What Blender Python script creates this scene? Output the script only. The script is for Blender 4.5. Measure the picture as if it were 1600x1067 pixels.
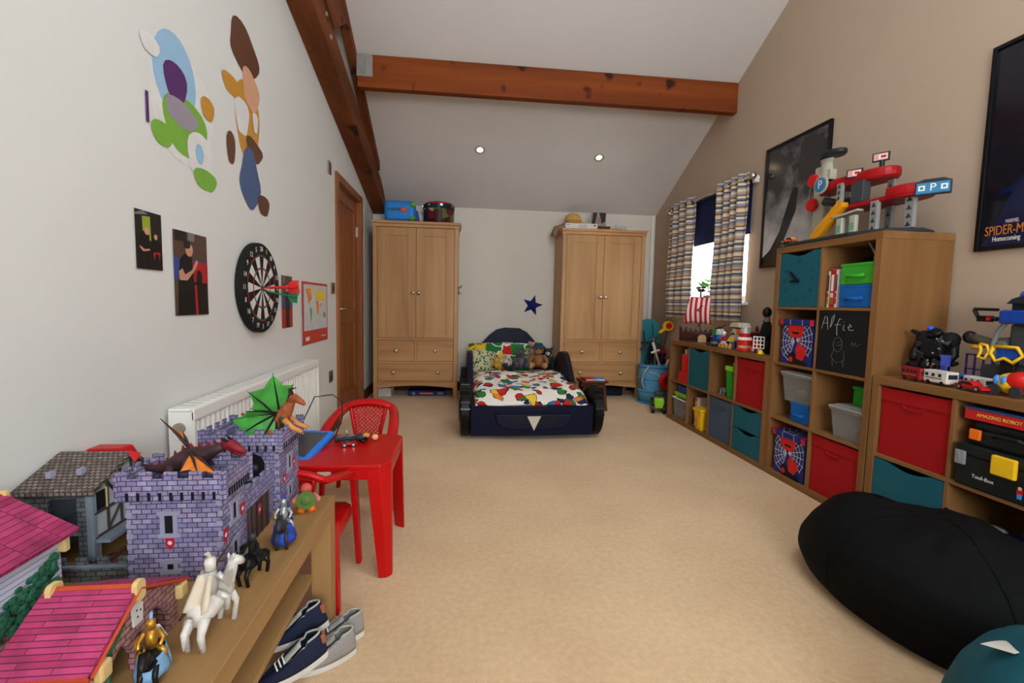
import bpy, bmesh, math, random
from mathutils import Vector, Matrix, Euler
for _o in list(bpy.data.objects): bpy.data.objects.remove(_o)
random.seed(7)
SC = bpy.context.scene
COL = SC.collection
PI = math.pi

# ---------------- camera, world, large lights, exposure ----------------
CAM_Y, CAM_P, CAM_R, CAM_H, CAM_F = 0.110015, 0.0814254, -0.0205843, 1.0764, 726.43
def cam_axes(yaw, pitch, roll):
    cy, sy, cp, sp = math.cos(yaw), math.sin(yaw), math.cos(pitch), math.sin(pitch)
    fwd = Vector((sy*cp, cy*cp, -sp)); right = Vector((cy, -sy, 0)); down = fwd.cross(right)
    cr, sr = math.cos(roll), math.sin(roll)
    return cr*right+sr*down, -sr*right+cr*down, fwd
_r, _d, _f = cam_axes(CAM_Y, CAM_P, CAM_R)
cam_data = bpy.data.cameras.new('camera'); cam = bpy.data.objects.new('camera', cam_data); COL.objects.link(cam)
cam_data.sensor_fit = 'HORIZONTAL'; cam_data.sensor_width = 36; cam_data.lens = CAM_F/1600*36; cam_data.clip_start = .02
cam.matrix_world = Matrix(((_r.x, -_d.x, -_f.x, 0), (_r.y, -_d.y, -_f.y, 0), (_r.z, -_d.z, -_f.z, CAM_H), (0, 0, 0, 1)))
SC.camera = cam

world = bpy.data.worlds.new('world'); SC.world = world; world.use_nodes = True
wb = world.node_tree.nodes['Background']; wb.inputs[0].default_value = (.93, .97, 1, 1); wb.inputs[1].default_value = 15

def area(name, loc, target, sx, sy, power, color):
    l = bpy.data.lights.new(name, 'AREA'); l.shape = 'RECTANGLE'; l.size = sx; l.size_y = sy; l.energy = power; l.color = color
    o = bpy.data.objects.new(name, l); COL.objects.link(o); o.location = loc
    o.rotation_euler = (Vector(target)-Vector(loc)).to_track_quat('-Z', 'Y').to_euler(); return o
# assumed daylight from an unseen window in the wall behind the camera; the side and roof lights are added fill
DAY = (.80, .925, 1.0)
area('assumed_window_light', (.75, -1.62, 1.6), (.4, 4, 1.6), 1.4, 1.1, 44, DAY)  # unseen window light, assumed from how light falls in the room
area('added_side_fill', (2.36, -.1, 1.75), (-.6, 1.6, 1.4), 1.3, 1.2, 15, DAY)  # unseen fill added on the right to brighten the left wall
area('added_roof_fill', (.9, .75, 3.5), (.6, 3.9, 1.1), 1.4, 1.2, 84, DAY)  # unseen fill added overhead to brighten far ceiling, carpet and end wall
SC.view_settings.view_transform = 'Standard'; SC.view_settings.look = 'None'
SC.view_settings.exposure = -0.29; SC.view_settings.gamma = 1.0; SC.view_settings.use_curve_mapping = False

# ---------------- materials ----------------
def s(r, g, b):
    f = lambda c: (c/255/12.92) if c/255 <= .04045 else ((c/255+.055)/1.055)**2.4
    return (f(r), f(g), f(b), 1)
MATS = {}
def newmat(name):
    m = bpy.data.materials.new(name); m.use_nodes = True; MATS[name] = m
    nt = m.node_tree; return m, nt, nt.nodes['Principled BSDF']
def setp(p, rough=.6, metal=0, spec=.4, **k):
    p.inputs['Roughness'].default_value = rough; p.inputs['Metallic'].default_value = metal
    p.inputs['Specular IOR Level'].default_value = spec
    for kk, v in k.items(): p.inputs[kk].default_value = v
def mat(name, c, rough=.6, metal=0, spec=.28, var=.06, vs=25, bump=0, bs=200, **k):
    """plain colour with a slight procedural variation"""
    if name in MATS: return MATS[name]
    m, nt, p = newmat(name); setp(p, rough, metal, spec, **k); c = s(*c)
    tc = nt.nodes.new('ShaderNodeTexCoord'); n = nt.nodes.new('ShaderNodeTexNoise'); n.inputs['Scale'].default_value = vs; n.inputs['Detail'].default_value = 3
    r = nt.nodes.new('ShaderNodeValToRGB'); nt.links.new(tc.outputs['Object'], n.inputs['Vector'])
    r.color_ramp.elements[0].position = .3; r.color_ramp.elements[1].position = .7
    r.color_ramp.elements[0].color = tuple(x*(1-var) for x in c[:3])+(1,); r.color_ramp.elements[1].color = tuple(min(1, x*(1+var)) for x in c[:3])+(1,)
    nt.links.new(n.outputs['Fac'], r.inputs['Fac']); nt.links.new(r.outputs['Color'], p.inputs['Base Color'])
    if bump:
        n2 = nt.nodes.new('ShaderNodeTexNoise'); n2.inputs['Scale'].default_value = bs; n2.inputs['Detail'].default_value = 4
        b = nt.nodes.new('ShaderNodeBump'); b.inputs['Strength'].default_value = bump; b.inputs['Distance'].default_value = .01
        nt.links.new(tc.outputs['Object'], n2.inputs['Vector']); nt.links.new(n2.outputs['Fac'], b.inputs['Height']); nt.links.new(b.outputs['Normal'], p.inputs['Normal'])
    return m
def wood(name, c1, c2, axis='Z', scale=9, rough=.45, knots=None, spec=.18):
    if name in MATS: return MATS[name]
    m, nt, p = newmat(name); setp(p, rough, 0, spec)
    tc = nt.nodes.new('ShaderNodeTexCoord'); mp = nt.nodes.new('ShaderNodeMapping'); n = nt.nodes.new('ShaderNodeTexNoise')
    st = .07; v = {'X': (st, 1, 1), 'Y': (1, st, 1), 'Z': (1, 1, st)}[axis]
    mp.inputs['Scale'].default_value = v; n.inputs['Scale'].default_value = scale; n.inputs['Detail'].default_value = 6; n.inputs['Distortion'].default_value = .5
    r = nt.nodes.new('ShaderNodeValToRGB'); e = r.color_ramp.elements; e[0].position = .32; e[1].position = .68; e[0].color = s(*c1); e[1].color = s(*c2)
    nt.links.new(tc.outputs['Object'], mp.inputs['Vector']); nt.links.new(mp.outputs['Vector'], n.inputs['Vector']); nt.links.new(n.outputs['Fac'], r.inputs['Fac'])
    out = r.outputs['Color']
    if knots:
        v_ = nt.nodes.new('ShaderNodeTexNoise'); v_.inputs['Scale'].default_value = 7; v_.inputs['Detail'].default_value = 1
        r2 = nt.nodes.new('ShaderNodeValToRGB'); r2.color_ramp.elements[0].position = .655; r2.color_ramp.elements[1].position = .74
        mx = nt.nodes.new('ShaderNodeMixRGB'); mx.inputs[2].default_value = s(*knots)
        nt.links.new(tc.outputs['Object'], v_.inputs['Vector']); nt.links.new(v_.outputs['Fac'], r2.inputs['Fac']); nt.links.new(r2.outputs['Color'], mx.inputs[0]); nt.links.new(out, mx.inputs[1]); out = mx.outputs[0]
    nt.links.new(out, p.inputs['Base Color']); return m
def emit(name, c, st):
    if name in MATS: return MATS[name]
    m, nt, p = newmat(name); p.inputs['Base Color'].default_value = s(*c); p.inputs['Emission Color'].default_value = s(*c); p.inputs['Emission Strength'].default_value = st; return m
def clear(name, c, alpha=.3, rough=.15):
    """translucent plastic / glass"""
    if name in MATS: return MATS[name]
    m, nt, p = newmat(name); setp(p, rough, 0, .5); p.inputs['Base Color'].default_value = s(*c); p.inputs['Alpha'].default_value = alpha; return m
def brick(name, c1, c2, mortar, bw, bh, mw=.0012, bias=0, noise=.5, off=.5, rough=.6, ns=60):
    """printed brick / shingle pattern on UV in metres"""
    if name in MATS: return MATS[name]
    m, nt, p = newmat(name); setp(p, rough, 0, .35)
    uv = nt.nodes.new('ShaderNodeUVMap'); b = nt.nodes.new('ShaderNodeTexBrick'); b.offset = off
    b.inputs['Color1'].default_value = s(*c1); b.inputs['Color2'].default_value = s(*c2); b.inputs['Mortar'].default_value = s(*mortar)
    b.inputs['Scale'].default_value = 1; b.inputs['Mortar Size'].default_value = mw; b.inputs['Brick Width'].default_value = bw; b.inputs['Row Height'].default_value = bh; b.inputs['Bias'].default_value = bias
    n = nt.nodes.new('ShaderNodeTexNoise'); n.inputs['Scale'].default_value = ns; n.inputs['Detail'].default_value = 4
    mx = nt.nodes.new('ShaderNodeMixRGB'); mx.blend_type = 'OVERLAY'; mx.inputs[0].default_value = noise
    nt.links.new(uv.outputs[0], b.inputs['Vector']); nt.links.new(uv.outputs[0], n.inputs['Vector'])
    nt.links.new(b.outputs['Color'], mx.inputs[1]); nt.links.new(n.outputs['Fac'], mx.inputs[2]); nt.links.new(mx.outputs[0], p.inputs['Base Color']); return m
def patches(name, base, cols, scale, cover=.5, rough=.8, coord='Object', seed=0, line=(20, 20, 25)):
    """cloth print of irregular coloured patches with dark outlines, no figures"""
    if name in MATS: return MATS[name]
    m, nt, p = newmat(name); setp(p, rough, 0, .2)
    tc = nt.nodes.new('ShaderNodeTexCoord'); mp = nt.nodes.new('ShaderNodeMapping'); mp.inputs['Location'].default_value = (seed*3.1, seed*1.7, seed)
    nz = nt.nodes.new('ShaderNodeTexNoise'); nz.inputs['Scale'].default_value = scale*.9; nz.inputs['Detail'].default_value = 2
    ad = nt.nodes.new('ShaderNodeMixRGB'); ad.blend_type = 'ADD'; ad.inputs[0].default_value = 1.1/scale
    v = nt.nodes.new('ShaderNodeTexVoronoi'); v.inputs['Scale'].default_value = scale
    v2 = nt.nodes.new('ShaderNodeTexVoronoi'); v2.inputs['Scale'].default_value = scale
    nt.links.new(tc.outputs[coord], mp.inputs[0]); nt.links.new(mp.outputs[0], nz.inputs['Vector']); nt.links.new(mp.outputs[0], ad.inputs[1]); nt.links.new(nz.outputs['Color'], ad.inputs[2])
    nt.links.new(ad.outputs[0], v.inputs['Vector'])
    sep = nt.nodes.new('ShaderNodeSeparateColor'); nt.links.new(v.outputs['Color'], sep.inputs[0])
    r = nt.nodes.new('ShaderNodeValToRGB'); r.color_ramp.interpolation = 'CONSTANT'
    e = r.color_ramp.elements; k = len(cols)
    e[0].color = s(*cols[0]); e[1].position = 1/k; e[1].color = s(*cols[1])
    for i in range(2, k): x = e.new(i/k); x.color = s(*cols[i])
    nt.links.new(sep.outputs[0], r.inputs['Fac'])
    d = nt.nodes.new('ShaderNodeValToRGB'); d.color_ramp.interpolation = 'CONSTANT'; de = d.color_ramp.elements
    de[0].color = (1, 1, 1, 1); de[1].position = cover; de[1].color = (0, 0, 0, 1); nt.links.new(v.outputs['Distance'], d.inputs['Fac'])
    ln = nt.nodes.new('ShaderNodeValToRGB'); ln.color_ramp.interpolation = 'CONSTANT'; le = ln.color_ramp.elements
    le[0].color = (1, 1, 1, 1); le[1].position = cover*.86; le[1].color = (0, 0, 0, 1); nt.links.new(v.outputs['Distance'], ln.inputs['Fac'])
    m0 = nt.nodes.new('ShaderNodeMixRGB'); m0.inputs[1].default_value = s(*line); nt.links.new(ln.outputs[0], m0.inputs[0]); nt.links.new(r.outputs[0], m0.inputs[2])
    m1 = nt.nodes.new('ShaderNodeMixRGB'); m1.inputs[1].default_value = s(*base); nt.links.new(d.outputs[0], m1.inputs[0]); nt.links.new(m0.outputs[0], m1.inputs[2])
    nt.links.new(m1.outputs[0], p.inputs['Base Color']); return m
def stripes(name, cols, period, axis=2, rough=.85, base=0):
    """woven bands of uneven height along one object axis"""
    if name in MATS: return MATS[name]
    m, nt, p = newmat(name); setp(p, rough, 0, .2)
    tc = nt.nodes.new('ShaderNodeTexCoord'); sx = nt.nodes.new('ShaderNodeSeparateXYZ'); nt.links.new(tc.outputs['Object'], sx.inputs[0])
    dv = nt.nodes.new('ShaderNodeMath'); dv.operation = 'DIVIDE'; dv.inputs[1].default_value = period; nt.links.new(sx.outputs[axis], dv.inputs[0])
    fr = nt.nodes.new('ShaderNodeMath'); fr.operation = 'FRACT'; nt.links.new(dv.outputs[0], fr.inputs[0])
    r = nt.nodes.new('ShaderNodeValToRGB'); r.color_ramp.interpolation = 'CONSTANT'; e = r.color_ramp.elements
    e[0].color = s(*cols[0][1]); e[0].position = 0; e[1].position = cols[1][0]; e[1].color = s(*cols[1][1])
    for pos, c in cols[2:]: x = e.new(pos); x.color = s(*c)
    nt.links.new(fr.outputs[0], r.inputs['Fac']); nt.links.new(r.outputs[0], p.inputs['Base Color']); return m

# ---------------- mesh builder ----------------
def R3(rx=0, ry=0, rz=0): return Euler((math.radians(rx), math.radians(ry), math.radians(rz))).to_matrix().to_4x4()
def T(x, y, z): return Matrix.Translation((x, y, z))
class B:
    def __init__(s_): s_.v = []; s_.f = []; s_.m = []; s_.mi = 0
    def add(s_, vs, fs, M=None):
        k = len(s_.v); s_.v += [tuple(M @ Vector(a)) if M else tuple(a) for a in vs]
        for f in fs: s_.f.append([i+k for i in f]); s_.m.append(s_.mi)
        return s_
    def mark(s_): return len(s_.v)
    def xf(s_, M, k=0):
        s_.v[k:] = [tuple(M @ Vector(a)) for a in s_.v[k:]]; return s_
    def box(s_, x0, x1, y0, y1, z0, z1, M=None):
        return s_.add([(x0, y0, z0), (x1, y0, z0), (x1, y1, z0), (x0, y1, z0), (x0, y0, z1), (x1, y0, z1), (x1, y1, z1), (x0, y1, z1)],
            [(3, 2, 1, 0), (4, 5, 6, 7), (0, 1, 5, 4), (1, 2, 6, 5), (2, 3, 7, 6), (3, 0, 4, 7)], M)
    def cbox(s_, c, d, M=None):
        M2 = T(*c) @ M if M else T(*c)
        return s_.box(-d[0]/2, d[0]/2, -d[1]/2, d[1]/2, -d[2]/2, d[2]/2, M2)
    def tube(s_, pts, r, n=8, caps=True, sc=(1, 1)):
        pts = [Vector(p) for p in pts]; rs = r if isinstance(r, (list, tuple)) else [r]*len(pts); k = len(pts); vs = []; fs = []
        t0 = (pts[1]-pts[0]).normalized(); up = Vector((0, 0, 1)) if abs(t0.z) < .9 else Vector((1, 0, 0))
        a = t0.cross(up).normalized()
        for i, p in enumerate(pts):
            t = ((pts[min(i+1, k-1)]-pts[max(i-1, 0)])).normalized(); a = (a-t*a.dot(t)).normalized(); b = t.cross(a)
            for j in range(n):
                q = 2*PI*j/n; vs.append(p+(a*math.cos(q)*sc[0]+b*math.sin(q)*sc[1])*rs[i])
        for i in range(k-1):
            for j in range(n): fs.append((i*n+j, i*n+(j+1) % n, (i+1)*n+(j+1) % n, (i+1)*n+j))
        if caps: fs += [tuple(range(n))[::-1], tuple(range((k-1)*n, k*n))]
        return s_.add(vs, fs)
    def cyl(s_, p0, p1, r0, r1=None, n=16): return s_.tube([p0, p1], [r0, r0 if r1 is None else r1], n)
    def ell(s_, c, r, n=12, m=8, M=None):
        if not isinstance(r, (list, tuple)): r = (r, r, r)
        vs = [(0, 0, -r[2])]; fs = []
        for i in range(1, m):
            a = -PI/2+PI*i/m
            for j in range(n): q = 2*PI*j/n; vs.append((r[0]*math.cos(a)*math.cos(q), r[1]*math.cos(a)*math.sin(q), r[2]*math.sin(a)))
        vs.append((0, 0, r[2])); top = len(vs)-1
        for j in range(n): fs.append((0, 1+(j+1) % n, 1+j)); fs.append((top, top-n+j, top-n+(j+1) % n))
        for i in range(m-2):
            for j in range(n): fs.append((1+i*n+j, 1+i*n+(j+1) % n, 1+(i+1)*n+(j+1) % n, 1+(i+1)*n+j))
        return s_.add(vs, fs, T(*c) @ M if M else T(*c))
    def lathe(s_, prof, c=(0, 0, 0), n=20, M=None, sq=1):
        vs = []; fs = []; k = len(prof)
        for r, z in prof:
            for j in range(n): q = 2*PI*j/n; vs.append((r*math.cos(q), r*math.sin(q)*sq, z))
        for i in range(k-1):
            for j in range(n): fs.append((i*n+j, i*n+(j+1) % n, (i+1)*n+(j+1) % n, (i+1)*n+j))
        fs += [tuple(range(n))[::-1], tuple(range((k-1)*n, k*n))]
        return s_.add(vs, fs, T(*c) @ M if M else T(*c))
    def prism(s_, poly, ax, a0, a1, M=None):
        n = len(poly)
        def P(u, v, w): return {0: (w, u, v), 1: (u, w, v), 2: (u, v, w)}[ax]
        vs = [P(u, v, a0) for u, v in poly]+[P(u, v, a1) for u, v in poly]
        fs = [tuple(range(n))[::-1], tuple(range(n, 2*n))]+[(i, (i+1) % n, n+(i+1) % n, n+i) for i in range(n)]
        return s_.add(vs, fs, M)
    def grid(s_, fn, nu, nv, M=None, wrap=False):
        vs = [fn(i/nu, j/nv) for i in range(nu+1) for j in range(nv+1)]; w = nv+1
        return s_.add(vs, [(i*w+j, (i+1)*w+j, (i+1)*w+j+1, i*w+j+1) for i in range(nu) for j in range(nv)], M)
    def poly(s_, vs, M=None): return s_.add(vs, [tuple(range(len(vs)))], M)
    def build(s_, name, mats, parent=None, bevel=0, sub=0, smooth=False, solid=0, seg=2):
        me = bpy.data.meshes.new(name); me.from_pydata(s_.v, [], s_.f)
        for m in (mats if isinstance(mats, (list, tuple)) else [mats]): me.materials.append(m)
        for p, i in zip(me.polygons, s_.m): p.material_index = i; p.use_smooth = smooth
        bm = bmesh.new(); bm.from_mesh(me); bmesh.ops.recalc_face_normals(bm, faces=bm.faces[:]) if solid == 0 else None
        uv = bm.loops.layers.uv.new('UVMap')
        for f in bm.faces:
            n = f.normal; ax = max(range(3), key=lambda i: abs(n[i])+(.001*i))
            for l in f.loops:
                c = l.vert.co
                l[uv].uv = (c.y, c.z) if ax == 0 else (c.x, c.z) if ax == 1 else (c.x, c.y)
        bm.to_mesh(me); bm.free(); me.update()
        o = bpy.data.objects.new(name, me); COL.objects.link(o)
        if parent: o.parent = parent
        if solid: md = o.modifiers.new('thick', 'SOLIDIFY'); md.thickness = solid; md.offset = 0
        if bevel: md = o.modifiers.new('bevel', 'BEVEL'); md.width = bevel; md.segments = seg; md.limit_method = 'ANGLE'; md.angle_limit = math.radians(40)
        if sub: md = o.modifiers.new('sub', 'SUBSURF'); md.levels = sub; md.render_levels = sub
        return o
def tag(o, label, cat=None, group=None, kind=None):
    if label: o['label'] = label
    if cat: o['category'] = cat
    if group: o['group'] = group
    if kind: o['kind'] = kind
    return o
def thing(name, label, cat, loc=(0, 0, 0), rz=0, group=None, M=None):
    o = bpy.data.objects.new(name, None); o.empty_display_size = .05; COL.objects.link(o)
    if M is not None: o.matrix_world = M
    else: o.location = loc; o.rotation_euler = (0, 0, math.radians(rz))
    return tag(o, label, cat, group)
def struct(name, b, m, parent=None, label=None, **k):
    o = b.build(name, m, parent, **k)
    if not parent: o['kind'] = 'structure'
    if label: o['label'] = label
    return o
def part(name, b, m, parent, label=None, **k):
    o = b.build(name, m, parent, **k)
    if label: o['label'] = label
    return o
def dup(root, label, M=None, loc=None, rz=None, group=None):
    r = root.copy(); COL.objects.link(r); r['label'] = label
    if group: r['group'] = group
    if M is not None: r.matrix_world = M
    if loc is not None: r.location = loc
    if rz is not None: r.rotation_euler = (0, 0, math.radians(rz))
    for ch in list(root.children):
        c = ch.copy(); COL.objects.link(c); c.parent = r
        for g in list(ch.children):
            d = g.copy(); COL.objects.link(d); d.parent = c
    return r
def text(name, body, m, parent, M, size, depth=.0004, align='CENTER', squash=1):
    """lettering as a thin mesh; M places the text's own XY plane"""
    cu = bpy.data.curves.new(name, 'FONT'); cu.body = body; cu.size = size; cu.extrude = depth; cu.align_x = align; cu.align_y = 'CENTER'; cu.resolution_u = 3
    t = bpy.data.objects.new(name, cu); COL.objects.link(t)
    dg = bpy.context.evaluated_depsgraph_get(); me = bpy.data.meshes.new_from_object(t.evaluated_get(dg)); bpy.data.objects.remove(t)
    me.transform(M @ Matrix.Diagonal((squash, 1, 1, 1))); me.materials.clear(); me.materials.append(m)
    o = bpy.data.objects.new(name, me); COL.objects.link(o); o.parent = parent; return o
# frames for flat prints: local u right, v up, w out of the surface
M_LEFT = Matrix(((0, 0, 1, 0), (1, 0, 0, 0), (0, 1, 0, 0), (0, 0, 0, 1)))       # on a face looking +x : u=+y
M_RIGHT = Matrix(((0, 0, -1, 0), (-1, 0, 0, 0), (0, 1, 0, 0), (0, 0, 0, 1)))    # on a face looking -x : u=-y
M_FRONT = Matrix(((1, 0, 0, 0), (0, 0, -1, 0), (0, 1, 0, 0), (0, 0, 0, 1)))     # on a face looking -y : u=+x
def flat(name, layers, M, parent=None, step=.0003, label=None):
    """flat print: layered polygons, each (material, [(u,v)...]); first layer lowest"""
    b = B(); ms = []; w = 0
    for m, pl in layers:
        if m not in ms: ms.append(m)
        b.mi = ms.index(m); w += step; b.poly([(u, v, w) for u, v in pl], M)
    o = b.build(name, ms, parent, solid=-1 if False else 0)
    if label: o['label'] = label
    return o
def rect(u0, u1, v0, v1): return [(u0, v0), (u1, v0), (u1, v1), (u0, v1)]
def disc(u, v, r, n=20, r2=None, a0=0): return [(u+r*math.cos(2*PI*i/n+a0), v+(r2 or r)*math.sin(2*PI*i/n+a0)) for i in range(n)]
def rrect(u0, u1, v0, v1, r, n=4):
    o = []
    for cx, cy, a in ((u1-r, v0+r, -90), (u1-r, v1-r, 0), (u0+r, v1-r, 90), (u0+r, v0+r, 180)):
        for i in range(n+1): t = math.radians(a+90*i/n); o.append((cx+r*math.cos(t), cy+r*math.sin(t)))
    return o
# ---------------- the room ----------------
XL, XR, YB, YF = -1.04, 2.409, 5.70, -1.7
CZ = lambda y: 2.205+.515*(YB-y)          # underside of the sloping ceiling
YRIDGE = 1.9
def CZ2(y): return CZ(y) if y > YRIDGE else CZ(YRIDGE)-.515*(YRIDGE-y)
wallW = mat('wall_white_paint', (216, 213, 207), .75, var=.01, vs=3, bump=.03, bs=300)
wallB = mat('wall_beige_paint', (180, 158, 137), .75, var=.012, vs=3, bump=.03, bs=300)
wallK = mat('wall_back_paint', (214, 205, 192), .75, var=.012, vs=3)
ceilM = mat('ceiling_paint', (212, 205, 200), .8, var=.012, vs=3)
trimW = mat('white_gloss', (228, 224, 216), .35, var=.01)
darkwood = wood('dark_skirting', (58, 34, 22), (88, 52, 32), 'Y', 9, .4)
def carpet_mat():
    m, nt, p = newmat('carpet'); setp(p, .95, 0, .1)
    p.inputs['Sheen Weight'].default_value = .15
    tc = nt.nodes.new('ShaderNodeTexCoord')
    n1 = nt.nodes.new('ShaderNodeTexNoise'); n1.inputs['Scale'].default_value = 260; n1.inputs['Detail'].default_value = 3
    n2 = nt.nodes.new('ShaderNodeTexNoise'); n2.inputs['Scale'].default_value = 2.2; n2.inputs['Detail'].default_value = 4
    n3 = nt.nodes.new('ShaderNodeTexNoise'); n3.inputs['Scale'].default_value = 45; n3.inputs['Detail'].default_value = 3
    for n in (n1, n2, n3): nt.links.new(tc.outputs['Object'], n.inputs['Vector'])
    r = nt.nodes.new('ShaderNodeValToRGB'); e = r.color_ramp.elements; e[0].position = .3; e[1].position = .7; e[0].color = s(194, 158, 119); e[1].color = s(230, 198, 158)
    a = nt.nodes.new('ShaderNodeMath'); a.operation = 'ADD'; b = nt.nodes.new('ShaderNodeMath'); b.operation = 'MULTIPLY'; b.inputs[1].default_value = .34
    a2 = nt.nodes.new('ShaderNodeMath'); a2.operation = 'ADD'
    nt.links.new(n1.outputs[0], a.inputs[0]); nt.links.new(n2.outputs[0], a.inputs[1]); nt.links.new(a.outputs[0], a2.inputs[0]); nt.links.new(n3.outputs[0], a2.inputs[1]); nt.links.new(a2.outputs[0], b.inputs[0])
    nt.links.new(b.outputs[0], r.inputs[0]); nt.links.new(r.outputs[0], p.inputs['Base Color'])
    bp = nt.nodes.new('ShaderNodeBump'); bp.inputs['Strength'].default_value = .5; bp.inputs['Distance'].default_value = .006
    nt.links.new(n1.outputs[0], bp.inputs['Height']); nt.links.new(bp.outputs[0], p.inputs['Normal']); return m
struct('floor', B().box(XL-.12, XR+.25, YF-.12, YB+.12, -.1, 0), carpet_mat(), label='beige speckled carpet over the whole floor')
DY0, DY1, DZ = 4.10, 4.98, 2.075          # door opening
WY0, WY1, WZ0, WZ1 = 3.745, 5.06, 1.13, 2.10   # window opening
b = B()
zt = 2.2
b.box(XL-.12, XL, YF-.12, DY0, 0, zt); b.box(XL-.12, XL, DY0, DY1, DZ, zt); b.box(XL-.12, XL, DY1, YB+.12, 0, zt)
b.prism([(YF, zt), (YB, zt), (YRIDGE, CZ(YRIDGE)+.05)], 0, XL-.12, XL)
struct('wall_left', b, wallW, label='white painted side wall with the door')
b = B()
b.box(XR, XR+.25, YF-.12, WY0, 0, zt); b.box(XR, XR+.25, WY0, WY1, 0, WZ0); b.box(XR, XR+.25, WY0, WY1, WZ1, zt); b.box(XR, XR+.25, WY1, YB+.12, 0, zt)
b.prism([(YF, zt), (YB, zt), (YRIDGE, CZ(YRIDGE)+.05)], 0, XR, XR+.25)
struct('wall_right', b, wallB, label='beige painted wall with the window')
struct('wall_back', B().box(XL-.12, XR+.25, YB, YB+.12, 0, 2.26), wallK, label='pale end wall behind bed and wardrobes')
b = B(); b.box(XL-.12, XR+.25, YF-.12, YF, 0, .95); b.box(XL-.12, -.05, YF-.12, YF, .95, 2.3); b.box(1.55, XR+.25, YF-.12, YF, .95, 2.3); b.box(-.05, 1.55, YF-.12, YF, 2.2, 2.3)  # gap in the unseen wall left for the assumed window
struct('wall_front', b, wallW)
b = B()
b.prism([(YB+.12, CZ(YB+.12)), (YRIDGE, CZ(YRIDGE)), (YF-.12, CZ2(YF-.12)), (YF-.12, CZ2(YF-.12)+.15), (YRIDGE, CZ(YRIDGE)+.15), (YB+.12, CZ(YB+.12)+.15)], 0, XL-.12, XR+.25)
struct('ceiling', b, ceilM, label='sloping white plaster ceiling')
b = B(); b.box(-.05, .02, YF-.06, YF, .95, 2.2); b.box(1.48, 1.55, YF-.06, YF, .95, 2.2); b.box(.02, 1.48, YF-.06, YF, .95, 1.02); b.box(.02, 1.48, YF-.06, YF, 2.13, 2.2); b.box(.72, .78, YF-.06, YF, 1.02, 2.13)
struct('assumed_window_frame', b, trimW)  # frame of the unseen window assumed behind the camera
b = B(); y0, y1, z0, z1 = -.8, .6, 1.1, 2.4
struct('added_side_frame', B().box(XR-.03, XR, y0, y0+.06, z0, z1).box(XR-.03, XR, y1-.06, y1, z0, z1).box(XR-.03, XR, y0+.06, y1-.06, z0, z0+.06).box(XR-.03, XR, y0+.06, y1-.06, z1-.06, z1), trimW)  # unseen frame added around the side fill, solid wall behind it
Mw = T(.9, .75, CZ2(.75)-.002) @ R3(math.degrees(math.atan(.515)))
struct('added_roof_frame', B().box(-.75, -.69, -.65, .65, -.03, 0, Mw).box(.69, .75, -.65, .65, -.03, 0, Mw).box(-.69, .69, -.65, -.59, -.03, 0, Mw).box(-.69, .69, .59, .65, -.03, 0, Mw), trimW)  # unseen frame added around the roof fill, no opening in the ceiling
struct('baseboard_left', B().box(XL, XL+.018, YF, 4.03, 0, .11).box(XL, XL+.018, 5.05, YB, 0, .11), darkwood, bevel=.003, label='dark brown wooden skirting board along the door wall')
struct('baseboard_back', B().box(XL+.018, XR, YB-.018, YB, 0, .11), darkwood, bevel=.003)
struct('trim_1', B().box(XR-.062, XR-.03, YB-.03, YB, .11, 2.2), trimW, bevel=.004, label='white vertical pipe boxing in the corner by the curtains')
# door
doorM = wood('door_oak', (112, 62, 30), (150, 88, 46), 'Z', 7, .35)
frM = wood('door_frame_oak', (122, 70, 36), (160, 98, 54), 'Z', 8, .35)
d = thing('door_1', 'brown oak panel door with chrome lever handle in the white wall', None); d['kind'] = 'structure'
b = B(); b.box(XL-.05, XL+.018, DY0-.065, DY0+.012, 0, DZ+.055); b.box(XL-.05, XL+.018, DY1-.012, DY1+.065, 0, DZ+.055); b.box(XL-.05, XL+.018, DY0+.012, DY1-.012, DZ-.012, DZ+.055)
part('door_frame', b, frM, d, bevel=.004)
b = B(); xd0, xd1 = XL-.07, XL-.028
b.box(xd0, xd1, DY0+.015, DY0+.125, .01, DZ-.015); b.box(xd0, xd1, DY1-.125, DY1-.015, .01, DZ-.015)
b.box(xd0, xd1, DY0+.125, DY1-.125, .01, .22); b.box(xd0, xd1, DY0+.125, DY1-.125, .86, .99); b.box(xd0, xd1, DY0+.125, DY1-.125, DZ-.125, DZ-.015)
leaf = part('door_leaf', b, doorM, d, bevel=.003)
part('upper_panel', B().box(xd0, xd1-.016, DY0+.12, DY1-.12, .98, DZ-.12), doorM, leaf)
part('lower_panel', B().box(xd0, xd1-.016, DY0+.12, DY1-.12, .21, .87), doorM, leaf)
chrome = mat('chrome', (205, 200, 192), .22, 1, var=.02)
b = B(); y0 = DY0+.075; b.cyl((xd1, y0, 1.0), (xd1+.008, y0, 1.0), .026); b.cyl((xd1, y0, 1.0), (xd1+.05, y0, 1.0), .009, n=10); b.tube([(xd1+.048, y0-.005, 1.0), (xd1+.05, y0+.06, 1.0), (xd1+.047, y0+.13, .997)], .009)
b.cyl((xd1, y0, .93), (xd1+.006, y0, .93), .022)
part('door_handle', b, chrome, leaf, smooth=True, label='chrome lever handle')
for z in (1.72, .22): part('hinge', B().box(xd1, xd1+.012, DY1-.022, DY1-.004, z, z+.1), chrome, leaf)

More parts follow.
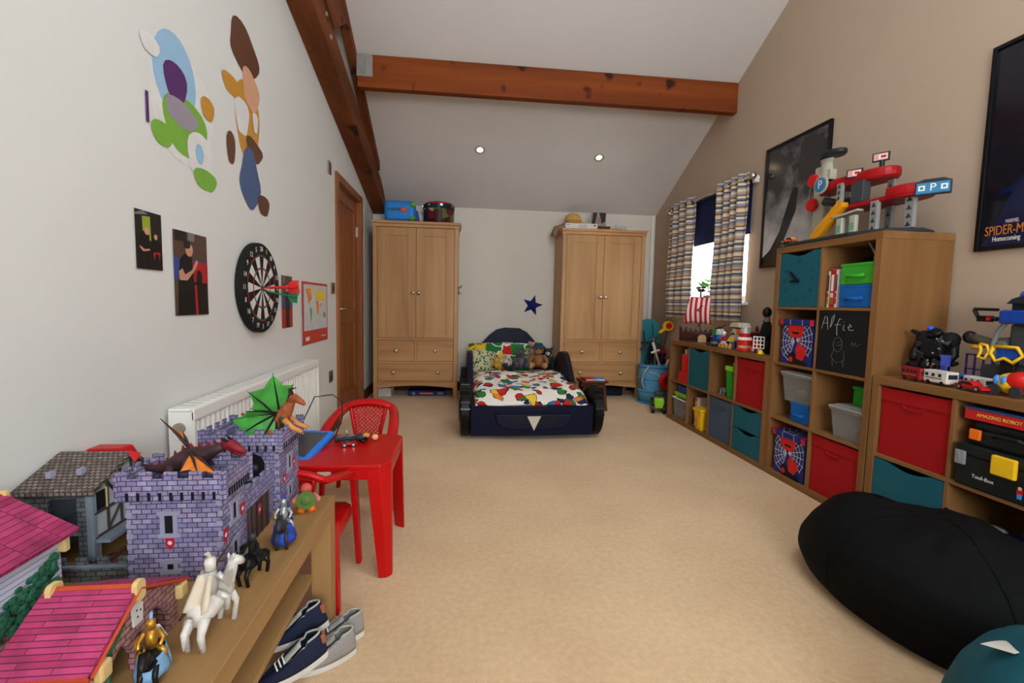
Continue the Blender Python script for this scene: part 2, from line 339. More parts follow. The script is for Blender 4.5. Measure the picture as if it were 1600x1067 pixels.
# window on the right: recess, frame, glass, sill
w = thing('window_1', 'bright white framed window in the beige wall', None); w['kind'] = 'structure'
pvc = mat('white_pvc', (235, 235, 232), .3, var=.01)
xw = XR+.14; b = B()
b.box(xw, xw+.06, WY0, WY0+.06, WZ0, WZ1); b.box(xw, xw+.06, WY1-.06, WY1, WZ0, WZ1); b.box(xw, xw+.06, WY0+.06, WY1-.06, WZ0, WZ0+.06); b.box(xw, xw+.06, WY0+.06, WY1-.06, WZ1-.06, WZ1); ym = (WY0+WY1)/2; b.box(xw, xw+.06, ym-.035, ym+.035, WZ0+.06, WZ1-.06)
part('window_frame', b, pvc, w, bevel=.004)
glass = clear('window_glass', (255, 255, 255), .06, .02)
for a0, a1 in ((WY0+.06, ym-.035), (ym+.035, WY1-.06)): part('pane', B().box(xw+.025, xw+.031, a0, a1, WZ0+.06, WZ1-.06), glass, w)
part('window_sill', B().box(XR-.035, xw, WY0-.04, WY1+.04, WZ0-.028, WZ0), pvc, w, bevel=.006)
part('reveal_lining', B().box(XR, xw, WY0-.002, WY0+.004, WZ0, WZ1).box(XR, xw, WY1-.004, WY1+.002, WZ0, WZ1).box(XR, xw, WY0, WY1, WZ1-.004, WZ1+.002), wallW, w)

# roof beam, truss, bracket
beamM = wood('beam_pine', (104, 46, 14), (136, 66, 22), 'X', 8, .7, knots=(52, 22, 8))
beamY = wood('rafter_pine', (92, 46, 20), (120, 66, 32), 'Y', 8, .7, knots=(52, 24, 10))
metal = mat('galvanised', (175, 172, 165), .4, .7, var=.08)
t = thing('purlin_beam', 'long orange-brown pine beam crossing below the sloping ceiling', 'beam')
part('timber', B().box(-.855, XR, 4.03, 4.105, 2.80, 3.055), beamM, t, bevel=.004)
br = part('bracket', B().box(-.86, -.735, 4.024, 4.030, 2.88, 3.05), metal, t, label='grey metal joint plate at the beam end', bevel=.001)
for z in (2.92, 3.0): part('bolt', B().cyl((-.79, 4.026, z), (-.79, 4.012, z), .014, n=6), metal, br)
t = thing('roof_truss', 'dark pine scissor truss of crossing rafters against the white wall', 'truss')
LZ = lambda y: 2.114+.2705*(5.588-y)
x0, x1 = XL+.002, -.885
part('lower_chord', B().prism([(5.68, LZ(5.68)), (5.68, LZ(5.68)+.1), (5.4, LZ(5.4)+.215), (2.2, LZ(2.2)+.215), (2.2, LZ(2.2))], 0, x0, x1), beamY, t, bevel=.004)
ycs = lambda y: CZ(y)-.004
part('upper_chord', B().prism([(5.1, ycs(5.1)), (2.0, ycs(2.0)), (2.0, ycs(2.0)-.085), (5.1, ycs(5.1)-.085)], 0, -.925, -.858), beamY, t, bevel=.004)
part('web_strut', B().prism([(3.2, LZ(3.2)+.2), (3.42, LZ(3.42)+.2), (3.8, ycs(3.8)-.02), (3.55, ycs(3.55)-.02)], 0, -.965, -.866), beamY, t, bevel=.004)
for yy, dz in ((3.26, .16), (3.36, .1), (3.14, .17)): part('bolt', B().cyl((x1-.004, yy, LZ(yy)+dz), (x1+.01, yy, LZ(yy)+dz), .016, n=6), metal, t)

# recessed ceiling spots
bulb = emit('lit_bulb', (255, 225, 170), 14)
sl = math.atan(.515)
def spot(x, y, label):
    M = T(x, y, CZ(y)-.001) @ R3(-math.degrees(sl))
    t = thing('ceiling_spotlight', label, 'spotlight', group='lit recessed ceiling spots', M=M)
    part('ring', B().lathe([(.05, 0), (.052, -.006), (.046, -.012), (.032, -.006), (.03, 0)], n=28), metal, t, smooth=True)
    part('bulb', B().lathe([(.001, -.009), (.02, -.008), (.03, -.003)], n=20), bulb, t, smooth=True)
    l = bpy.data.lights.new('spot_light', 'SPOT'); l.energy = 7; l.color = (1, .82, .6); l.spot_size = 1.9; l.spot_blend = .6; l.shadow_soft_size = .03
    o = bpy.data.objects.new('spot_light', l); COL.objects.link(o); o.parent = t; o.location = (0, 0, -.02)
spot(.171, 4.878, 'lit recessed spotlight in the ceiling above the bed, near the drum-topped wardrobe')
spot(1.418, 4.89, 'lit recessed spotlight in the ceiling above the hat-topped wardrobe')

# ---------------- wardrobes ----------------
oakZ = wood('pale_oak_upright', (164, 120, 78), (190, 146, 100), 'Z', 8, .4)
oakX = wood('pale_oak_cross', (164, 116, 74), (198, 150, 102), 'X', 8, .4)
knobM = mat('brushed_knob', (200, 190, 176), .3, .9)
def wardrobe(name, label, loc, rz, W=.93, D=.5, H=1.93):
    """local: x centred, front at y=0, back at y=D"""
    t = thing(name, label, 'wardrobe', loc, rz); hw = W/2-.02
    b = B(); b.box(-hw, -hw+.02, .01, D, .14, H-.06); b.box(hw-.02, hw, .01, D, .14, H-.06); b.box(-hw+.02, hw-.02, D-.015, D, .14, H-.06); b.box(-hw+.02, hw-.02, .03, D-.015, .16, .18)
    part('carcass', b, oakZ, t, bevel=.002)
    for sx in (-1, 1):
        for y0, y1 in ((0, .045), (D-.045, D)):
            part('leg', B().box(min(sx*hw, sx*(hw-.045)), max(sx*hw, sx*(hw-.045)), y0, y1, 0, H-.06), oakZ, t, bevel=.003)
    part('cornice', B().prism([(-hw-.025, 0), (hw+.025, 0), (hw+.005, -.028), (-hw-.005, -.028)], 1, -.025, D+.0, T(0, 0, H-.0)).box(-hw-.005, hw+.005, -.006, D, H-.062, H-.028), oakX, t, bevel=.003)
    a = hw-.045; n = 12
    pts = [(-a, .2), (-a, .125)]+[(-a+2*a*i/n, .125+.028*math.sin(PI*i/n)) for i in range(1, n)]+[(a, .125), (a, .2)]
    part('apron', B().prism(pts, 1, .006, .026), oakX, t)
    part('rail', B().box(-a, a, .004, .024, .398, .42).box(-a, a, .004, .024, .655, .68).box(-.011, .011, .004, .024, .42, .655), oakX, t)
    def knob(x, z, par): 
        b = B(); b.lathe([(.008, 0), (.008, .012), (.018, .018), (.02, .026), (.012, .033), (.001, .034)], (x, .004, z), 14, R3(90)); part('knob', b, knobM, par, smooth=True)
    for x0, x1 in ((-a+.003, -.013), (.013, a-.003)):
        dr = part('drawer', B().box(x0, x1, .004, .05, .423, .652), oakX, t, bevel=.004); knob((x0+x1)/2, .54, dr)
    dr = part('drawer', B().box(-a+.003, a-.003, .004, .05, .203, .395), oakX, t, bevel=.004); knob(-.24, .30, dr); knob(.24, .30, dr)
    z0, z1 = .683, H-.066
    for x0, x1, kx in ((-a+.003, -.002, -.03), (.002, a-.003, .03)):
        fw = .085; b = B(); b.box(x0, x0+fw, .002, .022, z0, z1); b.box(x1-fw, x1, .002, .022, z0, z1); b.box(x0+fw, x1-fw, .002, .022, z0, z0+fw); b.box(x0+fw, x1-fw, .002, .022, z1-fw, z1)
        dd = part('door', b, oakZ, t, bevel=.002)
        part('door_panel', B().box(x0+fw-.003, x1-fw+.003, .011, .02, z0+fw-.003, z1-fw+.003), oakZ, dd)
        knob(kx, 1.17, dd)
    return t
wardrobe('wardrobe', 'pale oak two-door wardrobe beside the brown door with drum on top', (-.49, 5.15, 0), 0, W=.95)
wardrobe('wardrobe', 'pale oak two-door wardrobe near the striped curtains with straw hat on top', (1.605, 5.19, 0), -1, W=1.0)
# ---------------- curtains, rod, blind, posters on the window wall ----------------
black = mat('black_plastic', (16, 16, 18), .4); blackm = mat('matt_black', (12, 12, 13), .8)
redP = mat('red_plastic', (196, 22, 20), .32, var=.03); whiteP = mat('white_plastic', (225, 222, 215), .4, var=.02)
blueP = mat('blue_plastic', (20, 70, 160), .4); greenP = mat('green_plastic', (40, 150, 40), .4); yelP = mat('yellow_plastic', (235, 185, 25), .4); orangeP = mat('orange_plastic', (235, 110, 25), .4)
greyP = mat('grey_plastic', (120, 120, 122), .45); dgreyP = mat('dark_grey_plastic', (48, 50, 54), .45); tealP = mat('teal_plastic', (20, 120, 130), .4); purpP = mat('purple_plastic', (95, 50, 130), .4)
skinP = mat('toy_skin', (225, 170, 130), .5); creamP = mat('cream_plastic', (205, 198, 172), .45); brownP = mat('brown_plastic', (72, 42, 26), .5); navyP = mat('navy_plastic', (20, 26, 62), .35)
silver = mat('silver_paint', (170, 170, 172), .3, .6); gold = mat('gold_paint', (190, 140, 50), .35, .7); limeP = mat('lime_plastic', (140, 200, 40), .4); skyP = mat('sky_plastic', (60, 140, 215), .4)
maroonP = mat('maroon_plastic', (95, 20, 28), .45); pinkP = mat('pink_plastic', (230, 130, 130), .5); tanP = mat('tan_plastic', (185, 150, 105), .5)
CR = (218, 202, 170); DB = (74, 76, 94); BR = (126, 90, 70); LG = (150, 142, 150); TA = (192, 162, 130); TE = (106, 118, 134); MA = (94, 68, 72)
curtM = stripes('striped_cotton', [(0, CR), (.05, LG), (.09, DB), (.13, CR), (.19, BR), (.22, TA), (.28, LG), (.33, TE), (.37, CR), (.42, DB), (.45, LG), (.5, BR), (.53, CR), (.6, TA), (.63, MA), (.66, LG), (.72, CR), (.77, DB), (.81, TE), (.84, CR), (.89, BR), (.92, LG), (.96, TA)], .36)
XC = 2.319
def curtain(label, y0, y1, z0, z1, waves, group):
    t = thing('curtain', label, 'curtain', (XC, y0, z0), group=group); h = z1-z0; L = y1-y0
    def fn(u, v):
        amp = .03*(.85+.15*math.sin(9*v)); sp = 1+.04*(1-v)
        return (amp*math.sin(2*PI*waves*u+.5*math.sin(3*v))+.006*math.sin(31*u), (u-.5)*L*sp+L/2+.012*math.sin(5*v), v*h)
    part('cloth', B().grid(fn, 90, 14), curtM, t, smooth=True, solid=.004)
    for k in range(int(waves*2)):
        u = (k+.5)/(2*waves); part('eyelet', B().tube([(.018*math.sin(2*PI*waves*u)+.026*math.cos(a)*0, u*L+.004, 2.14-z0+.0) if False else (.0+.02*math.cos(a), u*L+.004*math.sin(a), 2.14-z0+.02*math.sin(a)) for a in [2*PI*i/14 for i in range(15)]], .004, 6), chrome, t, smooth=True)
curtain('striped cotton curtain hanging nearest the oak wardrobe', 4.56, 5.07, .965, 2.19, 3.5, 'striped curtains at the window')
curtain('striped cotton curtain hanging nearest the dark framed poster', 3.69, 4.115, .965, 2.19, 4, 'striped curtains at the window')
t = thing('curtain_rod', 'brushed metal curtain pole with ball ends above the window', 'curtain pole', (XC, 4.37, 2.14))
part('pole', B().cyl((0, -.74, 0), (0, .74, 0), .014, n=14), chrome, t, smooth=True)
for sy in (-1, 1):
    part('finial', B().ell((0, sy*.765, 0), .03, 14, 10), chrome, t, smooth=True)
    part('bracket', B().cyl((0, sy*.7, 0), (XR-XC, sy*.7, -.0), .009, n=10).cyl((XR-XC-.012, sy*.7, 0), (XR-XC, sy*.7, 0), .03), chrome, t, smooth=True)
t = thing('roller_blind', 'navy blue roller blind half lowered behind the curtains', 'blind', (2.385, 3.7, 1.71))
navyC = mat('navy_blind_cloth', (24, 32, 74), .85)
part('cloth', B().box(-.001, .001, .0, 1.335, 0, .42), navyC, t); part('roll', B().cyl((0, -.01, .425), (0, 1.345, .425), .016), navyC, t, smooth=True)
part('bottom_bar', B().box(-.005, .005, 0, 1.335, -.012, .006), navyC, t); part('bracket', B().box(-.02, .022, -.055, -.017, .395, .45), whiteP, t, bevel=.004)
frame_black = mat('poster_frame_black', (14, 13, 14), .3)
def gloss(name, c): return mat(name, c, .12, spec=.5, var=.15, vs=9)
def poster(label, y0, y1, z0, z1, layers):
    """y0 = left edge as seen (larger y)"""
    W = y0-y1; H = z1-z0
    t = thing('framed_poster', label, 'poster', M=T(XR-.001, y0, z0) @ M_RIGHT)
    fw = .018
    part('frame', B().box(0, fw, 0, H, 0, .022).box(W-fw, W, 0, H, 0, .022).box(fw, W-fw, 0, fw, 0, .022).box(fw, W-fw, H-fw, H, 0, .022), frame_black, t, bevel=.002)
    flat('print', [(m, [(fw+u*(W-2*fw), fw+v*(H-2*fw)) for u, v in pl]) for m, pl in layers], T(0, 0, .010), t)
    return t, W, H
def mist_mat():
    m, nt, p = newmat('poster_mist_print'); setp(p, .14, 0, .5)
    uv = nt.nodes.new('ShaderNodeUVMap'); sx = nt.nodes.new('ShaderNodeSeparateXYZ'); nt.links.new(uv.outputs[0], sx.inputs[0])
    n = nt.nodes.new('ShaderNodeTexNoise'); n.inputs['Scale'].default_value = 5; n.inputs['Detail'].default_value = 5; nt.links.new(uv.outputs[0], n.inputs['Vector'])
    mr = nt.nodes.new('ShaderNodeMapRange'); mr.inputs[1].default_value = .62; mr.inputs[2].default_value = .02; mr.inputs[3].default_value = -.05; mr.inputs[4].default_value = .8; nt.links.new(sx.outputs[1], mr.inputs[0])
    a = nt.nodes.new('ShaderNodeMath'); a.operation = 'ADD'; sb = nt.nodes.new('ShaderNodeMath'); sb.operation = 'MULTIPLY_ADD'; sb.inputs[1].default_value = 1.1; sb.inputs[2].default_value = -.42
    nt.links.new(n.outputs[0], sb.inputs[0]); nt.links.new(sb.outputs[0], a.inputs[0]); nt.links.new(mr.outputs[0], a.inputs[1])
    r = nt.nodes.new('ShaderNodeValToRGB'); e = r.color_ramp.elements; e[0].position = .12; e[0].color = s(46, 42, 42); e[1].position = .8; e[1].color = s(200, 196, 196); nt.links.new(a.outputs[0], r.inputs[0]); nt.links.new(r.outputs[0], p.inputs['Base Color']); return m
pmist = mist_mat()
pd, pm, pl_, pg = gloss('poster_dark', (38, 35, 36)), gloss('poster_mid', (74, 70, 72)), gloss('poster_mist', (150, 145, 148)), gloss('poster_black', (20, 18, 19))
F = rect(0, 1, 0, 1)
poster('black framed poster with a grey misty print behind the toy garage', 3.555, 2.90, 1.40, 2.325, [(pmist, F),
    (pg, [(0, 0), (0, .07), (.14, .13), (.3, .28), (.42, .5), (.5, .62), (.58, .6), (.56, .42), (.42, .24), (.3, .08), (.6, .1), (1, .07), (1, 0)]), (pm, [(.46, .6), (.5, .74), (.55, .76), (.57, .62)])])
pb0, pb1, pb2, pb3 = gloss('poster_night', (20, 20, 28)), gloss('poster_navy', (18, 26, 58)), gloss('poster_blue', (28, 62, 130)), gloss('poster_paleblue', (90, 130, 180))
t, W, H = poster('black framed dark blue film poster with orange lettering at the right edge', 1.965, 1.33, 1.362, 2.275, [(pb0, F), (pb1, [(.08, .1), (0, .0), (1, 0), (1, .62), (.7, .66), (.4, .5), (.2, .3)]), (pb2, [(.3, .06), (.36, .26), (.6, .4), (.9, .34), (1, .2), (.9, .05)]),
    (pb3, [(.24, .55), (.27, .6), (.36, .67), (.34, .62), (.29, .565)]), (pb3, [(.3, .54), (.42, .57), (.6, .58), (.42, .55)]), (pb1, [(.1, .26), (.1, .29), (.2, .3), (.22, .27)])])
text('lettering', 'SPIDER-MAN', mat('poster_orange', (196, 116, 30), .4), t, T(.035, .085, .0125), .06, align='LEFT', squash=.6); text('lettering', 'Homecoming', whiteP, t, T(.068, .048, .0125), .032, align='LEFT', squash=.62); text('lettering', 'MARVEL', mat('poster_red_text', (215, 190, 185), .4), t, T(.14, .122, .0125), .024, squash=.6)

# ---------------- cube shelving units along the right wall ----------------
XF = 2.009
shZ = wood('shelf_oak_upright', (116, 78, 42), (138, 96, 56), 'Z', 9, .6); shX = wood('shelf_oak_flat', (118, 80, 43), (140, 98, 57), 'X', 9, .6)
def cell(i, r): return .038+i*.351, .038+i*.351+.335, .038+r*.351, .038+r*.351+.335
def unit(label, Y0, nc, nr):
    W = .076+nc*.335+(nc-1)*.016; H = .076+nr*.335+(nr-1)*.016; D = .39
    t = thing('cube_shelf', label, 'shelf unit', (XF, Y0, 0), -90)
    part('top_board', B().box(0, W, 0, D, H-.038, H), shX, t, bevel=.002); part('bottom_board', B().box(0, W, 0, D, 0, .038), shX, t, bevel=.002)
    for x in (0, W-.038): part('side_panel', B().box(x, x+.038, 0, D, .038, H-.038), shZ, t, bevel=.002)
    for r in range(1, nr): z = .038+r*.351-.016; part('shelf', B().box(.038, W-.038, .003, D, z, z+.016), shX, t, bevel=.001)
    for r in range(nr):
        for i in range(1, nc): x = .038+i*.351-.016; part('divider', B().box(x, x+.016, .004, D, .038+r*.351, .038+r*.351+.335), shZ, t, bevel=.001)
    return t
YA, YT, YR = 4.291, 2.822, 2.052
unit('low oak cube shelf of eight cells under the curtained window', YA, 4, 2)
unit('tall oak cube shelf of eight cells carrying the toy garage', YT, 2, 4)
unit('low oak cube shelf of cells beside the black beanbag', YR, 4, 2)
def inn(Y0, name, label, cat, u, d, z, rz=0, group=None): return thing(name, label, cat, (XF+d, Y0-u, z), -90+rz, group)
redF = mat('red_fabric', (158, 8, 12), .9, var=.05, vs=300, bump=.1, bs=900); slateF = mat('slate_fabric', (70, 84, 104), .9, var=.06, vs=300); tealD = mat('teal_lacquer', (14, 88, 102), .6, var=.02)
def fabric_box(Y0, i, r, label, m):
    u0, u1, z0, z1 = cell(i, r); t = inn(Y0, 'fabric_storage_box', label, 'storage box', (u0+u1)/2, .018, z0)
    b = B(); b.box(-.163, .163, 0, .006, 0, .322).box(-.163, -.157, .006, .35, 0, .322).box(.157, .163, .006, .35, 0, .322).box(-.157, .157, .344, .35, 0, .322).box(-.157, .157, .006, .344, 0, .006)
    part('body', b, m, t, bevel=.002); part('rim_flap', B().box(-.164, .164, -.004, 0, .262, .324), m, t, bevel=.002); part('pull_loop', B().tube([(-.05, -.005, .258), (-.03, -.009, .245), (.03, -.009, .245), (.05, -.005, .258)], .004, 6), m, t)
def teal_insert(Y0, i, r, label, h0=0, h1=.331, clock=False):
    u0, u1, z0, z1 = cell(i, r); t = inn(Y0, 'storage_insert', label, 'drawer', (u0+u1)/2, .005, z0+.002+h0)
    h = h1-h0-.003; n = 10
    pts = [(-.1655, 0), (.1655, 0), (.1655, h)]+[(.11-.22*k/n, h-.024*math.sin(PI*k/n)) for k in range(n+1)]+[(-.1655, h)]
    part('front', B().prism(pts, 1, 0, .014), tealD, t, bevel=.0015); part('box', B().box(-.16, -.15, .014, .34, 0, h-.03).box(.15, .16, .014, .34, 0, h-.03).box(-.15, .15, .33, .34, 0, h-.03).box(-.15, .15, .014, .33, 0, .008), tealD, t)
    if clock:
        dk = mat('clock_numeral', (10, 50, 64), .5)
        for k in range(1, 13):
            a = PI/2-k*PI/6; text('numeral', str(k), dk, t, T(.118*math.cos(a), -.0006, .155+.118*math.sin(a)) @ M_FRONT, .034)
        for a, L in ((math.radians(140), .085), (math.radians(182), .06)):
            b = B().box(0, L, -.003, .003, -.007, .007); b.xf(T(.0, -.006, .155) @ R3(0, -math.degrees(a), 0)); part('clock_hand', b, blackm, t)
        part('clock_boss', B().cyl((0, 0, .155), (0, -.012, .155), .012), black, t)
# --- low unit by the window
teal_insert(YA, 1, 1, 'teal lacquered cupboard insert in the low shelf under the toy pirate ship'); fabric_box(YA, 3, 1, 'red fabric box in the low window shelf beside the green canister', redF)
fabric_box(YA, 2, 0, 'slate grey fabric box in the bottom row of the window shelf', slateF)
teal_insert(YA, 3, 0, 'lower teal drawer in the bottom row of the window shelf', 0, .165); teal_insert(YA, 3, 0, 'upper teal drawer in the window shelf below the red fabric box', .167, .331)
u0, u1, z0, z1 = cell(0, 1)
t = inn(YA, 'toy_canister', 'red plastic canister with cream cap in the farthest shelf cell', 'canister', u0+.245, .06, z0+.0); part('body', B().lathe([(.055, .1), (.06, .11), (.06, .25), (.055, .26)], n=18).box(-.07, .07, -.06, .06, 0, .1), redP, t, bevel=.003); part('cap', B().cyl((-.04, 0, .26), (-.04, 0, .3), .02), creamP, t)
t = inn(YA, 'toy_car', 'small blue and white toy car in the farthest shelf cell', 'toy car', u0+.19, .05, z0); part('body', B().prism([(-.06, .012), (.06, .012), (.06, .035), (.03, .04), (.015, .058), (-.03, .058), (-.05, .04), (-.06, .035)], 1, -.022, .022), skyP, t, bevel=.003)
for x in (-.036, .036):
    for y in (-.024, .018): part('wheel', B().cyl((x, y, .013), (x, y+.006, .013), .013, n=12), black, t)
u0, u1, z0, z1 = cell(2, 1)
t = inn(YA, 'toy_canister', 'bright green canister with lime lid in the open shelf cell', 'canister', u0+.24, .07, z0); part('body', B().lathe([(.05, 0), (.062, .21)], n=4, M=R3(0, 0, 45)), greenP, t, bevel=.006); part('lid', B().lathe([(.07, .21), (.07, .245)], n=4, M=R3(0, 0, 45)).box(-.015, .015, -.01, .01, .245, .27), limeP, t, bevel=.004)
t = inn(YA, 'toy_dinosaur', 'small grey toy dinosaur lying in the open shelf cell', 'toy', u0+.1, .08, z0); part('body', B().ell((0, 0, .035), (.05, .02, .022)).tube([(.04, 0, .04), (.075, 0, .06), (.09, 0, .058)], [.014, .01, .007], 8), greyP, t, smooth=True); part('tail', B().tube([(-.04, 0, .035), (-.09, .01, .02)], [.014, .003], 8), greyP, t, smooth=True)
for x in (-.025, .025):
    for y in (-.014, .014): part('leg', B().cyl((x, y, .03), (x, y*1.3, 0), .008, .009, 8), greyP, t)
u0, u1, z0, z1 = cell(0, 0)
tub = clear('frosted_tub', (150, 150, 146), .45, .35)
def open_tub(name, label, Y0, u, d, z, w, dp, h, m, rim=None):
    t = inn(Y0, name, label, 'storage tub', u, d, z); a, bq = w/2, dp/2; k = .88
    vs = [(-a*k, -bq*k, 0), (a*k, -bq*k, 0), (a*k, bq*k, 0), (-a*k, bq*k, 0), (-a, -bq, h), (a, -bq, h), (a, bq, h), (-a, bq, h)]
    b = B(); b.add(vs, [(3, 2, 1, 0), (0, 1, 5, 4), (1, 2, 6, 5), (2, 3, 7, 6), (3, 0, 4, 7)]); part('body', b, m, t, solid=.003)
    part('rim', B().box(-a-.008, a+.008, -bq-.008, -bq+.004, h-.012, h).box(-a-.008, a+.008, bq-.004, bq+.008, h-.012, h).box(-a-.008, -a+.004, -bq+.004, bq-.004, h-.012, h).box(a-.004, a+.008, -bq+.004, bq-.004, h-.012, h), rim or m, t, bevel=.003)
    return t
open_tub('storage_tub', 'clear tub with blue base on the bottom row nearest the toy bin', YA, u0+.18, .12, z0, .26, .2, .19, tub, whiteP)
t = inn(YA, 'toy_brick_heap', 'blue plastic block inside the clear tub nearest the toy bin', 'toy', u0+.18, .12, z0+.006); part('block', B().box(-.1, .1, -.075, .075, 0, .1), blueP, t, bevel=.004); part('stud', B().cyl((-.05, 0, .1), (-.05, 0, .112), .02).cyl((.05, 0, .1), (.05, 0, .112), .02), blueP, t)
t = inn(YA, 'toy_boat', 'blue and lime plastic toy boat resting on the clear tub', 'toy', u0+.17, .1, z0+.192); part('hull', B().prism([(-.12, .02), (.12, .02), (.13, .045), (-.13, .045)], 1, -.07, .07), limeP, t, bevel=.008); part('cabin', B().box(-.1, .09, -.05, .05, .045, .11), blueP, t, bevel=.01)
part('keel', B().box(-.12, .12, -.06, .06, 0, .02), limeP, t)
u0, u1, z0, z1 = cell(1, 0)
bk_red, bk_white, bk_black = mat('print_red', (190, 30, 34), .5), mat('print_white', (214, 208, 202), .55), mat('print_black', (28, 24, 28), .5)
t = inn(YA, 'board_game_box', 'upright white and red game box standing behind the yellow pot', 'game box', u0+.08, .05, z0); part('box', B().box(-.022, .022, 0, .2, 0, .25), bk_white, t, bevel=.002)
flat('print', [(bk_red, rect(-.02, .02, .14, .245)), (yelP, rect(-.012, .012, .165, .22)), (bk_black, rect(-.014, .004, .09, .13)), (bk_red, rect(-.018, .016, .03, .06))], T(0, 0, 0) @ M_FRONT, t)
for k, (c, hh) in enumerate(((bk_black, .24), (mat('print_lilac', (140, 110, 150), .5), .235))):
    t = inn(YA, 'book', ('thin dark book' if k == 0 else 'thin lilac book')+' leaning left of the upright game box', 'book', u0+.028+.016*k, .06, z0); part('cover', B().box(-.007, .007, 0, .18, 0, hh), c, t); part('pages', B().box(-.0055, .0055, .003, .182, .003, hh-.003), bk_white, t)
t = inn(YA, 'game_box', 'cream board game box standing at the back of the bottom cell', 'game box', u0+.2, .2, z0); part('box', B().box(-.1, .1, 0, .03, 0, .26), creamP, t, bevel=.002); part('lid', B().box(-.102, .102, -.002, .0, .16, .262), bk_white, t)
t = inn(YA, 'toy_pot', 'yellow plastic brick pot with lid in the bottom shelf cell', 'canister', u0+.215, .05, z0); part('body', B().lathe([(.065, 0), (.085, .16)], n=4, M=R3(0, 0, 45)), yelP, t, bevel=.006); part('lid', B().lathe([(.094, .16), (.094, .185)], n=4, M=R3(0, 0, 45)).box(-.045, .045, -.02, .02, .185, .195), yelP, t, bevel=.004); part('label_panel', B().box(-.03, .03, -.062, -.05, .03, .12), mat('amber_plastic', (205, 150, 20), .4), t, bevel=.003)
# --- tall unit
teal_insert(YT, 0, 3, 'teal cupboard insert with clock numerals and black hands', clock=True)
fabric_box(YT, 1, 0, 'red fabric box at the foot of the tall shelf', redF)
u0, u1, z0, z1 = cell(1, 3)
for k, (nm, m, w, hh, lb) in enumerate((('comic_annual', creamP, .014, .2, 'tan spined comic annual leftmost beside the green storage box'), ('comic_annual', bk_red, .03, .21, 'red spined comic annual in the top of the tall shelf'), ('comic_annual', bk_white, .014, .205, 'patterned white spined annual beside the green storage box'))):
    x = (.024, .052, .08)[k]; t = inn(YT, nm, lb, 'book', u0+x, .03, z0); part('cover', B().box(-w/2, w/2, 0, .2, 0, hh), m, t, bevel=.001); part('pages', B().box(-w/2+.002, w/2-.002, .003, .203, .003, hh+.001), whiteP, t)
    fl = [(redP if k == 2 else gold, rect(-w*.35, w*.35, .02, .05)), (bk_black if k != 1 else whiteP, rect(-w*.3, w*.3, .09, .18)), (redP if k != 1 else bk_white, rect(-w*.35, w*.35, .055, .08))]; flat('spine_print', fl, M_FRONT, t)
t = inn(YT, 'drawing_pad', 'white drawing pad standing at the back of the top shelf cell', 'book', u0+.19, .24, z0); part('pages', B().box(-.11, .11, 0, .015, 0, .29), whiteP, t); part('cover', B().box(-.112, .112, .015, .018, 0, .292), orangeP, t)
t = inn(YT, 'ring_binder', 'dark spined binder beside the white pad in the tall shelf', 'binder', u0+.035, .24, z0); part('cover', B().box(-.02, .02, 0, .1, 0, .285), bk_black, t, bevel=.002); part('label_strip', B().box(-.012, .012, -.001, 0, .1, .2), orangeP, t)
def fold_box(label, m, Y0, u, d, z, w, dp, h):
    t = inn(Y0, 'handled_box', label, 'storage box', u, d, z); part('body', B().box(-w/2, w/2, 0, dp, 0, h), m, t, bevel=.006); part('handle', B().tube([(-w*.26, -.002, h*.42), (-w*.2, -.018, h*.4), (w*.2, -.018, h*.4), (w*.26, -.002, h*.42)], .006, 6, sc=(1, 1.6)), m, t, smooth=True); part('rim', B().box(-w/2-.002, w/2+.002, -.002, dp, h-.012, h+.001), m, t)
fold_box('blue fabric box with handle below the green one', mat('blue_fabric', (14, 92, 170), .8), YT, u0+.215, .02, z0, .2, .24, .118); fold_box('green fabric box with handle stacked on the blue one', mat('green_fabric', (58, 160, 40), .8), YT, u0+.215, .02, z0+.12, .2, .24, .11)
t = inn(YT, 'toy_cactus', 'small green plastic frond toy on the green fabric box', 'toy', u0+.27, .1, z0+.233); part('stem', B().tube([(0, 0, 0), (-.01, 0, .04), (.0, 0, .075)], [.016, .013, .006], 8), greenP, t, smooth=True); part('leaf', B().tube([(0, 0, .02), (.03, 0, .045)], [.008, .003], 6), greenP, t)
t = inn(YT, 'toy_rod', 'thin grey rod leaning in the top corner of the shelf', 'rod', u0+.25, .05, z0+.232); part('shaft', B().cyl((.065, 0, 0), (.0, .0, .095), .005, n=8), greyP, t); part('tip', B().ell((0, 0, .095), .007, 8, 6), greyP, t)
# web print boxes
webM = mat('web_navy', (30, 40, 110), .6); redW = mat('web_red', (200, 30, 28), .6); webL = mat('web_line', (220, 222, 228), .6)
def web_lines(cx, cy, R, a0, a1, n=6, rings=5, lim=None):
    out = []; w = .0016
    def seg(p, q):
        dx, dy = q[0]-p[0], q[1]-p[1]; L = math.hypot(dx, dy) or 1; nx, ny = -dy/L*w, dx/L*w
        cl = lambda a: (min(max(a[0], lim[0]), lim[1]), min(max(a[1], lim[2]), lim[3])); out.append((webL, [cl((p[0]+nx, p[1]+ny)), cl((p[0]-nx, p[1]-ny)), cl((q[0]-nx, q[1]-ny)), cl((q[0]+nx, q[1]+ny))]))
    an = [math.radians(a0+(a1-a0)*i/n) for i in range(n+1)]
    for a in an: seg((cx, cy), (cx+R*math.cos(a), cy+R*math.sin(a)))
    for r in range(1, rings+1):
        rr = R*r/rings*.95
        for p, q in zip(an[:-1], an[1:]): seg((cx+rr*math.cos(p), cy+rr*math.sin(p)), (cx+rr*math.cos(q), cy+rr*math.sin(q)))
    return out
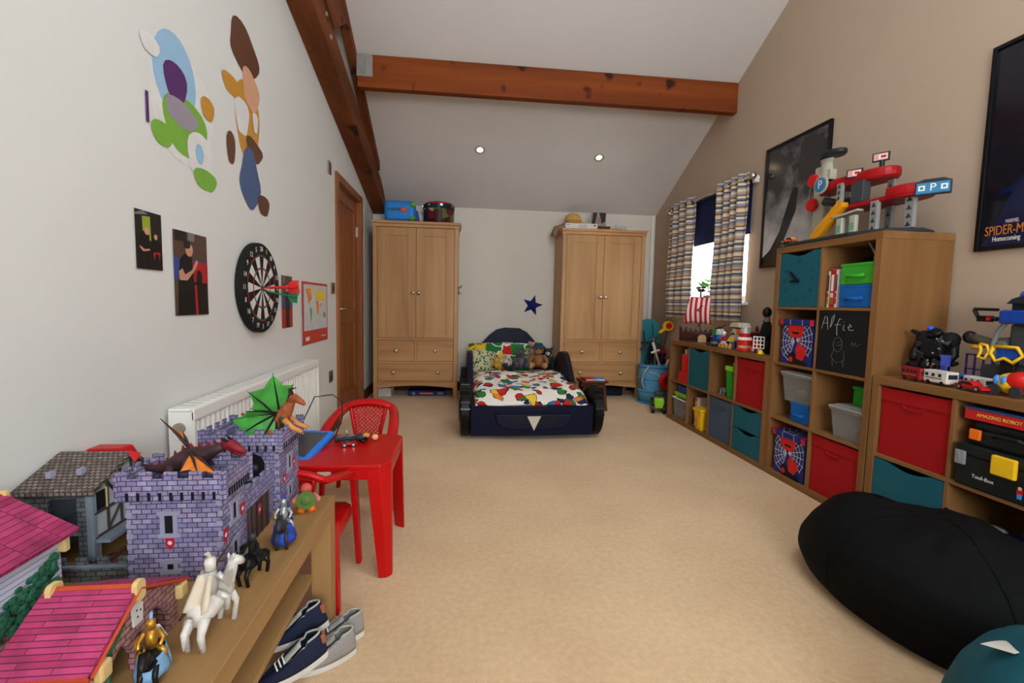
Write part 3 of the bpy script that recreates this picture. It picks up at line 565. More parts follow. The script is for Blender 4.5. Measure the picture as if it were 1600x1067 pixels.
def web_box(Y0, i, r, label, lid):
    u0, u1, z0, z1 = cell(i, r); t = inn(Y0, 'web_print_box', label, 'storage box', (u0+u1)/2+.005, .02, z0); W, H = .26, .24
    part('body', B().box(-W/2, W/2, 0, .3, 0, H), webM, t, bevel=.003)
    L = [-W/2, W/2, 0, H]; lay = [(webM, rect(-W/2, W/2, .0, H))]
    lay += web_lines(-.02, .14, .13, 110, 250, lim=L)+web_lines(.0, .15, .14, -40, 60, n=5, lim=L)
    lay += [(redW, [(-.075, H), (.06, H), (.055, .185), (.03, .165), (-.04, .165), (-.07, .19)]), (blackm, rect(-.035, .02, .187, .2)), (blackm, [(-.05, 0), (-.06, .05), (-.03, .08), (.02, .05), (.1, .02), (.1, 0)]), (redW, [(.01, .04), (.0, .1), (.03, .15), (.05, .11), (.08, .12), (.09, .07), (.06, .03)]), (redW, disc(-.035, .03, .018, 10))]
    flat('web_print', lay, T(0, -.0004, 0) @ M_FRONT, t, step=.00008)
    a = W/2+.012
    lb = B(); lb.box(-a, a, -.012, .31, 0, .035)
    lo = part('lid', lb, [webM], t, bevel=.004, label='blue lid with red corners and white web lines'); M = T(0, 0, H+.001)
    if lid == 'tilt': M = T(-.0, .0, H-.002) @ R3(7, 0, 0)
    lo.matrix_local = M
    flat('lid_print', web_lines(0, .12, .14, 0, 360, n=10, rings=4, lim=(-a, a, -.01, .3))+[(redW, rect(-a, -a+.03, -.012, .3)), (redW, rect(a-.03, a, -.012, .3))], T(0, 0, .0352), lo, step=.00008)
    flat('lid_edge_print', [(redW, rect(-a, -a+.03, 0, .035)), (redW, rect(a-.03, a, 0, .035)), (webL, rect(-.05, -.047, 0, .035)), (webL, rect(.05, .053, 0, .035))], T(0, -.0122, 0) @ M_FRONT, lo, step=.0001)
    return t
web_box(YT, 0, 2, 'blue and red web print box in the second row of the tall shelf', 'flat')
web_box(YT, 0, 0, 'web print box with tilted lid in the bottom row of the tall shelf', 'tilt')
u0, u1, z0, z1 = cell(1, 2)
chalk = mat('chalkboard', (15, 16, 16), .8, var=.2, vs=14); chalkL = mat('chalk', (165, 165, 160), .95)
t = inn(YT, 'chalkboard_insert', 'black chalkboard door with chalk writing in the tall shelf', 'cupboard insert', (u0+u1)/2, .005, z0+.002); part('front', B().box(-.1655, .1655, 0, .014, 0, .331), chalk, t, bevel=.001)
part('box', B().box(-.16, .16, .014, .3, 0, .32), chalk, t)
def strokes(name, lines, m, t, M, r=.0018):
    b = B()
    for l in lines: b.tube([tuple(M @ Vector((p[0], p[1], .0005))) for p in l], r, 4)
    return part(name, b, m, t)
CH = [[(-.14, .23), (-.12, .3), (-.105, .295), (-.095, .228)], [(-.137, .262), (-.1, .262)], [(-.08, .24), (-.07, .295), (-.055, .31), (-.06, .28), (-.075, .245)], [(-.03, .2), (-.035, .25), (-.02, .29), (-.005, .285)], [(-.05, .255), (-.01, .258)], [(.012, .258), (.008, .232), (.022, .228)], [(.01, .272), (.012, .274)], [(.04, .245), (.06, .25), (.05, .262), (.038, .245), (.05, .23), (.075, .234)]]
strokes('chalk_lettering', CH, chalkL, t, M_FRONT, .0014)
a = [[(-.02+.03*math.cos(q), .15+.04*math.sin(q)) for q in [2*PI*i/12 for i in range(13)]], [(-.045, .12), (-.06, .08), (-.02, .05), (.03, .07), (.02, .12)], [(-.03, .16), (.0, .165)], [(-.03, .145), (.005, .15)], [(.06, .15), (.07, .17), (.08, .15), (.09, .17), (.1, .15), (.12, .165)], [(-.05, .06), (-.045, .03)], [(.02, .065), (.025, .035)]]
strokes('chalk_drawing', a, mat('chalk_faint', (95, 95, 93), .95), t, M_FRONT, .0011)
def lidded_tub(label, Y0, u, d, z, w, dp, h, stuff):
    t = open_tub('lidded_tub', label, Y0, u, d, z, w, dp, h, tub, tub); part('lid', B().box(-w/2-.01, w/2+.01, -dp/2-.01, dp/2+.01, h, h+.014).box(-w/2+.01, w/2-.01, -dp/2+.01, dp/2-.01, h+.014, h+.022), clear('frosted_lid', (165, 162, 156), .75, .35), t, bevel=.004)
    part('panel_line', B().box(-w*.36, w*.36, -dp/2*.93-.002, -dp/2*.93, h*.8, h*.83).box(-w*.36, -w*.34, -dp/2*.93-.002, -dp/2*.93, h*.2, h*.8).box(w*.34, w*.36, -dp/2*.93-.002, -dp/2*.93, h*.2, h*.8), tub, t)
    for k, (m, x, y, zz, rr) in enumerate(stuff): part('toy_inside', B().ell((x, y, zz+.004), (rr, rr*.8, rr*.7), 8, 6), m, t, smooth=True)
u0, u1, z0, z1 = cell(0, 1)
fold_box('blue box under the clear lidded tub in the tall shelf', mat('blue_fabric', (14, 92, 170), .8), YT, u0+.22, .03, z0, .15, .22, .118)
t = inn(YT, 'toy_block', 'pale teal plastic block beside the blue box under the tub', 'toy', u0+.312, .06, z0); part('block', B().box(-.014, .014, 0, .16, 0, .115), mat('pale_teal', (120, 160, 150), .5), t, bevel=.003); part('stud', B().cyl((0, .0, .06), (0, -.006, .06), .01), greyP, t)
lidded_tub('clear lidded tub of bits perched on the blue box', YT, u0+.195, .15, z0+.1195, .25, .26, .165, [(pinkP, .07, -.06, .06, .03), (tanP, -.04, -.05, .05, .03), (greyP, .0, .0, .05, .04), (redP, .05, .03, .04, .025), (dgreyP, -.06, .05, .04, .03)])
u0, u1, z0, z1 = cell(1, 1)
lidded_tub('clear lidded tub below the small green box in the tall shelf', YT, u0+.225, .15, z0, .2, .27, .16, [(dgreyP, .02, -.04, .04, .035), (greyP, -.03, .02, .05, .04), (navyP, .03, .05, .04, .035)])
t = inn(YT, 'small_green_box', 'small bright green lidded box standing on the clear tub', 'storage box', u0+.245, .09, z0+.183); part('body', B().box(-.065, .065, 0, .16, 0, .085), greenP, t, bevel=.004); part('lid', B().box(-.069, .069, -.004, .164, .085, .103), greenP, t, bevel=.004); part('handle', B().box(-.025, .025, -.008, 0, .05, .06), greenP, t)
# --- right low unit
fabric_box(YR, 0, 1, 'red fabric box in the low shelf next to the tool box', redF)
teal_insert(YR, 0, 0, 'teal drawer below the red fabric box near the black beanbag', 0, .331)
u0, u1, z0, z1 = cell(1, 1)
tbM = mat('toolbox_green_black', (18, 24, 22), .5)
t = inn(YR, 'toy_tool_box', 'black-green toy tool box with yellow latch in the low shelf', 'tool box', u0+.19, -.005, z0); part('body', B().box(-.165, .14, 0, .26, 0, .125), tbM, t, bevel=.008); part('lid', B().box(-.168, .143, -.004, .262, .125, .168), tbM, t, bevel=.008)
part('latch', B().box(-.03, .05, -.018, 0, .085, .16), yelP, t, bevel=.006, label='yellow latch'); part('side_clip', B().box(-.16, -.125, -.012, 0, .085, .14).box(-.148, -.137, -.016, -.012, .1, .13), clear('grey_clip', (150, 155, 155), .8, .3), t, bevel=.004); part('side_clip', B().box(.105, .14, -.012, 0, .085, .14), clear('grey_clip', (150, 155, 155), .8, .3), t, bevel=.004)
text('lettering', 'Tool-Box', whiteP, t, T(-.062, -.0008, .05) @ M_FRONT, .02); flat('sticker', [(redP, rect(.05, .07, .04, .055)), (skyP, rect(.052, .068, .022, .04)), (skinP, disc(.06, .061, .007, 8)), (redP, rect(.11, .14, .05, .056))], T(0, -.0008, 0) @ M_FRONT, t)
t = inn(YR, 'toy_drill_case', 'black toy drill case with orange latches stacked on the tool box', 'tool case', u0+.19, .015, z0+.1695); part('body', B().box(-.14, .14, 0, .2, 0, .06), tbM, t, bevel=.012); part('lid', B().box(-.135, .135, .004, .198, .06, .095), tbM, t, bevel=.016); part('handle', B().tube([(-.05, -.002, .05), (-.04, -.02, .06), (.04, -.02, .06), (.05, -.002, .05)], .008, 8), black, t)
for x in (-.115, .085): part('latch', B().box(x-.018, x+.022, -.012, .0, .02, .062), orangeP, t, bevel=.004, label='orange latch')
t = inn(YR, 'robot_game_box', 'flat red game box with yellow lettering above the tool box', 'game box', u0+.18, .01, z0+.267); part('box', B().box(-.15, .15, 0, .22, 0, .042), bk_red, t, bevel=.002); part('lid_edge', B().box(-.152, .152, -.002, .222, .042, .05), mat('game_lid_blue', (40, 70, 110), .5), t)
text('lettering', 'AMAZING ROBOT', mat('gold_text', (225, 195, 70), .5), t, T(-.03, -.0008, .022) @ M_FRONT, .0185)
u0, u1, z0, z1 = cell(1, 0)
t = inn(YR, 'toy_plane', 'blue and red toy jet in the bottom cell below the tool box', 'toy', u0+.16, .08, z0+.12, 20); part('fuselage', B().tube([(-.12, 0, .05), (-.06, 0, .05), (.1, 0, .05), (.15, 0, .045)], [.012, .034, .03, .004], 10), navyP, t, smooth=True); part('wing', B().box(-.03, .04, -.1, .1, .035, .045), redP, t, bevel=.003); part('canopy', B().ell((-.03, -.0, .078), (.04, .018, .016)), greyP, t, smooth=True)
part('stand', B().cyl((0, 0, .03), (0, 0, -.12), .015).cyl((0, 0, -.12), (0, 0, -.115), .05), dgreyP, t)
t = inn(YR, 'toy_truck', 'yellow toy truck with blue wheels in the bottom cell', 'toy truck', u0+.24, .02, z0, 0); part('body', B().box(-.1, .1, 0, .09, .03, .06), yelP, t, bevel=.006); part('cab', B().box(.03, .1, .01, .08, .06, .12), redP, t, bevel=.008)
for x in (-.06, .06): part('wheel', B().cyl((x, -.012, .03), (x, .012, .03), .03, n=16).cyl((x, -.016, .03), (x, -.012, .03), .012, n=12), navyP, t)
# ---------------- race car bed ----------------
navyL = mat('navy_lacquer', (12, 15, 42), .45, spec=.2, var=.03); navyD = mat('navy_dark_recess', (10, 12, 26), .4); tyre = mat('tyre_black', (8, 8, 9), .4, spec=.2)
t = thing('car_bed', 'navy car-shaped child bed with black wheels and triangular badge', 'bed', (.575, 3.55, 0)); hw = .49
b = B(); pr = []
for i in range(13): x = -hw+2*hw*i/12; pr.append((x, .03+.0))
n = 14
b.grid(lambda u, v: (-hw+2*hw*u, .03-.03*math.sin(PI*u)+.012*(1-v), .04+.235*v), n, 4); b.grid(lambda u, v: (-hw+2*hw*u, .03-.03*math.sin(PI*u)+.07*v, .275), n, 1)
b.box(-hw, hw, .06, .1, .03, .272); fp = part('front_panel', b, navyL, t)
arc = [(-.3, .215), (-.29, .15), (-.24, .115), (-.16, .1), (.16, .1), (.24, .115), (.29, .15), (.3, .215)]
part('bumper', B().prism(arc, 1, -.022, .03), navyL, fp, bevel=.006)
part('grille', B().prism([(-.19, .2), (-.19, .17), (-.13, .14), (.13, .14), (.19, .17), (.19, .2)], 1, -.026, -.02), navyD, fp)
part('badge', B().prism([(-.055, .205), (.055, .205), (0, .09)], 1, -.034, -.026), mat('badge_silver', (196, 186, 172), .4), fp, bevel=.002, label='silver downward triangle badge')
for sx in (-1, 1):
    part('side_rail', B().prism([(.06, .03), (2.05, .03), (2.05, .42), (1.6, .36), (.7, .3), (.06, .27)], 0, min(sx*hw, sx*(hw-.035)), max(sx*hw, sx*(hw-.035))), navyL, t, bevel=.006)
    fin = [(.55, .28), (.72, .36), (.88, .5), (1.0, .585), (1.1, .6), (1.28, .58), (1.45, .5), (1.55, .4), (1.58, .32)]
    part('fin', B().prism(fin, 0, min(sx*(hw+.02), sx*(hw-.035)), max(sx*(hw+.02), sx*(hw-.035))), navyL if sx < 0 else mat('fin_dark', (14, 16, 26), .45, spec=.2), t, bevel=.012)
    for yw in (.2, 1.3):
        x0 = sx*(hw+.003); x1 = sx*(hw+.085); r = .205
        wh = part('wheel', B().tube([(x0, yw, r), (x0+sx*.012, yw, r), (x1-sx*.012, yw, r), (x1, yw, r)], [r-.02, r, r, r-.02], 32), tyre, t, smooth=False)
        part('hub', B().tube([(x1, yw, r), (x1+sx*.01, yw, r)], [.11, .095], 20), mat('hub_grey', (60, 62, 68), .3, .5), wh)
        for k in range(12):
            a = k*PI/12*.95; xx = (x0+x1)/2; part('tread_rib', B().cbox((xx, yw-(r+.001)*math.cos(a), r+(r+.001)*math.sin(a)), (.074, .006, .012), R3(-math.degrees(a))), mat('tread_grey', (18, 18, 19), .25), wh)
hb = [(-.47, .25), (-.45, .5), (-.4, .56), (-.32, .6), (-.24, .69), (-.15, .76), (-.05, .785), (.13, .78), (.22, .735), (.3, .65), (.38, .55), (.45, .48), (.47, .25)]
part('headboard', B().prism(hb, 1, 2.02, 2.06), navyL, t, bevel=.008); part('base_board', B().box(-hw+.035, hw-.035, .1, 2.02, .1, .13), navyL, t)
tag(part('mattress', B().box(-.44, .44, .11, 2.01, .13, .285), mat('mattress_white', (205, 200, 196), .9), None, bevel=.03), 'white mattress under the comic print duvet', 'mattress').location = (.575, 3.55, .001)
random.seed(3)
cols = [(186, 34, 30), (44, 120, 52), (60, 110, 170), (232, 190, 50), (186, 34, 30), (225, 120, 45), (40, 110, 60), (35, 40, 80)]
duvM = patches('comic_print_cotton', (232, 226, 214), cols, 10.5, .5)
from mathutils import noise
def duv(u, v):
    x = -.455+.91*u; y = .075+1.3*v
    z = .375+.03*noise.noise((x*4, y*4, 1))+.018*noise.noise((x*9, y*9, 2))
    e = min(u, 1-u); z -= .05*max(0, 1-e/.07)**2
    f = max(0, 1-v/.13); z -= .085*f*f; y -= .03*f-.03*noise.noise((x*5, 0, 3))*f
    if v > .8: z -= .05*((v-.8)/.2)**2
    return (x, y, z)
o = tag(B().grid(duv, 44, 60).build('duvet', duvM, None, smooth=True, solid=.03), 'rumpled white duvet with bright comic print on the car bed', 'duvet'); o.location = (.575, 3.55, -.012)
def pillow(name, label, m, loc, M, w, h, th, panels=None):
    t = thing(name, label, 'pillow', M=T(*loc) @ M)
    def fn(sg):
        def f(u, v):
            a, c = 2*u-1, 2*v-1; k = (1-abs(a)**3.2)*(1-abs(c)**3.2); pin = 1-.06*(a*a*c*c)
            return (a*w/2*pin, sg*(th/2*max(0, k)**.5), c*h/2*pin+h/2)
        return f
    b = B(); b.grid(fn(-1), 16, 16); b.grid(fn(1), 16, 16)
    part('cushion', b, m, t, smooth=True); part('piping', B().tube([(-w/2*.97, 0, .02), (-w/2, 0, h/2), (-w/2*.97, 0, h-.02), (0, 0, h), (w/2*.97, 0, h-.02), (w/2, 0, h/2), (w/2*.97, 0, .02), (0, 0, 0), (-w/2*.97, 0, .02)], .004, 6), panels or whiteP, t)
    return t
pilM = patches('comic_pillow_cotton', (40, 112, 52), [(40, 120, 54), (190, 34, 30), (70, 130, 170), (40, 110, 50), (226, 190, 60), (190, 34, 30)], 6.5, .62, seed=5, line=(225, 222, 214))
pillow('pillow', 'green and red comic print pillow leaning on the navy headboard', pilM, (.545, 5.43, .285), R3(-18), .62, .34, .13)
leo = patches('leaf_spot_cotton', (196, 190, 150), [(50, 100, 54), (40, 80, 44), (60, 110, 60)], 34, .4, seed=2, line=(40, 70, 40))
pillow('pillow', 'cream cushion with green leopard spots in the corner of the bed', leo, (.26, 5.22, .285), R3(-20, 8, 18), .3, .27, .11)
pillow('pillow', 'small yellow comic cushion behind the cream spotted one', patches('yellow_comic', (220, 186, 40), [(70, 60, 30), (220, 190, 60), (90, 80, 40)], 14, .4, seed=8), (.2, 5.42, .37), R3(-14, 0, 10), .22, .24, .08)
def plush(label, loc, rz, sc, body, light, tilt=0, hat=None, ears='round', name='plush_toy'):
    t = thing(name, label, 'plush toy', M=T(*loc) @ R3(0, 0, rz) @ R3(tilt) @ Matrix.Scale(sc, 4))
    part('body', B().ell((0, 0, .085), (.07, .06, .085)).ell((0, -.03, .08), (.05, .045, .06)), body, t, smooth=True)
    hd = part('head', B().ell((0, -.01, .205), (.062, .056, .056)), body, t, smooth=True)
    part('muzzle', B().ell((0, -.06, .19), (.03, .026, .024)), light, hd, smooth=True); part('nose', B().ell((0, -.085, .197), (.01, .008, .007), 8, 6), blackm, hd, smooth=True)
    for sx in (-1, 1):
        part('eye', B().ell((sx*.025, -.06, .222), .007, 8, 6), blackm, hd, smooth=True)
        part('ear', B().ell((sx*.05, 0, .25 if ears == 'round' else .27), (.022, .012, .022) if ears == 'round' else (.014, .01, .05)), body, hd, smooth=True)
        part('arm', B().tube([(sx*.055, -.01, .14), (sx*.095, -.04, .1), (sx*.1, -.075, .075)], [.026, .024, .022], 10).ell((sx*.1, -.078, .073), .025, 10, 6), body, t, smooth=True)
        part('leg', B().tube([(sx*.04, -.01, .04), (sx*.07, -.07, .03), (sx*.08, -.11, .032)], [.032, .03, .028], 10).ell((sx*.082, -.118, .04), (.03, .02, .036)), light if hat else body, t, smooth=True)
    if hat: part('hat', B().lathe([(.085, 0), (.085, .006), (.055, .01), (.045, .05), (.001, .055)], (0, 0, .24), 18), hat, t, smooth=True)
    return t
fur = lambda n, c: mat(n, c, .95, var=.18, vs=60, bump=.6, bs=220)
brownF, greyF, yelF, darkF, creamF = fur('fur_brown', (150, 100, 62)), fur('fur_grey', (92, 84, 92)), fur('fur_yellow', (205, 160, 50)), fur('fur_charcoal', (52, 48, 54)), fur('fur_cream', (206, 190, 160))
plush('brown teddy with teal hat sitting at the right of the bed', (.86, 5.08, .37), -10, .95, brownF, fur('fur_tan', (190, 140, 95)), hat=fur('felt_teal', (26, 78, 92)))
plush('yellow plush toy lying at the middle of the bed', (.42, 4.98, .35), 20, .62, yelF, creamF, tilt=-40)
plush('grey plush rabbit slumped in front of the pillow', (.66, 5.05, .36), 5, .8, greyF, fur('fur_dusk', (70, 62, 72)), tilt=-20, ears='long')
plush('small pale green and cream plush beside the teddy', (.74, 5.2, .38), 0, .75, fur('fur_green', (120, 140, 96)), creamF)
plush('dark charcoal plush leaning against the dark bed fin', (.985, 5.18, .36), -15, .85, darkF, fur('fur_white', (205, 200, 195)))
plush('pale pink plush behind the brown teddy', (.83, 5.33, .45), 0, .72, fur('fur_pink', (196, 150, 146)), creamF)
plush('tiny black plush lying on the duvet', (.55, 4.86, .36), 60, .5, darkF, greyF, tilt=-60)
plush('small white plush lying between the yellow and grey ones', (.5, 5.12, .37), -20, .55, fur('fur_white', (205, 200, 195)), pinkP, tilt=-20)
# felt star with its cord
t = thing('felt_star', 'dark blue felt star hanging on the wall above the bed', 'star', (.872, YB-.001, 1.06))
pts = [((.14 if i % 2 == 0 else .058)*math.sin(i*PI/5+.25), (.14 if i % 2 == 0 else .058)*math.cos(i*PI/5+.25)) for i in range(10)]
b = B(); b.add([(x, 0, z) for x, z in pts]+[(0, -.055, 0)], [tuple(range(10))]+[(i, (i+1) % 10, 10) for i in range(10)]); part('star_body', b, mat('navy_felt', (26, 32, 104), .95, bump=.3, bs=400), t, bevel=.004)
part('cord', B().tube([(.075, -.006, -.11), (.1, -.004, -.2), (.1, -.004, -.3), (.125, -.004, -.42), (.14, -.004, -.55)], .0025, 5), trimW, t)
# bedside stool
stoolM = wood('dark_stool_wood', (78, 40, 24), (108, 58, 34), 'X', 9, .4)
t = thing('bedside_stool', 'small dark brown wooden stool between bed and wardrobe', 'stool', (1.36, 4.66, 0))
part('seat', B().box(-.14, .14, -.12, .12, .285, .31), stoolM, t, bevel=.008); part('apron', B().box(-.11, .11, -.09, -.075, .24, .285).box(-.11, .11, .075, .09, .24, .285), stoolM, t)
for sx in (-1, 1):
    for sy in (-1, 1): part('leg', B().tube([(sx*.1, sy*.08, .285), (sx*.125, sy*.1, 0)], .017, 8), stoolM, t)
for k, (m, lb, dx) in enumerate(((bk_red, 'red covered children book lying on the brown stool', -.05), (skyP, 'pale blue children book lying on the brown stool', .06))):
    t = thing('picture_book', lb, 'book', (1.36+dx, 4.63, .3105), 8-16*k); part('cover', B().box(-.055, .055, -.075, .075, 0, .003).box(-.055, .055, -.075, .075, .015, .018).box(-.055, -.052, -.075, .075, .003, .015), m, t); part('pages', B().box(-.052, .05, -.072, .072, .003, .015), whiteP, t)
# on top of the wardrobes
t = thing('toy_suitcase', 'sky blue ride-on toy case with green knobs on the left wardrobe', 'toy case', (-.66, 5.32, 1.931), 0)
bc = mat('case_blue', (36, 128, 205), .4); part('shell', B().box(-.18, .15, -.09, .1, .012, .235), bc, t, bevel=.045, seg=4); part('nose_button', B().ell((.03, -.092, .135), (.034, .012, .027), 16, 8), mat('button_orange', (220, 80, 30), .4), t, smooth=True); part('strap', B().box(-.14, .02, -.096, -.088, .122, .15), mat('strap_grey', (54, 96, 130), .6), t, bevel=.003)
for z in (.045, .19): part('knob', B().ell((.125, -.08, z), (.035, .04, .028)), mat('knob_green', (96, 170, 50), .5), t, smooth=True)
part('fold_panel', B().prism([(.13, 0), (.2, 0), (.17, .14), (.13, .13)], 1, -.04, .05), mat('case_navy', (24, 56, 130), .4), t)
part('wheel', B().cyl((-.12, -.07, .014), (-.12, .08, .014), .014).cyl((.1, -.07, .014), (.1, .08, .014), .014), greenP, t)
t = thing('paper_bag', 'pale card leaning between blue case and red drum', 'card', (-.455, 5.45, 1.931)); part('card', B().box(-.04, .04, 0, .01, 0, .17, R3(-10)), mat('pale_card', (190, 200, 205), .8), t); part('fold', B().box(-.035, .035, -.012, -.01, .02, .12, R3(-10)), whiteP, t)
t = thing('toy_drum', 'dark printed tin drum with red top on the left wardrobe', 'drum', (-.26, 5.35, 1.931)); drM = patches('drum_print', (40, 16, 18), [(110, 24, 26), (30, 30, 60), (150, 150, 150), (80, 100, 40), (70, 14, 18), (20, 18, 22)], 11, .75, rough=.4, seed=3)
part('shell', B().lathe([(.168, .0), (.17, .02), (.17, .18), (.168, .2)], n=32), drM, t, smooth=False); part('top_rim', B().lathe([(.173, .165), (.177, .172), (.177, .21), (.165, .214)], n=32), mat('rim_teal', (20, 34, 44), .35), t, smooth=False); part('drum_skin', B().lathe([(.165, .21), (.15, .232), (.08, .25), (.001, .252)], n=32), mat('drum_red', (176, 20, 36), .5), t, smooth=True)
part('base_rim', B().lathe([(.173, .0), (.175, .015), (.17, .02)], n=32), black, t)
for k in range(8):
    a = 2*PI*k/8+.2; part('clip', B().cbox((.178*math.cos(a), .178*math.sin(a), .195), (.012, .025, .022), R3(0, 0, math.degrees(a))), silver, t)
zt = 1.931
t = thing('printer_box', 'flat white carton under the straw hat on the right wardrobe', 'box', (1.34, 5.32, zt)); part('carton', B().box(-.185, .185, -.1, .12, 0, .062), mat('carton_white', (214, 206, 198), .7), t, bevel=.002); flat('print', [(mat('print_red2', (120, 40, 40), .6), rect(.14, .165, .035, .05)), (greyP, rect(-.17, -.14, .042, .052)), (mat('print_pale', (190, 180, 178), .6), rect(-.03, .06, .01, .05))], T(0, -.1005, 0) @ M_FRONT, t)
t = thing('straw_hat', 'yellow straw sun hat lying on the white carton', 'hat', (1.29, 5.31, zt+.0625)); straw = mat('straw', (190, 154, 80), .85, var=.15, vs=120, bump=.4, bs=300)
part('brim', B().lathe([(.15, .0), (.155, .004), (.1, .018), (.09, .02)], n=28, sq=.72), straw, t, smooth=True); part('crown', B().lathe([(.1, .015), (.098, .05), (.085, .09), (.055, .115), (.001, .12)], (-.03, 0, 0), 24, sq=.8), straw, t, smooth=True); part('band', B().lathe([(.102, .02), (.102, .04), (.099, .041)], (-.03, 0, 0), 24, sq=.8), mat('hat_band', (176, 112, 70), .8), t)
t = thing('wooden_tray', 'flat brown wooden box beside the white carton', 'box', (1.61, 5.34, zt)); part('box', B().box(-.075, .075, -.09, .09, 0, .035), stoolM, t, bevel=.003); part('lid', B().box(-.078, .078, -.093, .093, .035, .045), stoolM, t, bevel=.003)
t = thing('standing_picture', 'dark and pale picture block standing on the brown box', 'picture', (1.575, 5.36, zt+.0455)); part('block', B().box(-.085, .085, -.01, .012, 0, .17), mat('picture_pale', (150, 138, 130), .6), t, bevel=.002)
flat('print', [(mat('picture_dark', (44, 30, 26), .5), [(-.085, .03), (-.07, .17), (-.02, .17), (-.03, .1), (-.05, .03)]), (mat('picture_dark', (44, 30, 26), .5), [(.0, .17), (.085, .17), (.075, .07), (.03, .04), (.02, .1)]), (mat('picture_skin', (150, 110, 92), .5), [(-.03, .04), (-.01, .12), (.01, .12), (.015, .05)])], T(0, -.0105, 0) @ M_FRONT, t)
t = thing('metal_toy_tank', 'grey metal model with raised bits at the right wardrobe edge', 'model', (1.8, 5.3, zt)); part('base', B().box(-.09, .09, -.04, .04, 0, .018), dgreyP, t, bevel=.003)
for k in range(6): part('turret', B().cyl((-.075+.03*k, 0, .018), (-.075+.03*k+.006*(k % 2), 0, .05+.012*((k*2) % 3)), .012, .009, 8), silver, t)
t = thing('rolled_blanket', 'rolled tan cloth hanging over the left corner of the right wardrobe', 'cloth', (1.145, 5.47, zt)); tanC = mat('tan_cloth', (150, 122, 98), .95, var=.15, vs=40)
part('roll', B().tube([(.06, -.1, .028), (.0, -.08, .04), (-.05, -.02, .03), (-.07, .04, -.03)], [.026, .034, .036, .03], 12).ell((-.07, .045, -.03), .03), tanC, t, smooth=True); part('tail', B().tube([(-.055, -.05, .02), (-.068, -.06, -.03), (-.066, -.055, -.07)], [.028, .03, .018], 10), tanC, t, smooth=True)
# under the wardrobes
t = thing('shoe_box', 'white shoe box pushed under the left wardrobe', 'box', (-.85, 5.37, 0)); part('box', B().box(-.07, .07, -.05, .2, 0, .075), mat('carton_white', (214, 206, 198), .7), t, bevel=.002); part('lid', B().box(-.073, .073, -.053, .203, .075, .095), mat('carton_white', (214, 206, 198), .7), t, bevel=.002)
t = thing('board_game', 'dark blue board game box under the left wardrobe', 'game box', (-.38, 5.42, 0)); part('box', B().box(-.21, .21, -.08, .16, 0, .06), mat('game_navy', (30, 36, 92), .5), t, bevel=.003); flat('print', [(mat('game_pale', (110, 120, 150), .5), disc(-.15, .03, .02, 12)), (orangeP, rect(-.08, .07, .02, .04)), (mat('game_pale', (110, 120, 150), .5), rect(.12, .19, .015, .045))], T(0, -.0806, 0) @ M_FRONT, t)
t = thing('storage_bag', 'dark blue storage bag under the right wardrobe', 'bag', (1.62, 5.42, 0)); part('bag', B().box(-.3, .32, -.1, .15, 0, .1), mat('bag_navy', (20, 26, 40), .8), t, bevel=.03, seg=3); part('handle', B().tube([(-.05, -.1, .06), (-.03, -.12, .05), (.03, -.12, .05), (.05, -.1, .06)], .006, 6), black, t)
t = thing('coat_hook', 'small dark hook on the side of the left wardrobe', 'hook', (-.034, 5.33, 1.2)); part('plate', B().box(0, .008, -.02, .02, -.04, .06), black, t, bevel=.002); part('prong', B().tube([(.008, 0, .04), (.03, 0, .05), (.035, 0, .07)], .006, 6).tube([(.008, 0, -.01), (.025, 0, -.03), (.03, 0, -.01)], .005, 6), black, t, smooth=True)
# ---------------- toy bin in the corner ----------------
binM = clear('blue_mesh_bin', (90, 158, 196), .8, .6)
t = thing('pop_up_toy_bin', 'pale blue pop-up mesh bin of toys in the corner by the curtain', 'toy bin', (2.17, 4.98, 0))
part('wall', B().lathe([(.17, .0), (.175, .14), (.168, .2), (.178, .3), (.17, .42)], n=28), clear('blue_mesh_bin', (90, 158, 196), .8, .6), t, smooth=True)
for z in (.01, .14, .28, .415): part('hoop', B().tube([(.176*math.cos(a), .176*math.sin(a), z) for a in [2*PI*i/28 for i in range(29)]], .011, 6), mat('bin_blue', (70, 140, 190), .7), t, smooth=True)
part('carry_strap', B().tube([(-.12, -.13, .42), (-.17, -.12, .36), (-.185, -.1, .25), (-.16, -.12, .17)], .012, 6), mat('strap_pale', (150, 160, 165), .8), t, smooth=True)
part('white_logo', B().tube([(-.12, -.134, .36), (-.06, -.168, .345), (.0, -.183, .3)], .012, 6), mat('strap_pale', (150, 160, 165), .8), t)
def sword(label, p0, p1, mb, mh, r=.016):
    p0, p1 = Vector(p0), Vector(p1); d = (p1-p0); t = thing('toy_sword', label, 'toy sword', tuple(p0))
    part('blade', B().tube([(0, 0, 0), tuple(d*.74)], r, 8, sc=(1, .5)), mb, t); part('hilt', B().tube([tuple(d*.74), tuple(d)], r*.8, 8), mh, t); g = d.normalized().cross(Vector((0, 1, 0)))*.05; part('guard', B().tube([tuple(d*.74-g), tuple(d*.74+g)], r*.6, 6), mh, t)
sword('white and pink foam sword sticking out of the blue bin', (2.25, 4.95, .3), (2.11, 4.92, .68), mat('foam_pinkwhite', (200, 176, 176), .7), whiteP, .02)
sword('red and white foam sword at the shelf side of the bin', (2.27, 5.0, .3), (2.34, 4.96, .56), whiteP, redP, .016)
sword('thin silver sword rising highest from the bin', (2.2, 5.0, .3), (2.14, 5.03, .88), silver, black, .008)
sword('dark grey sword leaning to the wardrobe side of the bin', (2.12, 5.02, .3), (2.05, 5.05, .8), dgreyP, black, .014)
sword('brown wooden sword crossing in the bin', (2.14, 4.98, .3), (2.22, 5.08, .74), brownP, brownP, .014)
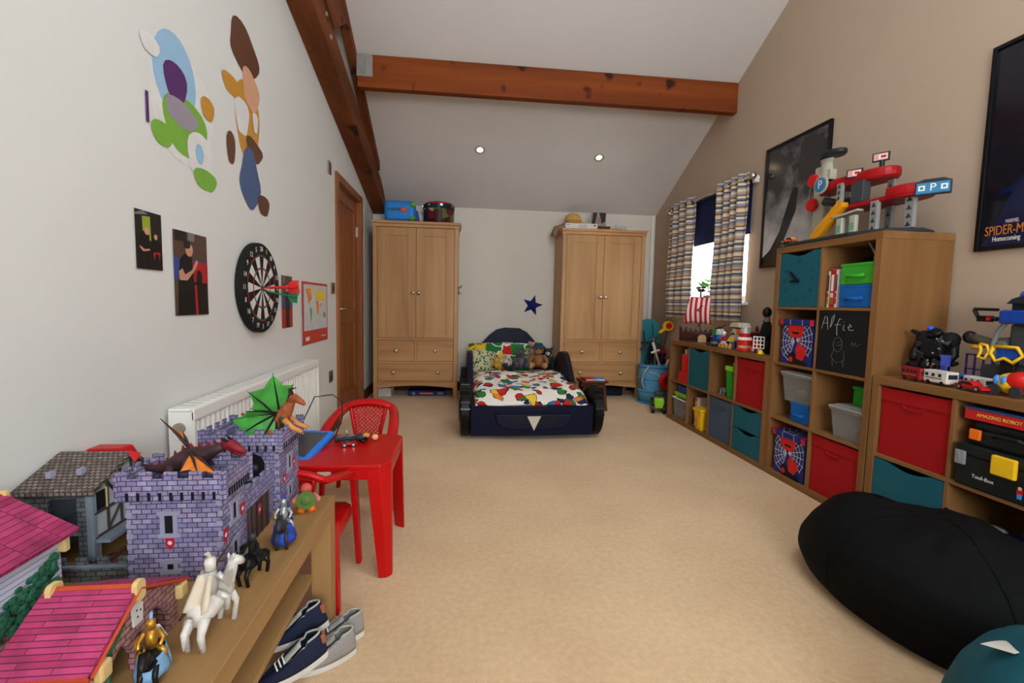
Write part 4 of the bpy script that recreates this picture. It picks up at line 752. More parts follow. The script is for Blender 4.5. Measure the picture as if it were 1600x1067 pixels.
t = thing('foam_shield', 'rounded teal foam shield standing behind the toy bin', 'shield', (2.17, 5.2, .0)); part('shield', B().prism(rrect(-.14, .14, .3, .93, .13, 6), 1, 0, .025), mat('foam_teal', (36, 116, 128), .7), t, bevel=.006); part('grip', B().prism(rrect(-.1, .1, .0, .32, .04, 4), 1, .002, .02), blackm, t)
t = thing('toy_bow', 'dark toy crossbow resting among the swords', 'toy', (2.15, 5.08, .42)); part('stock', B().cbox((0, 0, .12), (.05, .03, .3), R3(0, 12, 0)), blackm, t, bevel=.006); part('limb', B().tube([(-.12, 0, .16), (-.04, 0, .24), (.05, 0, .25), (.13, 0, .2)], .012, 6), dgreyP, t)
t = thing('foam_windmill', 'yellow foam sunflower windmill sticking up from the bin', 'toy windmill', (2.3, 5.08, .42)); part('stick', B().tube([(-.04, -.02, -.1), (.03, -.02, .38)], .008, 6), dgreyP, t); b = B()
part('petal_ring', B().prism(disc(.04, .44, .075, 8, .06), 1, -.04, -.02), yelP, t, bevel=.01); part('centre', B().prism(disc(.04, .44, .035, 12), 1, -.046, -.04), redP, t)
part('arm', B().cbox((-.03, -.03, .385), (.09, .02, .03), R3(0, -35, 0)), yelP, t, bevel=.004)
t = thing('toy_block_cluster', 'black and red toy blaster standing in the bin', 'toy blaster', (2.26, 5.1, .36)); part('body', B().box(-.06, .08, -.03, .03, 0, .24), blackm, t, bevel=.01); part('trim', B().box(-.07, .09, -.034, -.02, .19, .23), redP, t, bevel=.004)
t = thing('toy_scoop', 'red curved toy scoop rising behind the window shelf end', 'toy', (2.27, 4.5, .0)); part('arch', B().tube([(-.1, .0, .6), (-.08, 0, .72), (0, -.04, .79), (.08, -.1, .78)], .016, 8, sc=(1, 1.6)), redP, t, smooth=True); part('post', B().box(-.12, -.08, -.02, .02, 0, .66), blueP, t, bevel=.006)
t = thing('boxing_ball', 'red ribbed toy wheel leaning against the blue bin', 'toy', (2.23, 4.75, .275)); part('rim', B().tube([(.075*math.cos(a), 0, .075*math.sin(a)) for a in [2*PI*i/20 for i in range(21)]], .032, 8), redP, t, smooth=True); part('hub', B().cyl((0, -.02, 0), (0, .02, 0), .045), mat('red_dark', (150, 20, 24), .5), t); part('bolt', B().ell((.02, -.03, -.02), .014, 8, 6), silver, t)
part('stand', B().cyl((0, 0, -.06), (0, 0, -.275), .012), dgreyP, t)
t = thing('toy_tractor', 'lime green toy tractor on the carpet by the window shelf', 'toy tractor', (2.03, 4.52, 0), 70); part('body', B().box(-.1, .06, -.05, .05, .05, .15), limeP, t, bevel=.012); part('cab', B().box(.0, .08, -.045, .045, .15, .2), dgreyP, t, bevel=.008)
for x, r in ((-.09, .045), (.08, .065)):
    for y in (-.065, .045): part('wheel', B().cyl((x, y, r), (x, y+.03, r), r, n=18).cyl((x, y-.004, r), (x, y+.034, r), r*.4, n=12), black, t)
# ---------------- left wall: radiator, plates, prints, dartboard ----------------
radM = mat('radiator_white', (232, 228, 220), .35, var=.01)
t = thing('radiator', 'long white panel radiator with ribbed front on the left wall', 'radiator', (XL, 1.74, .12)); L, H = 1.46, .56
pts = []; nf = 38
for i in range(nf):
    y = .03+(L-.06)*i/nf; st = (L-.06)/nf; pts += [(.072, y), (.092, y+st*.22), (.092, y+st*.6), (.072, y+st*.82)]
poly = [(.06, .03)]+pts+[(.072, L-.03), (.06, L-.03)]
part('front_panel', B().prism([(x, y) for x, y in poly], 2, .03, H-.045), radM, t); part('back_panel', B().box(.02, .04, .02, L-.02, .03, H-.03), radM, t)
part('top_grille', B().box(.012, .088, 0, L, H-.012, H).box(.088, .1, 0, L, H-.045, H-.002), radM, t, bevel=.004)
for k in range(28): y = .05+(L-.1)*k/28; part('grille_slot', B().box(.022, .078, y, y+.006, H-.001, H+.0006), mat('slot_shadow', (176, 172, 165), .6), t)
for y in (0, L-.004): part('end_panel', B().box(.012, .1, y, y+.004, .02, H-.012), radM, t, bevel=.002)
part('valve_cap', B().cyl((.05, 0, H-.07), (.05, -.012, H-.07), .02, n=20), mat('valve_grey', (150, 146, 128), .4, .3), t, smooth=False, label='round grey thermostat cap'); part('valve_ring', B().tube([(.05+.03*math.cos(a), -.002, H-.08+.03*math.sin(a)) for a in [PI+PI*i/12 for i in range(13)]], .003, 6), radM, t)
for y in (.06, L-.06): part('pipe', B().cyl((.05, y, .03), (.05, y, -.12), .008, n=10), chrome, t)
steel = mat('brushed_steel_plate', (120, 108, 96), .35, .8)
def plate(label, cat, y, z, w, h, kind):
    t = thing('wall_plate', label, cat, M=T(XL+.001, y, z) @ M_LEFT); part('plate', B().box(-w/2, w/2, -h/2, h/2, 0, .008), steel, t, bevel=.002)
    if kind == 'switch': part('rocker', B().box(-.012, .012, -.02, .02, .008, .013), black, t, bevel=.001)
    if kind == 'socket':
        part('socket_face', B().box(-.03, .03, -.03, .03, .008, .009), black, t); part('rocker', B().box(-.03, -.012, .012, .03, .009, .013), steel, t)
    if kind == 'stat': part('display', B().box(-.018, .018, -.03, .01, .008, .01), mat('display_grey', (70, 72, 74), .3), t)
plate('small metal thermostat plate high beside the door', 'thermostat', 3.87, 2.105, .075, .095, 'stat'); plate('brushed metal light switch between map and door', 'light switch', 3.925, 1.17, .086, .09, 'switch'); plate('brushed metal socket low beside the door', 'socket', 3.84, .463, .09, .09, 'socket')
ph = lambda n, c: mat('photo_'+n, c, .35, var=.05, vs=30)
def print_sheet(name, label, cat, y0, y1, z0, z1, layers, border=.0):
    W, H = y1-y0, z1-z0; t = thing(name, label, cat, M=T(XL+.0008, y0, z0) @ M_LEFT)
    part('paper', B().grid(lambda u, v: (u*W, v*H, .0012+.0022*(abs(2*u-1)**4)), 12, 1), ph('paper', (214, 208, 200)), t, solid=.0006)
    flat('print', [(m, [(border+u*(W-2*border), border+v*(H-2*border)) for u, v in pl]) for m, pl in layers], T(0, 0, .0042), t, step=.0002); return t
F = rect(0, 1, 0, 1)
pk, pblk, plime, pskin, pred, pbl, pbrn, pgry = ph('dark', (30, 26, 26)), ph('black', (10, 10, 12)), ph('lime', (140, 160, 40)), ph('skin', (196, 140, 112)), ph('red', (170, 24, 30)), ph('blue', (50, 70, 130)), ph('brown', (84, 60, 50)), ph('grey', (120, 112, 108))
print_sheet('wall_photo', 'small photo print with lime green background on the left wall', 'photo', 1.625, 1.758, 1.165, 1.355, [(pk, F), (plime, [(.28, .5), (.26, .9), (.56, .92), (.58, .5)]), (pgry, [(0, .93), (.3, 1), (.5, .95), (0, .9)]), (pblk, [(.1, .0), (.12, .55), (.3, .66), (.5, .6), (.56, .0)]), (pskin, disc(.42, .66, .1, 12, .07)), (pskin, [(.14, .4), (.3, .34), (.5, .36), (.5, .33), (.26, .3), (.14, .36)]), (pblk, [(.6, .0), (.58, .5), (.8, .56), (.94, .45), (.96, 0)]), (pred, [(.62, .3), (.9, .32), (.86, .16), (.84, .28), (.7, .28), (.66, .16)]), (pskin, disc(.74, .58, .07, 10, .05))])
print_sheet('wall_photo', 'large photo print of person in black top beside the dartboard', 'photo', 1.82, 2.045, 1.007, 1.32, [(pbrn, F), (pbl, rect(0, 1, .42, .68)), (pred, rect(.4, 1, .4, .66)), (pblk, [(.08, 0), (.12, .42), (.96, .4), (1, 0)]), (pblk, [(.12, .4), (.16, .66), (.3, .74), (.52, .7), (.56, .4)]), (pskin, disc(.44, .79, .11, 14, .08)), (pk, disc(.38, .85, .1, 12, .05)), (pskin, [(.12, .52), (.14, .42), (.36, .42), (.6, .56), (.7, .66), (.64, .68), (.5, .55), (.3, .49), (.22, .56)]), (pred, [(.58, .0), (.56, .36), (.63, .38), (.66, .0)]), (pblk, disc(.72, .46, .09, 12, .1)), (pgry, rect(.4, .6, .9, 1)), (pk, rect(.05, .35, .88, 1))])
print_sheet('wall_photo', 'narrow photo print half hidden behind the dartboard darts', 'photo', 2.835, 3.005, .905, 1.213, [(pbrn, F), (pbl, rect(0, 1, .38, .66)), (pred, rect(0, 1, 0, .36)), (pblk, [(.35, .0), (.3, .6), (.5, .7), (.7, .6), (.7, .0)]), (pskin, disc(.5, .76, .14, 12, .07)), (pgry, rect(.1, .3, .85, 1))])
msea, mred, mor, myel, mgrn = ph('sea', (196, 200, 205)), ph('mapred', (196, 52, 46)), ph('mapor', (226, 140, 60)), ph('mapyel', (236, 200, 60)), ph('mapgrn', (120, 160, 90))
t = print_sheet('world_map', 'world map poster with red border beside the door', 'map', 3.18, 3.76, .77, 1.195, [(mred, F), (msea, rect(.06, .97, .22, .96)), (mor, [(.12, .88), (.3, .9), (.36, .74), (.28, .68), (.24, .62), (.2, .74)]), (mgrn, [(.27, .6), (.36, .56), (.34, .44), (.3, .32), (.28, .46)]), (myel, [(.48, .84), (.56, .88), (.86, .88), (.9, .78), (.8, .66), (.72, .7), (.64, .68), (.52, .74)]), (mor, [(.5, .7), (.6, .7), (.64, .6), (.57, .44), (.53, .56)]), (mgrn, [(.8, .5), (.9, .5), (.9, .4), (.8, .42)]), (mor, [(.66, .66), (.7, .58), (.74, .66)]), (myel, [(.3, .93), (.42, .95), (.4, .84), (.33, .86)]), (whiteP, rect(.1, .24, .06, .12)), (msea, rect(.7, .92, .08, .1))])
# wall stickers, plain colour shapes
st_ = lambda n, c: mat('sticker_'+n, c, .4, var=.04, vs=20)
def sticker(label, y0, z0, layers):
    t = thing('wall_sticker', label, 'wall sticker', M=T(XL+.0006, y0, z0) @ M_LEFT)
    flat('print', layers, T(0, 0, .0004), t, step=.0003)
    hull = layers[0][1]; cx = sum(p[0] for p in hull)/len(hull); cy = sum(p[1] for p in hull)/len(hull)
    part('backing', B().prism([(cx+(x-cx)*.99, cy+(y-cy)*.99) for x, y in hull], 2, 0, .0004), st_('white', (220, 216, 212)), t); return t
sw, sg, spb, spu, sbr, sye, spe, sbl, sgr, sdk = st_('white', (220, 216, 212)), st_('green', (120, 170, 60)), st_('paleblue', (150, 186, 214)), st_('purple', (86, 44, 100)), st_('brown', (96, 58, 36)), st_('mustard', (196, 140, 52)), st_('peach', (214, 160, 126)), st_('denim', (70, 90, 130)), st_('grey', (150, 140, 150)), st_('dark', (44, 38, 44))
def blob(cx, cy, rx, ry, n=22, wob=.12, ph_=0): return [(cx+rx*math.cos(a)*(1+wob*math.sin(3*a+ph_)), cy+ry*math.sin(a)*(1+wob*math.cos(2*a+ph_))) for a in [2*PI*i/n for i in range(n)]]
sticker('cut-out wall sticker of green, white and pale blue shapes', 1.66, 1.51, [(sw, blob(.27, .26, .2, .21, 30, .05)), (spb, disc(.22, .36, .13, 24, .15)), (sg, blob(.28, .2, .14, .12, 24, .1)), (spu, blob(.22, .34, .07, .075, 18, .1)), (sgr, blob(.25, .24, .1, .05, 18, .1, 1)), (sw, blob(.37, .12, .09, .1, 20, .08)), (sg, blob(.4, .04, .085, .045, 18, .1)), (spb, disc(.36, .13, .03, 12, .04)), (sg, blob(.13, .13, .06, .045, 16, .1)), (sw, blob(.08, .4, .05, .035, 14, .1)), (spu, rect(.045, .06, .14, .24)), (sye, blob(.43, .33, .05, .05, 14, .1))])
sticker('tall cut-out wall sticker of brown, mustard and denim shapes', 2.2, 1.51, [(sye, blob(.26, .42, .13, .2, 30, .08)), (sbr, blob(.24, .74, .15, .11, 22, .14, 2)), (spe, blob(.3, .58, .09, .1, 20, .16, 1)), (sw, blob(.2, .42, .07, .1, 18, .2)), (sbr, blob(.32, .3, .09, .06, 16, .2, 1)), (sye, blob(.1, .52, .08, .05, 16, .15)), (sbl, blob(.27, .15, .11, .13, 20, .16, 3)), (sbr, blob(.42, .05, .07, .06, 16, .15)), (sw, blob(.34, .44, .03, .06, 14, .2)), (sbr, blob(.08, .24, .04, .08, 14, .1))])
# dartboard
t = thing('dartboard', 'round black and white dartboard on the left wall', 'dartboard', M=T(XL+.001, 2.497, 1.128) @ M_LEFT); dk, wh, dr_, dg_ = mat('dart_black', (16, 16, 17), .7), mat('dart_white', (214, 210, 204), .7), mat('dart_red', (150, 26, 34), .7), mat('dart_green', (24, 84, 54), .7)
part('board', B().lathe([(.215, 0), (.225, .006), (.225, .03), (.22, .034)], n=48), dk, t, smooth=False)
lay = []
def ring(r0, r1, k): a0, a1 = math.radians(90-9-18*k), math.radians(90+9-18*k); return [(r0*math.cos(a0), r0*math.sin(a0)), (r1*math.cos(a0), r1*math.sin(a0)), (r1*math.cos((a0+a1)/2), r1*math.sin((a0+a1)/2)), (r1*math.cos(a1), r1*math.sin(a1)), (r0*math.cos(a1), r0*math.sin(a1)), (r0*math.cos((a0+a1)/2), r0*math.sin((a0+a1)/2))]
seg = B(); seg_m = [dk, wh, dr_, dg_]
for k in range(20):
    for r0, r1, i in ((.016, .095, k % 2), (.095, .105, 2+k % 2), (.105, .158, k % 2), (.158, .168, 2+k % 2)):
        seg.mi = i; pl = ring(r0, r1, k); seg.add([(x, y, .0345) for x, y in pl[:3]]+[(x, y, .0345) for x, y in pl[3:]], [(0, 1, 2, 5), (5, 2, 3, 4)])
seg.mi = 3; seg.poly([(x, y, .0348) for x, y in disc(0, 0, .016, 16)]); seg.mi = 2; seg.poly([(x, y, .035) for x, y in disc(0, 0, .007, 12)])
part('scoring_face', seg, seg_m, t)
for k, nn in enumerate((20, 1, 18, 4, 13, 6, 10, 15, 2, 17, 3, 19, 7, 16, 8, 11, 14, 9, 12, 5)):
    a = math.radians(90-18*k); text('numeral', str(nn), wh, t, T(.195*math.cos(a), .195*math.sin(a), .0348), .034)
def dart(label, u, v, m, tip=(.0, .0)):
    t = thing('dart', label, 'dart', M=T(XL+.0362, 2.497+tip[0], 1.128+tip[1]) @ M_LEFT); e = Vector((u, v, .15)); part('shaft', B().tube([(0, 0, 0), tuple(e*.3), tuple(e*.55), tuple(e*.8)], [.0012, .0045, .0045, .003], 8), m, t)
    d = e.normalized(); s1 = d.cross(Vector((0, 1, 0))).normalized(); s2 = d.cross(s1)
    for sd in (s1, s2, -s1, -s2): part('flight', B().poly([tuple(e*.72), tuple(e*.86+sd*.03), tuple(e*1.08+sd*.03), tuple(e*1.05)]), m, t, solid=.001)
dart('red dart stuck in the dartboard centre', .02, .006, redP); dart('green dart stuck just below the red ones', .03, -.03, mat('dart_flight_green', (20, 110, 70), .5), (.006, -.012)); dart('red dart stuck a little above the green dart', .04, .012, mat('dart_flight_red', (205, 28, 36), .5), (.014, .004))

# ---------------- bench and red plastic furniture ----------------
bnY = wood('bench_oak', (142, 106, 64), (166, 128, 82), 'Y', 10, .5); bnZ = wood('bench_oak_leg', (150, 112, 70), (178, 138, 90), 'Z', 10, .45)
BZ = .43
t = thing('low_bench', 'low oak effect bench table carrying the toy castle', 'bench table', (-.41, 1.55, 0))
part('top', B().box(-.6, 0, -1.22, 0, .375, BZ), bnY, t, bevel=.002); part('shelf', B().box(-.57, -.055, -1.16, -.06, .175, .195), bnY, t, bevel=.002)
for x in (-.6, -.06):
    for y in (-1.22, -.06): part('leg', B().box(x, x+.06, y, y+.06, 0, .375), bnZ, t, bevel=.002)
red = mat('red_moulded_plastic', (186, 10, 10), .35, var=.04, vs=10)
t = thing('child_table', 'red plastic child table holding the blue tablet', 'table', (-.515, 1.995, 0)); hx, hy, zt = .25, .215, .45
def cham(hx, hy, c): return [(-hx+c, -hy), (hx-c, -hy), (hx, -hy+c), (hx, hy-c), (hx-c, hy), (-hx+c, hy), (-hx, hy-c), (-hx, -hy+c)]
tp = part('top', B().prism(cham(hx, hy, .035), 2, zt-.022, zt), red, t, bevel=.006)
ap = B()
for y in (-hy+.003, hy-.015): ap.box(-hx+.05, hx-.05, y, y+.012, zt-.06, zt-.02)
for x in (-hx+.003, hx-.015): ap.box(x, x+.012, -hy+.05, hy-.05, zt-.06, zt-.02)
part('apron', ap, red, t, bevel=.003)
for sx in (-1, 1):
    for sy in (-1, 1):
        a = [(sx*hx, sy*(hy-.075)), (sx*hx, sy*(hy-.035)), (sx*(hx-.035), sy*hy), (sx*(hx-.09), sy*hy), (sx*(hx-.075), sy*(hy-.03)), (sx*(hx-.03), sy*(hy-.06))]
        f = [(sx*(hx-.002)+sx*.008+ (x-sx*hx)*.55, sy*hy+sy*.008+(y-sy*hy)*.55, 0) for x, y in a]; k = 6
        b = B(); b.add([(x, y, zt-.02) for x, y in a]+f, [tuple(range(k)), tuple(range(k, 2*k))]+[(i, (i+1) % k, k+(i+1) % k, k+i) for i in range(k)]); part('leg', b, red, t, bevel=.003)
part('care_label', B().box(-.02, .03, -hy-.0005, -hy+.003, zt-.045, zt-.025), mat('label_paper', (205, 190, 180), .7), t)
def chair(label, loc, rz):
    t = thing('child_chair', label, 'chair', loc, rz, 'red plastic child chairs')
    part('seat', B().prism(cham(.155, .15, .03), 2, .245, .262), red, t, bevel=.006)
    for sx in (-1, 1):
        fx, bx_ = sx*.165, sx*.15
        b = B(); 
        def leg(p, q, w0, d0, w1, d1):
            b.add([(p[0]-w0, p[1]-d0, p[2]), (p[0]+w0, p[1]-d0, p[2]), (p[0]+w0, p[1]+d0, p[2]), (p[0]-w0, p[1]+d0, p[2]), (q[0]-w1, q[1]-d1, q[2]), (q[0]+w1, q[1]-d1, q[2]), (q[0]+w1, q[1]+d1, q[2]), (q[0]-w1, q[1]+d1, q[2])], [(0, 1, 2, 3), (4, 5, 6, 7), (0, 1, 5, 4), (1, 2, 6, 5), (2, 3, 7, 6), (3, 0, 4, 7)])
        leg((fx, -.12, .395), (fx*1.08, -.15, 0), .012, .024, .01, .016); part('leg', b, red, t, bevel=.004)
        b = B(); leg((bx_, .12, .3), (bx_*1.15, .17, 0), .014, .024, .01, .016); part('leg', b, red, t, bevel=.004)
        part('side_skirt', B().box(min(sx*.145, sx*.157), max(sx*.145, sx*.157), -.12, .13, .215, .25), red, t, bevel=.003)
    arch = []
    for i in range(25):
        q = PI*i/24; x = -.172*math.cos(q); zz = .385+.115*math.sin(q)**.7; y = -.12+.27*min(1, math.sin(q)*1.6)**1; arch.append((x, y+.02*math.sin(q), zz))
    part('arm_and_back_hoop', B().tube([(-.172, -.125, .37)]+arch+[(.172, -.125, .37)], .026, 8, sc=(.5, 1)), red, t, smooth=True)
    lat = B(); n = 9
    yb = lambda x, z: .13+.035*(z-.26)/.22-.25*x*x
    wz = lambda z: .055+.045*(z-.26)/.22
    for k in range(-n, n+1):
        for sg in (-1, 1):
            p = []
            for i in range(13):
                z = .262+.215*i/12; x = k*.022+sg*(z-.37)
                if abs(x) <= wz(z): p.append((x, yb(x, z), z))
            if len(p) > 1: lat.tube(p, .0045, 4)
    part('lattice_back', lat, red, t)
    for sx in (-1, 1): part('back_stile', B().tube([(sx*wz(z), yb(wz(z), z), z) for z in (.255, .3, .35, .4, .45, .485)], .012, 6), red, t, smooth=True)
    part('back_top_rail', B().tube([(x, yb(x, .478), .478+.012*(1-abs(x)/.1)) for x in (-.1, -.05, 0, .05, .1)], .014, 6), red, t, smooth=True)
    return t
chair('red plastic lattice-back child chair on the far side of the table', (-.52, 2.53, 0), 0)
chair('red plastic child chair tucked between bench and table', (-.585, 1.745, 0), 180)
t = thing('red_case', 'red plastic case showing above the dark roofed toy stable', 'toy case', (-.985, 1.392, BZ)); part('shell', B().prism([(-.05, 0), (.062, 0), (.062, .2), (.05, .222), (-.04, .222), (-.05, .2)], 1, -.02, .03), red, t, bevel=.006); part('seam', B().box(-.051, .063, -.021, .031, .1, .104), mat('red_dark', (150, 20, 24), .5), t)
# on the table
t = thing('tablet', 'tablet computer in bright blue foam case on the red table', 'tablet', M=T(-.665, 1.995, zt+.0015) @ R3(0, 0, -8) @ R3(9, 0, 0)); part('case', B().prism(rrect(-.085, .095, -.135, .135, .02), 2, 0, .022), mat('foam_blue', (40, 120, 215), .6), t, bevel=.006); part('screen', B().box(-.065, .072, -.112, .112, .022, .0225), mat('screen_dark', (66, 62, 66), .12), t)
part('stand_flap', B().box(.03, .09, -.17, -.13, -.01, .016), black, t, bevel=.003)
t = thing('charger_cable', 'black charging cable looping from tablet towards the wall', 'cable', (0, 0, 0)); part('cord', B().tube([(-.575, 2.02, .456), (-.55, 2.1, .47), (-.545, 2.2, .53), (-.57, 2.3, .585), (-.64, 2.4, .6), (-.74, 2.44, .58), (-.8, 2.44, .45), (-.83, 2.44, .2), (-.9, 2.5, .006), (-1.0, 2.7, .006)], .0028, 6), black, t, smooth=True); part('plug', B().cyl((-.578, 2.0, .456), (-.572, 2.03, .457), .005, n=8), black, t)
def limb(pts, r, m, t, name='limb'): return part(name, B().tube(pts, r, 7), m, t, smooth=True)
t = thing('action_figure', 'grey and black action figure lying on the red table', 'action figure', (-.445, 2.09, zt), 4); part('torso', B().ell((.01, 0, .02), (.035, .02, .016)), dgreyP, t, smooth=True); part('head', B().ell((.068, 0, .018), (.015, .012, .013)), skinP, t, smooth=True); part('chest_plate', B().ell((.03, -.004, .028), (.018, .017, .012)), mat('toy_amber', (200, 130, 60), .5), t, smooth=True)
for sy in (-1, 1): limb([(-.015, sy*.008, .018), (-.06, sy*.014, .02), (-.1, sy*.02, .012)], [.011, .009, .008], greyP if sy > 0 else dgreyP, t, 'leg'); limb([(.035, sy*.022, .02), (.01, sy*.036, .014), (.03, sy*.05, .012)], [.009, .007, .006], black, t, 'arm')
limb([(-.05, 0, .03), (-.055, .0, .055)], [.006, .003], silver, t, 'weapon')
def toycar(label, loc, rz, m, L=.075, W=.032, H=.026, name='toy_car', top=None, cat='toy car', glass_=None, wm=None):
    t = thing(name, label, cat, loc, rz); r = H*.32
    part('body', B().prism([(-L/2, r*.8), (L/2, r*.8), (L/2, H*.52), (L*.42, H*.58), (-L*.46, H*.62), (-L/2, H*.5)], 1, -W/2, W/2), m, t, bevel=H*.06)
    cb = part('cabin', B().prism([(-L*.38, H*.58), (L*.2, H*.56), (L*.06, H), (-L*.28, H)], 1, -W*.42, W*.42), top or m, t, bevel=H*.05)
    part('windows', B().prism([(-L*.34, H*.62), (L*.15, H*.62), (L*.04, H*.92), (-L*.26, H*.92)], 1, -W*.43, W*.43), glass_ or mat('toy_glass', (40, 44, 48), .15), cb)
    for x in (-L*.3, L*.3):
        for y in (-W/2-.001, W/2-.005): wh_ = part('wheel', B().cyl((x, y, r), (x, y+.006, r), r, n=14), black, t); part('hubcap', B().cyl((x, y-.0006, r), (x, y+.0066, r), r*.55, n=12), wm or silver, wh_)
    return t
toycar('tiny red and black toy buggy beside the lying action figure', (-.475, 2.025, zt), 15, redP, .06, .034, .03, 'toy_buggy', black)

# ---------------- toy buildings on the bench ----------------
purB = brick('purple_stone_print', (116, 112, 150), (152, 142, 170), (58, 52, 80), .021, .0115, .0011, 0, .7, ns=32)
gryB = brick('grey_stone_print', (86, 92, 96), (116, 120, 122), (44, 46, 48), .022, .012, .0011, 0, .5)
pnkB = brick('pink_stone_print', (150, 104, 104), (170, 126, 116), (78, 46, 54), .024, .011, .0011, 0, .6)
pnkR = brick('pink_shingle_print', (150, 38, 82), (176, 58, 104), (84, 20, 50), .11, .0082, .0007, 0, .75, rough=.6, ns=22)
grR = brick('brown_shingle_print', (104, 90, 80), (140, 124, 112), (46, 40, 40), .012, .01, .0016, 0, .7)
edgeP = mat('painted_grey_edge', (124, 134, 146), .6); lilac = mat('lilac_edge', (146, 144, 166), .6); ply = mat('plywood_edge', (206, 176, 118), .6); gateM = wood('gate_print', (66, 48, 46), (98, 76, 70), 'Z', 60, .6); shR = mat('shield_red', (176, 34, 56), .5); shW = mat('shield_white', (220, 200, 204), .5); hole = mat('window_black', (14, 12, 14), .8); roofE = mat('roof_edge_orange', (176, 66, 34), .6)
def crenel(b, x0, x1, y, th, z0, zc, n, ax=0):
    """crenellated panel along x (ax 0) or y (ax 1)"""
    st = (x1-x0)/(2*n-1); pts = [(x0, z0)]; 
    pts = [(x0, z0), (x1, z0)]
    for i in range(n-1, -1, -1):
        a, c = x0+st*2*i, x0+st*(2*i+1); pts += [(c, zc), (a, zc)] if i == 0 else [(c, zc), (a, zc), (a, zc-.016), (a-st, zc-.016)]
    b.prism(pts, 1 if ax == 0 else 0, y, y+th); return b
cs = thing('toy_castle', 'purple stone toy castle with two towers on the bench', 'toy castle', (0, 0, BZ))
def shield(b_par, M, sc=1):
    flat('shield', [(shR, [(-.009*sc, .016*sc), (.009*sc, .016*sc), (.009*sc, .0), (0, -.012*sc), (-.009*sc, 0)]), (shW, disc(0, .004*sc, .0045*sc, 8))], M, b_par)
def tower(x0, x1, y0, y1, H, name='tower'):
    b = B(); w = .009
    b.box(x0, x1, y0, y0+w, 0, H).box(x0, x1, y1-w, y1, 0, H).box(x0, x0+w, y0+w, y1-w, 0, H).box(x1-w, x1, y0+w, y1-w, 0, H)
    tw = part(name, b, purB, cs); part('tower_floor', B().box(x0+w, x1-w, y0+w, y1-w, H-.042, H-.034), edgeP, tw)
    o = .006; e = .016
    for nm, (c0, c1, yy, ax) in {'f': (x0-e, x1+e, y0-o-.006, 0), 'b': (x0-e, x1+e, y1+o, 0), 'l': (y0-e, y1+e, x0-o-.006, 1), 'r': (y0-e, y1+e, x1+o, 1)}.items():
        bb = B(); crenel(bb, c0, c1, yy, .006, H-.038, H+.028, 5, ax); part('battlement', bb, purB, tw, bevel=.0008)
    for xx in (x0-.012, x1+.006):
        for yy in (y0-.012, y1+.006): part('corner_bracket', B().prism([(0, 0), (.006, 0), (.006, .05), (0, .06)], 1, 0, .006, T(xx, yy, H-.035)), lilac, tw)
    b = B()
    for k in range(9): xx = x0+.008+(x1-x0-.02)*k/8; b.box(xx, xx+.006, y0-.0135, y0-.0122, H-.036, H-.018)
    part('corbel_print', b, hole, tw); b = B()
    for k in range(9): yy = y0+.008+(y1-y0-.02)*k/8; b.box(x1+.0122, x1+.0135, yy, yy+.006, H-.036, H-.018)
    part('corbel_print', b, hole, tw)
    for z in range(8):     # quoins on the front corners
        for xx in (x0-.001, x1-.012 if z % 2 else x1-.007): part('quoin', B().box(xx, xx+(.013 if (z % 2) == (xx > x0) else .009), y0-.0012, y0, .006+z*.0245, .018+z*.0245), lilac, tw)
    xm = (x0+x1)/2-.012; ym = (y0+y1)/2
    def win(M, z0, h, wd=.014):
        fr = part('window_frame', B().box(-wd-.01, wd+.01, z0+h, z0+h+.01, 0, .003, M).box(-wd-.01, wd+.01, z0-.01, z0, 0, .003, M).box(-wd-.004, -wd+.005, z0, z0+h, 0, .003, M).box(wd-.005, wd+.004, z0, z0+h, 0, .003, M), lilac, tw); flat('opening', [(hole, rect(-wd+.005, wd-.005, z0, z0+h))], M, fr)
    Mf = T(xm, y0, 0) @ M_FRONT; Mr = T(x1, ym, 0) @ M_LEFT
    win(Mf, .115, .042); win(Mf, .03, .014, .012); win(Mr, .12, .04); win(Mr, .035, .03)
    shield(tw, T(xm, y0, .088) @ M_FRONT, 1.1); shield(tw, T(x1, ym-.042, .095) @ M_LEFT, 1.3); shield(tw, T(x1, ym+.042, .12) @ M_LEFT, 1.3)
tower(-.735, -.535, 1.085, 1.198, .232); tower(-.73, -.53, 1.405, 1.57, .238)
b = B(); b.box(-.556, -.548, 1.198, 1.405, 0, .125); crenel(b, 1.198, 1.405, -.556, .008, .125, .158, 5, 1); wl = part('gate_wall', b, purB, cs); part('rear_wall', B().box(-.735, -.727, 1.198, 1.405, 0, .12), purB, cs); part('gate_door', B().box(-.548, -.544, 1.235, 1.365, 0, .102), gateM, cs)
for k in range(4): part('gate_strap', B().box(-.544, -.5425, 1.25+.032*k, 1.254+.032*k, 0, .1), mat('strap_iron', (40, 34, 36), .5), cs)
shield(cs, T(-.5435, 1.3, .065) @ M_LEFT, 1.2); part('walkway', B().box(-.72, -.556, 1.198, 1.405, .112, .12), edgeP, cs); part('machicolation', B().box(-.548, -.54, 1.2, 1.403, .104, .128), purB, cs)
b = B(); crenel(b, -.9, -.745, 1.1, .008, 0, .055, 4, 0)
flat('archway', [(hole, [(-.03, 0), (.03, 0), (.03, .05), (.022, .068), (0, .078), (-.022, .068), (-.03, .05)])], T(-.6, 1.4045, .115) @ M_FRONT, cs)
part('outer_wall', b, gryB, cs, bevel=.0008, label='low grey stone battlement wall'); part('wall_ledge', B().box(-.9, -.745, 1.094, 1.1, .034, .039), edgeP, cs)
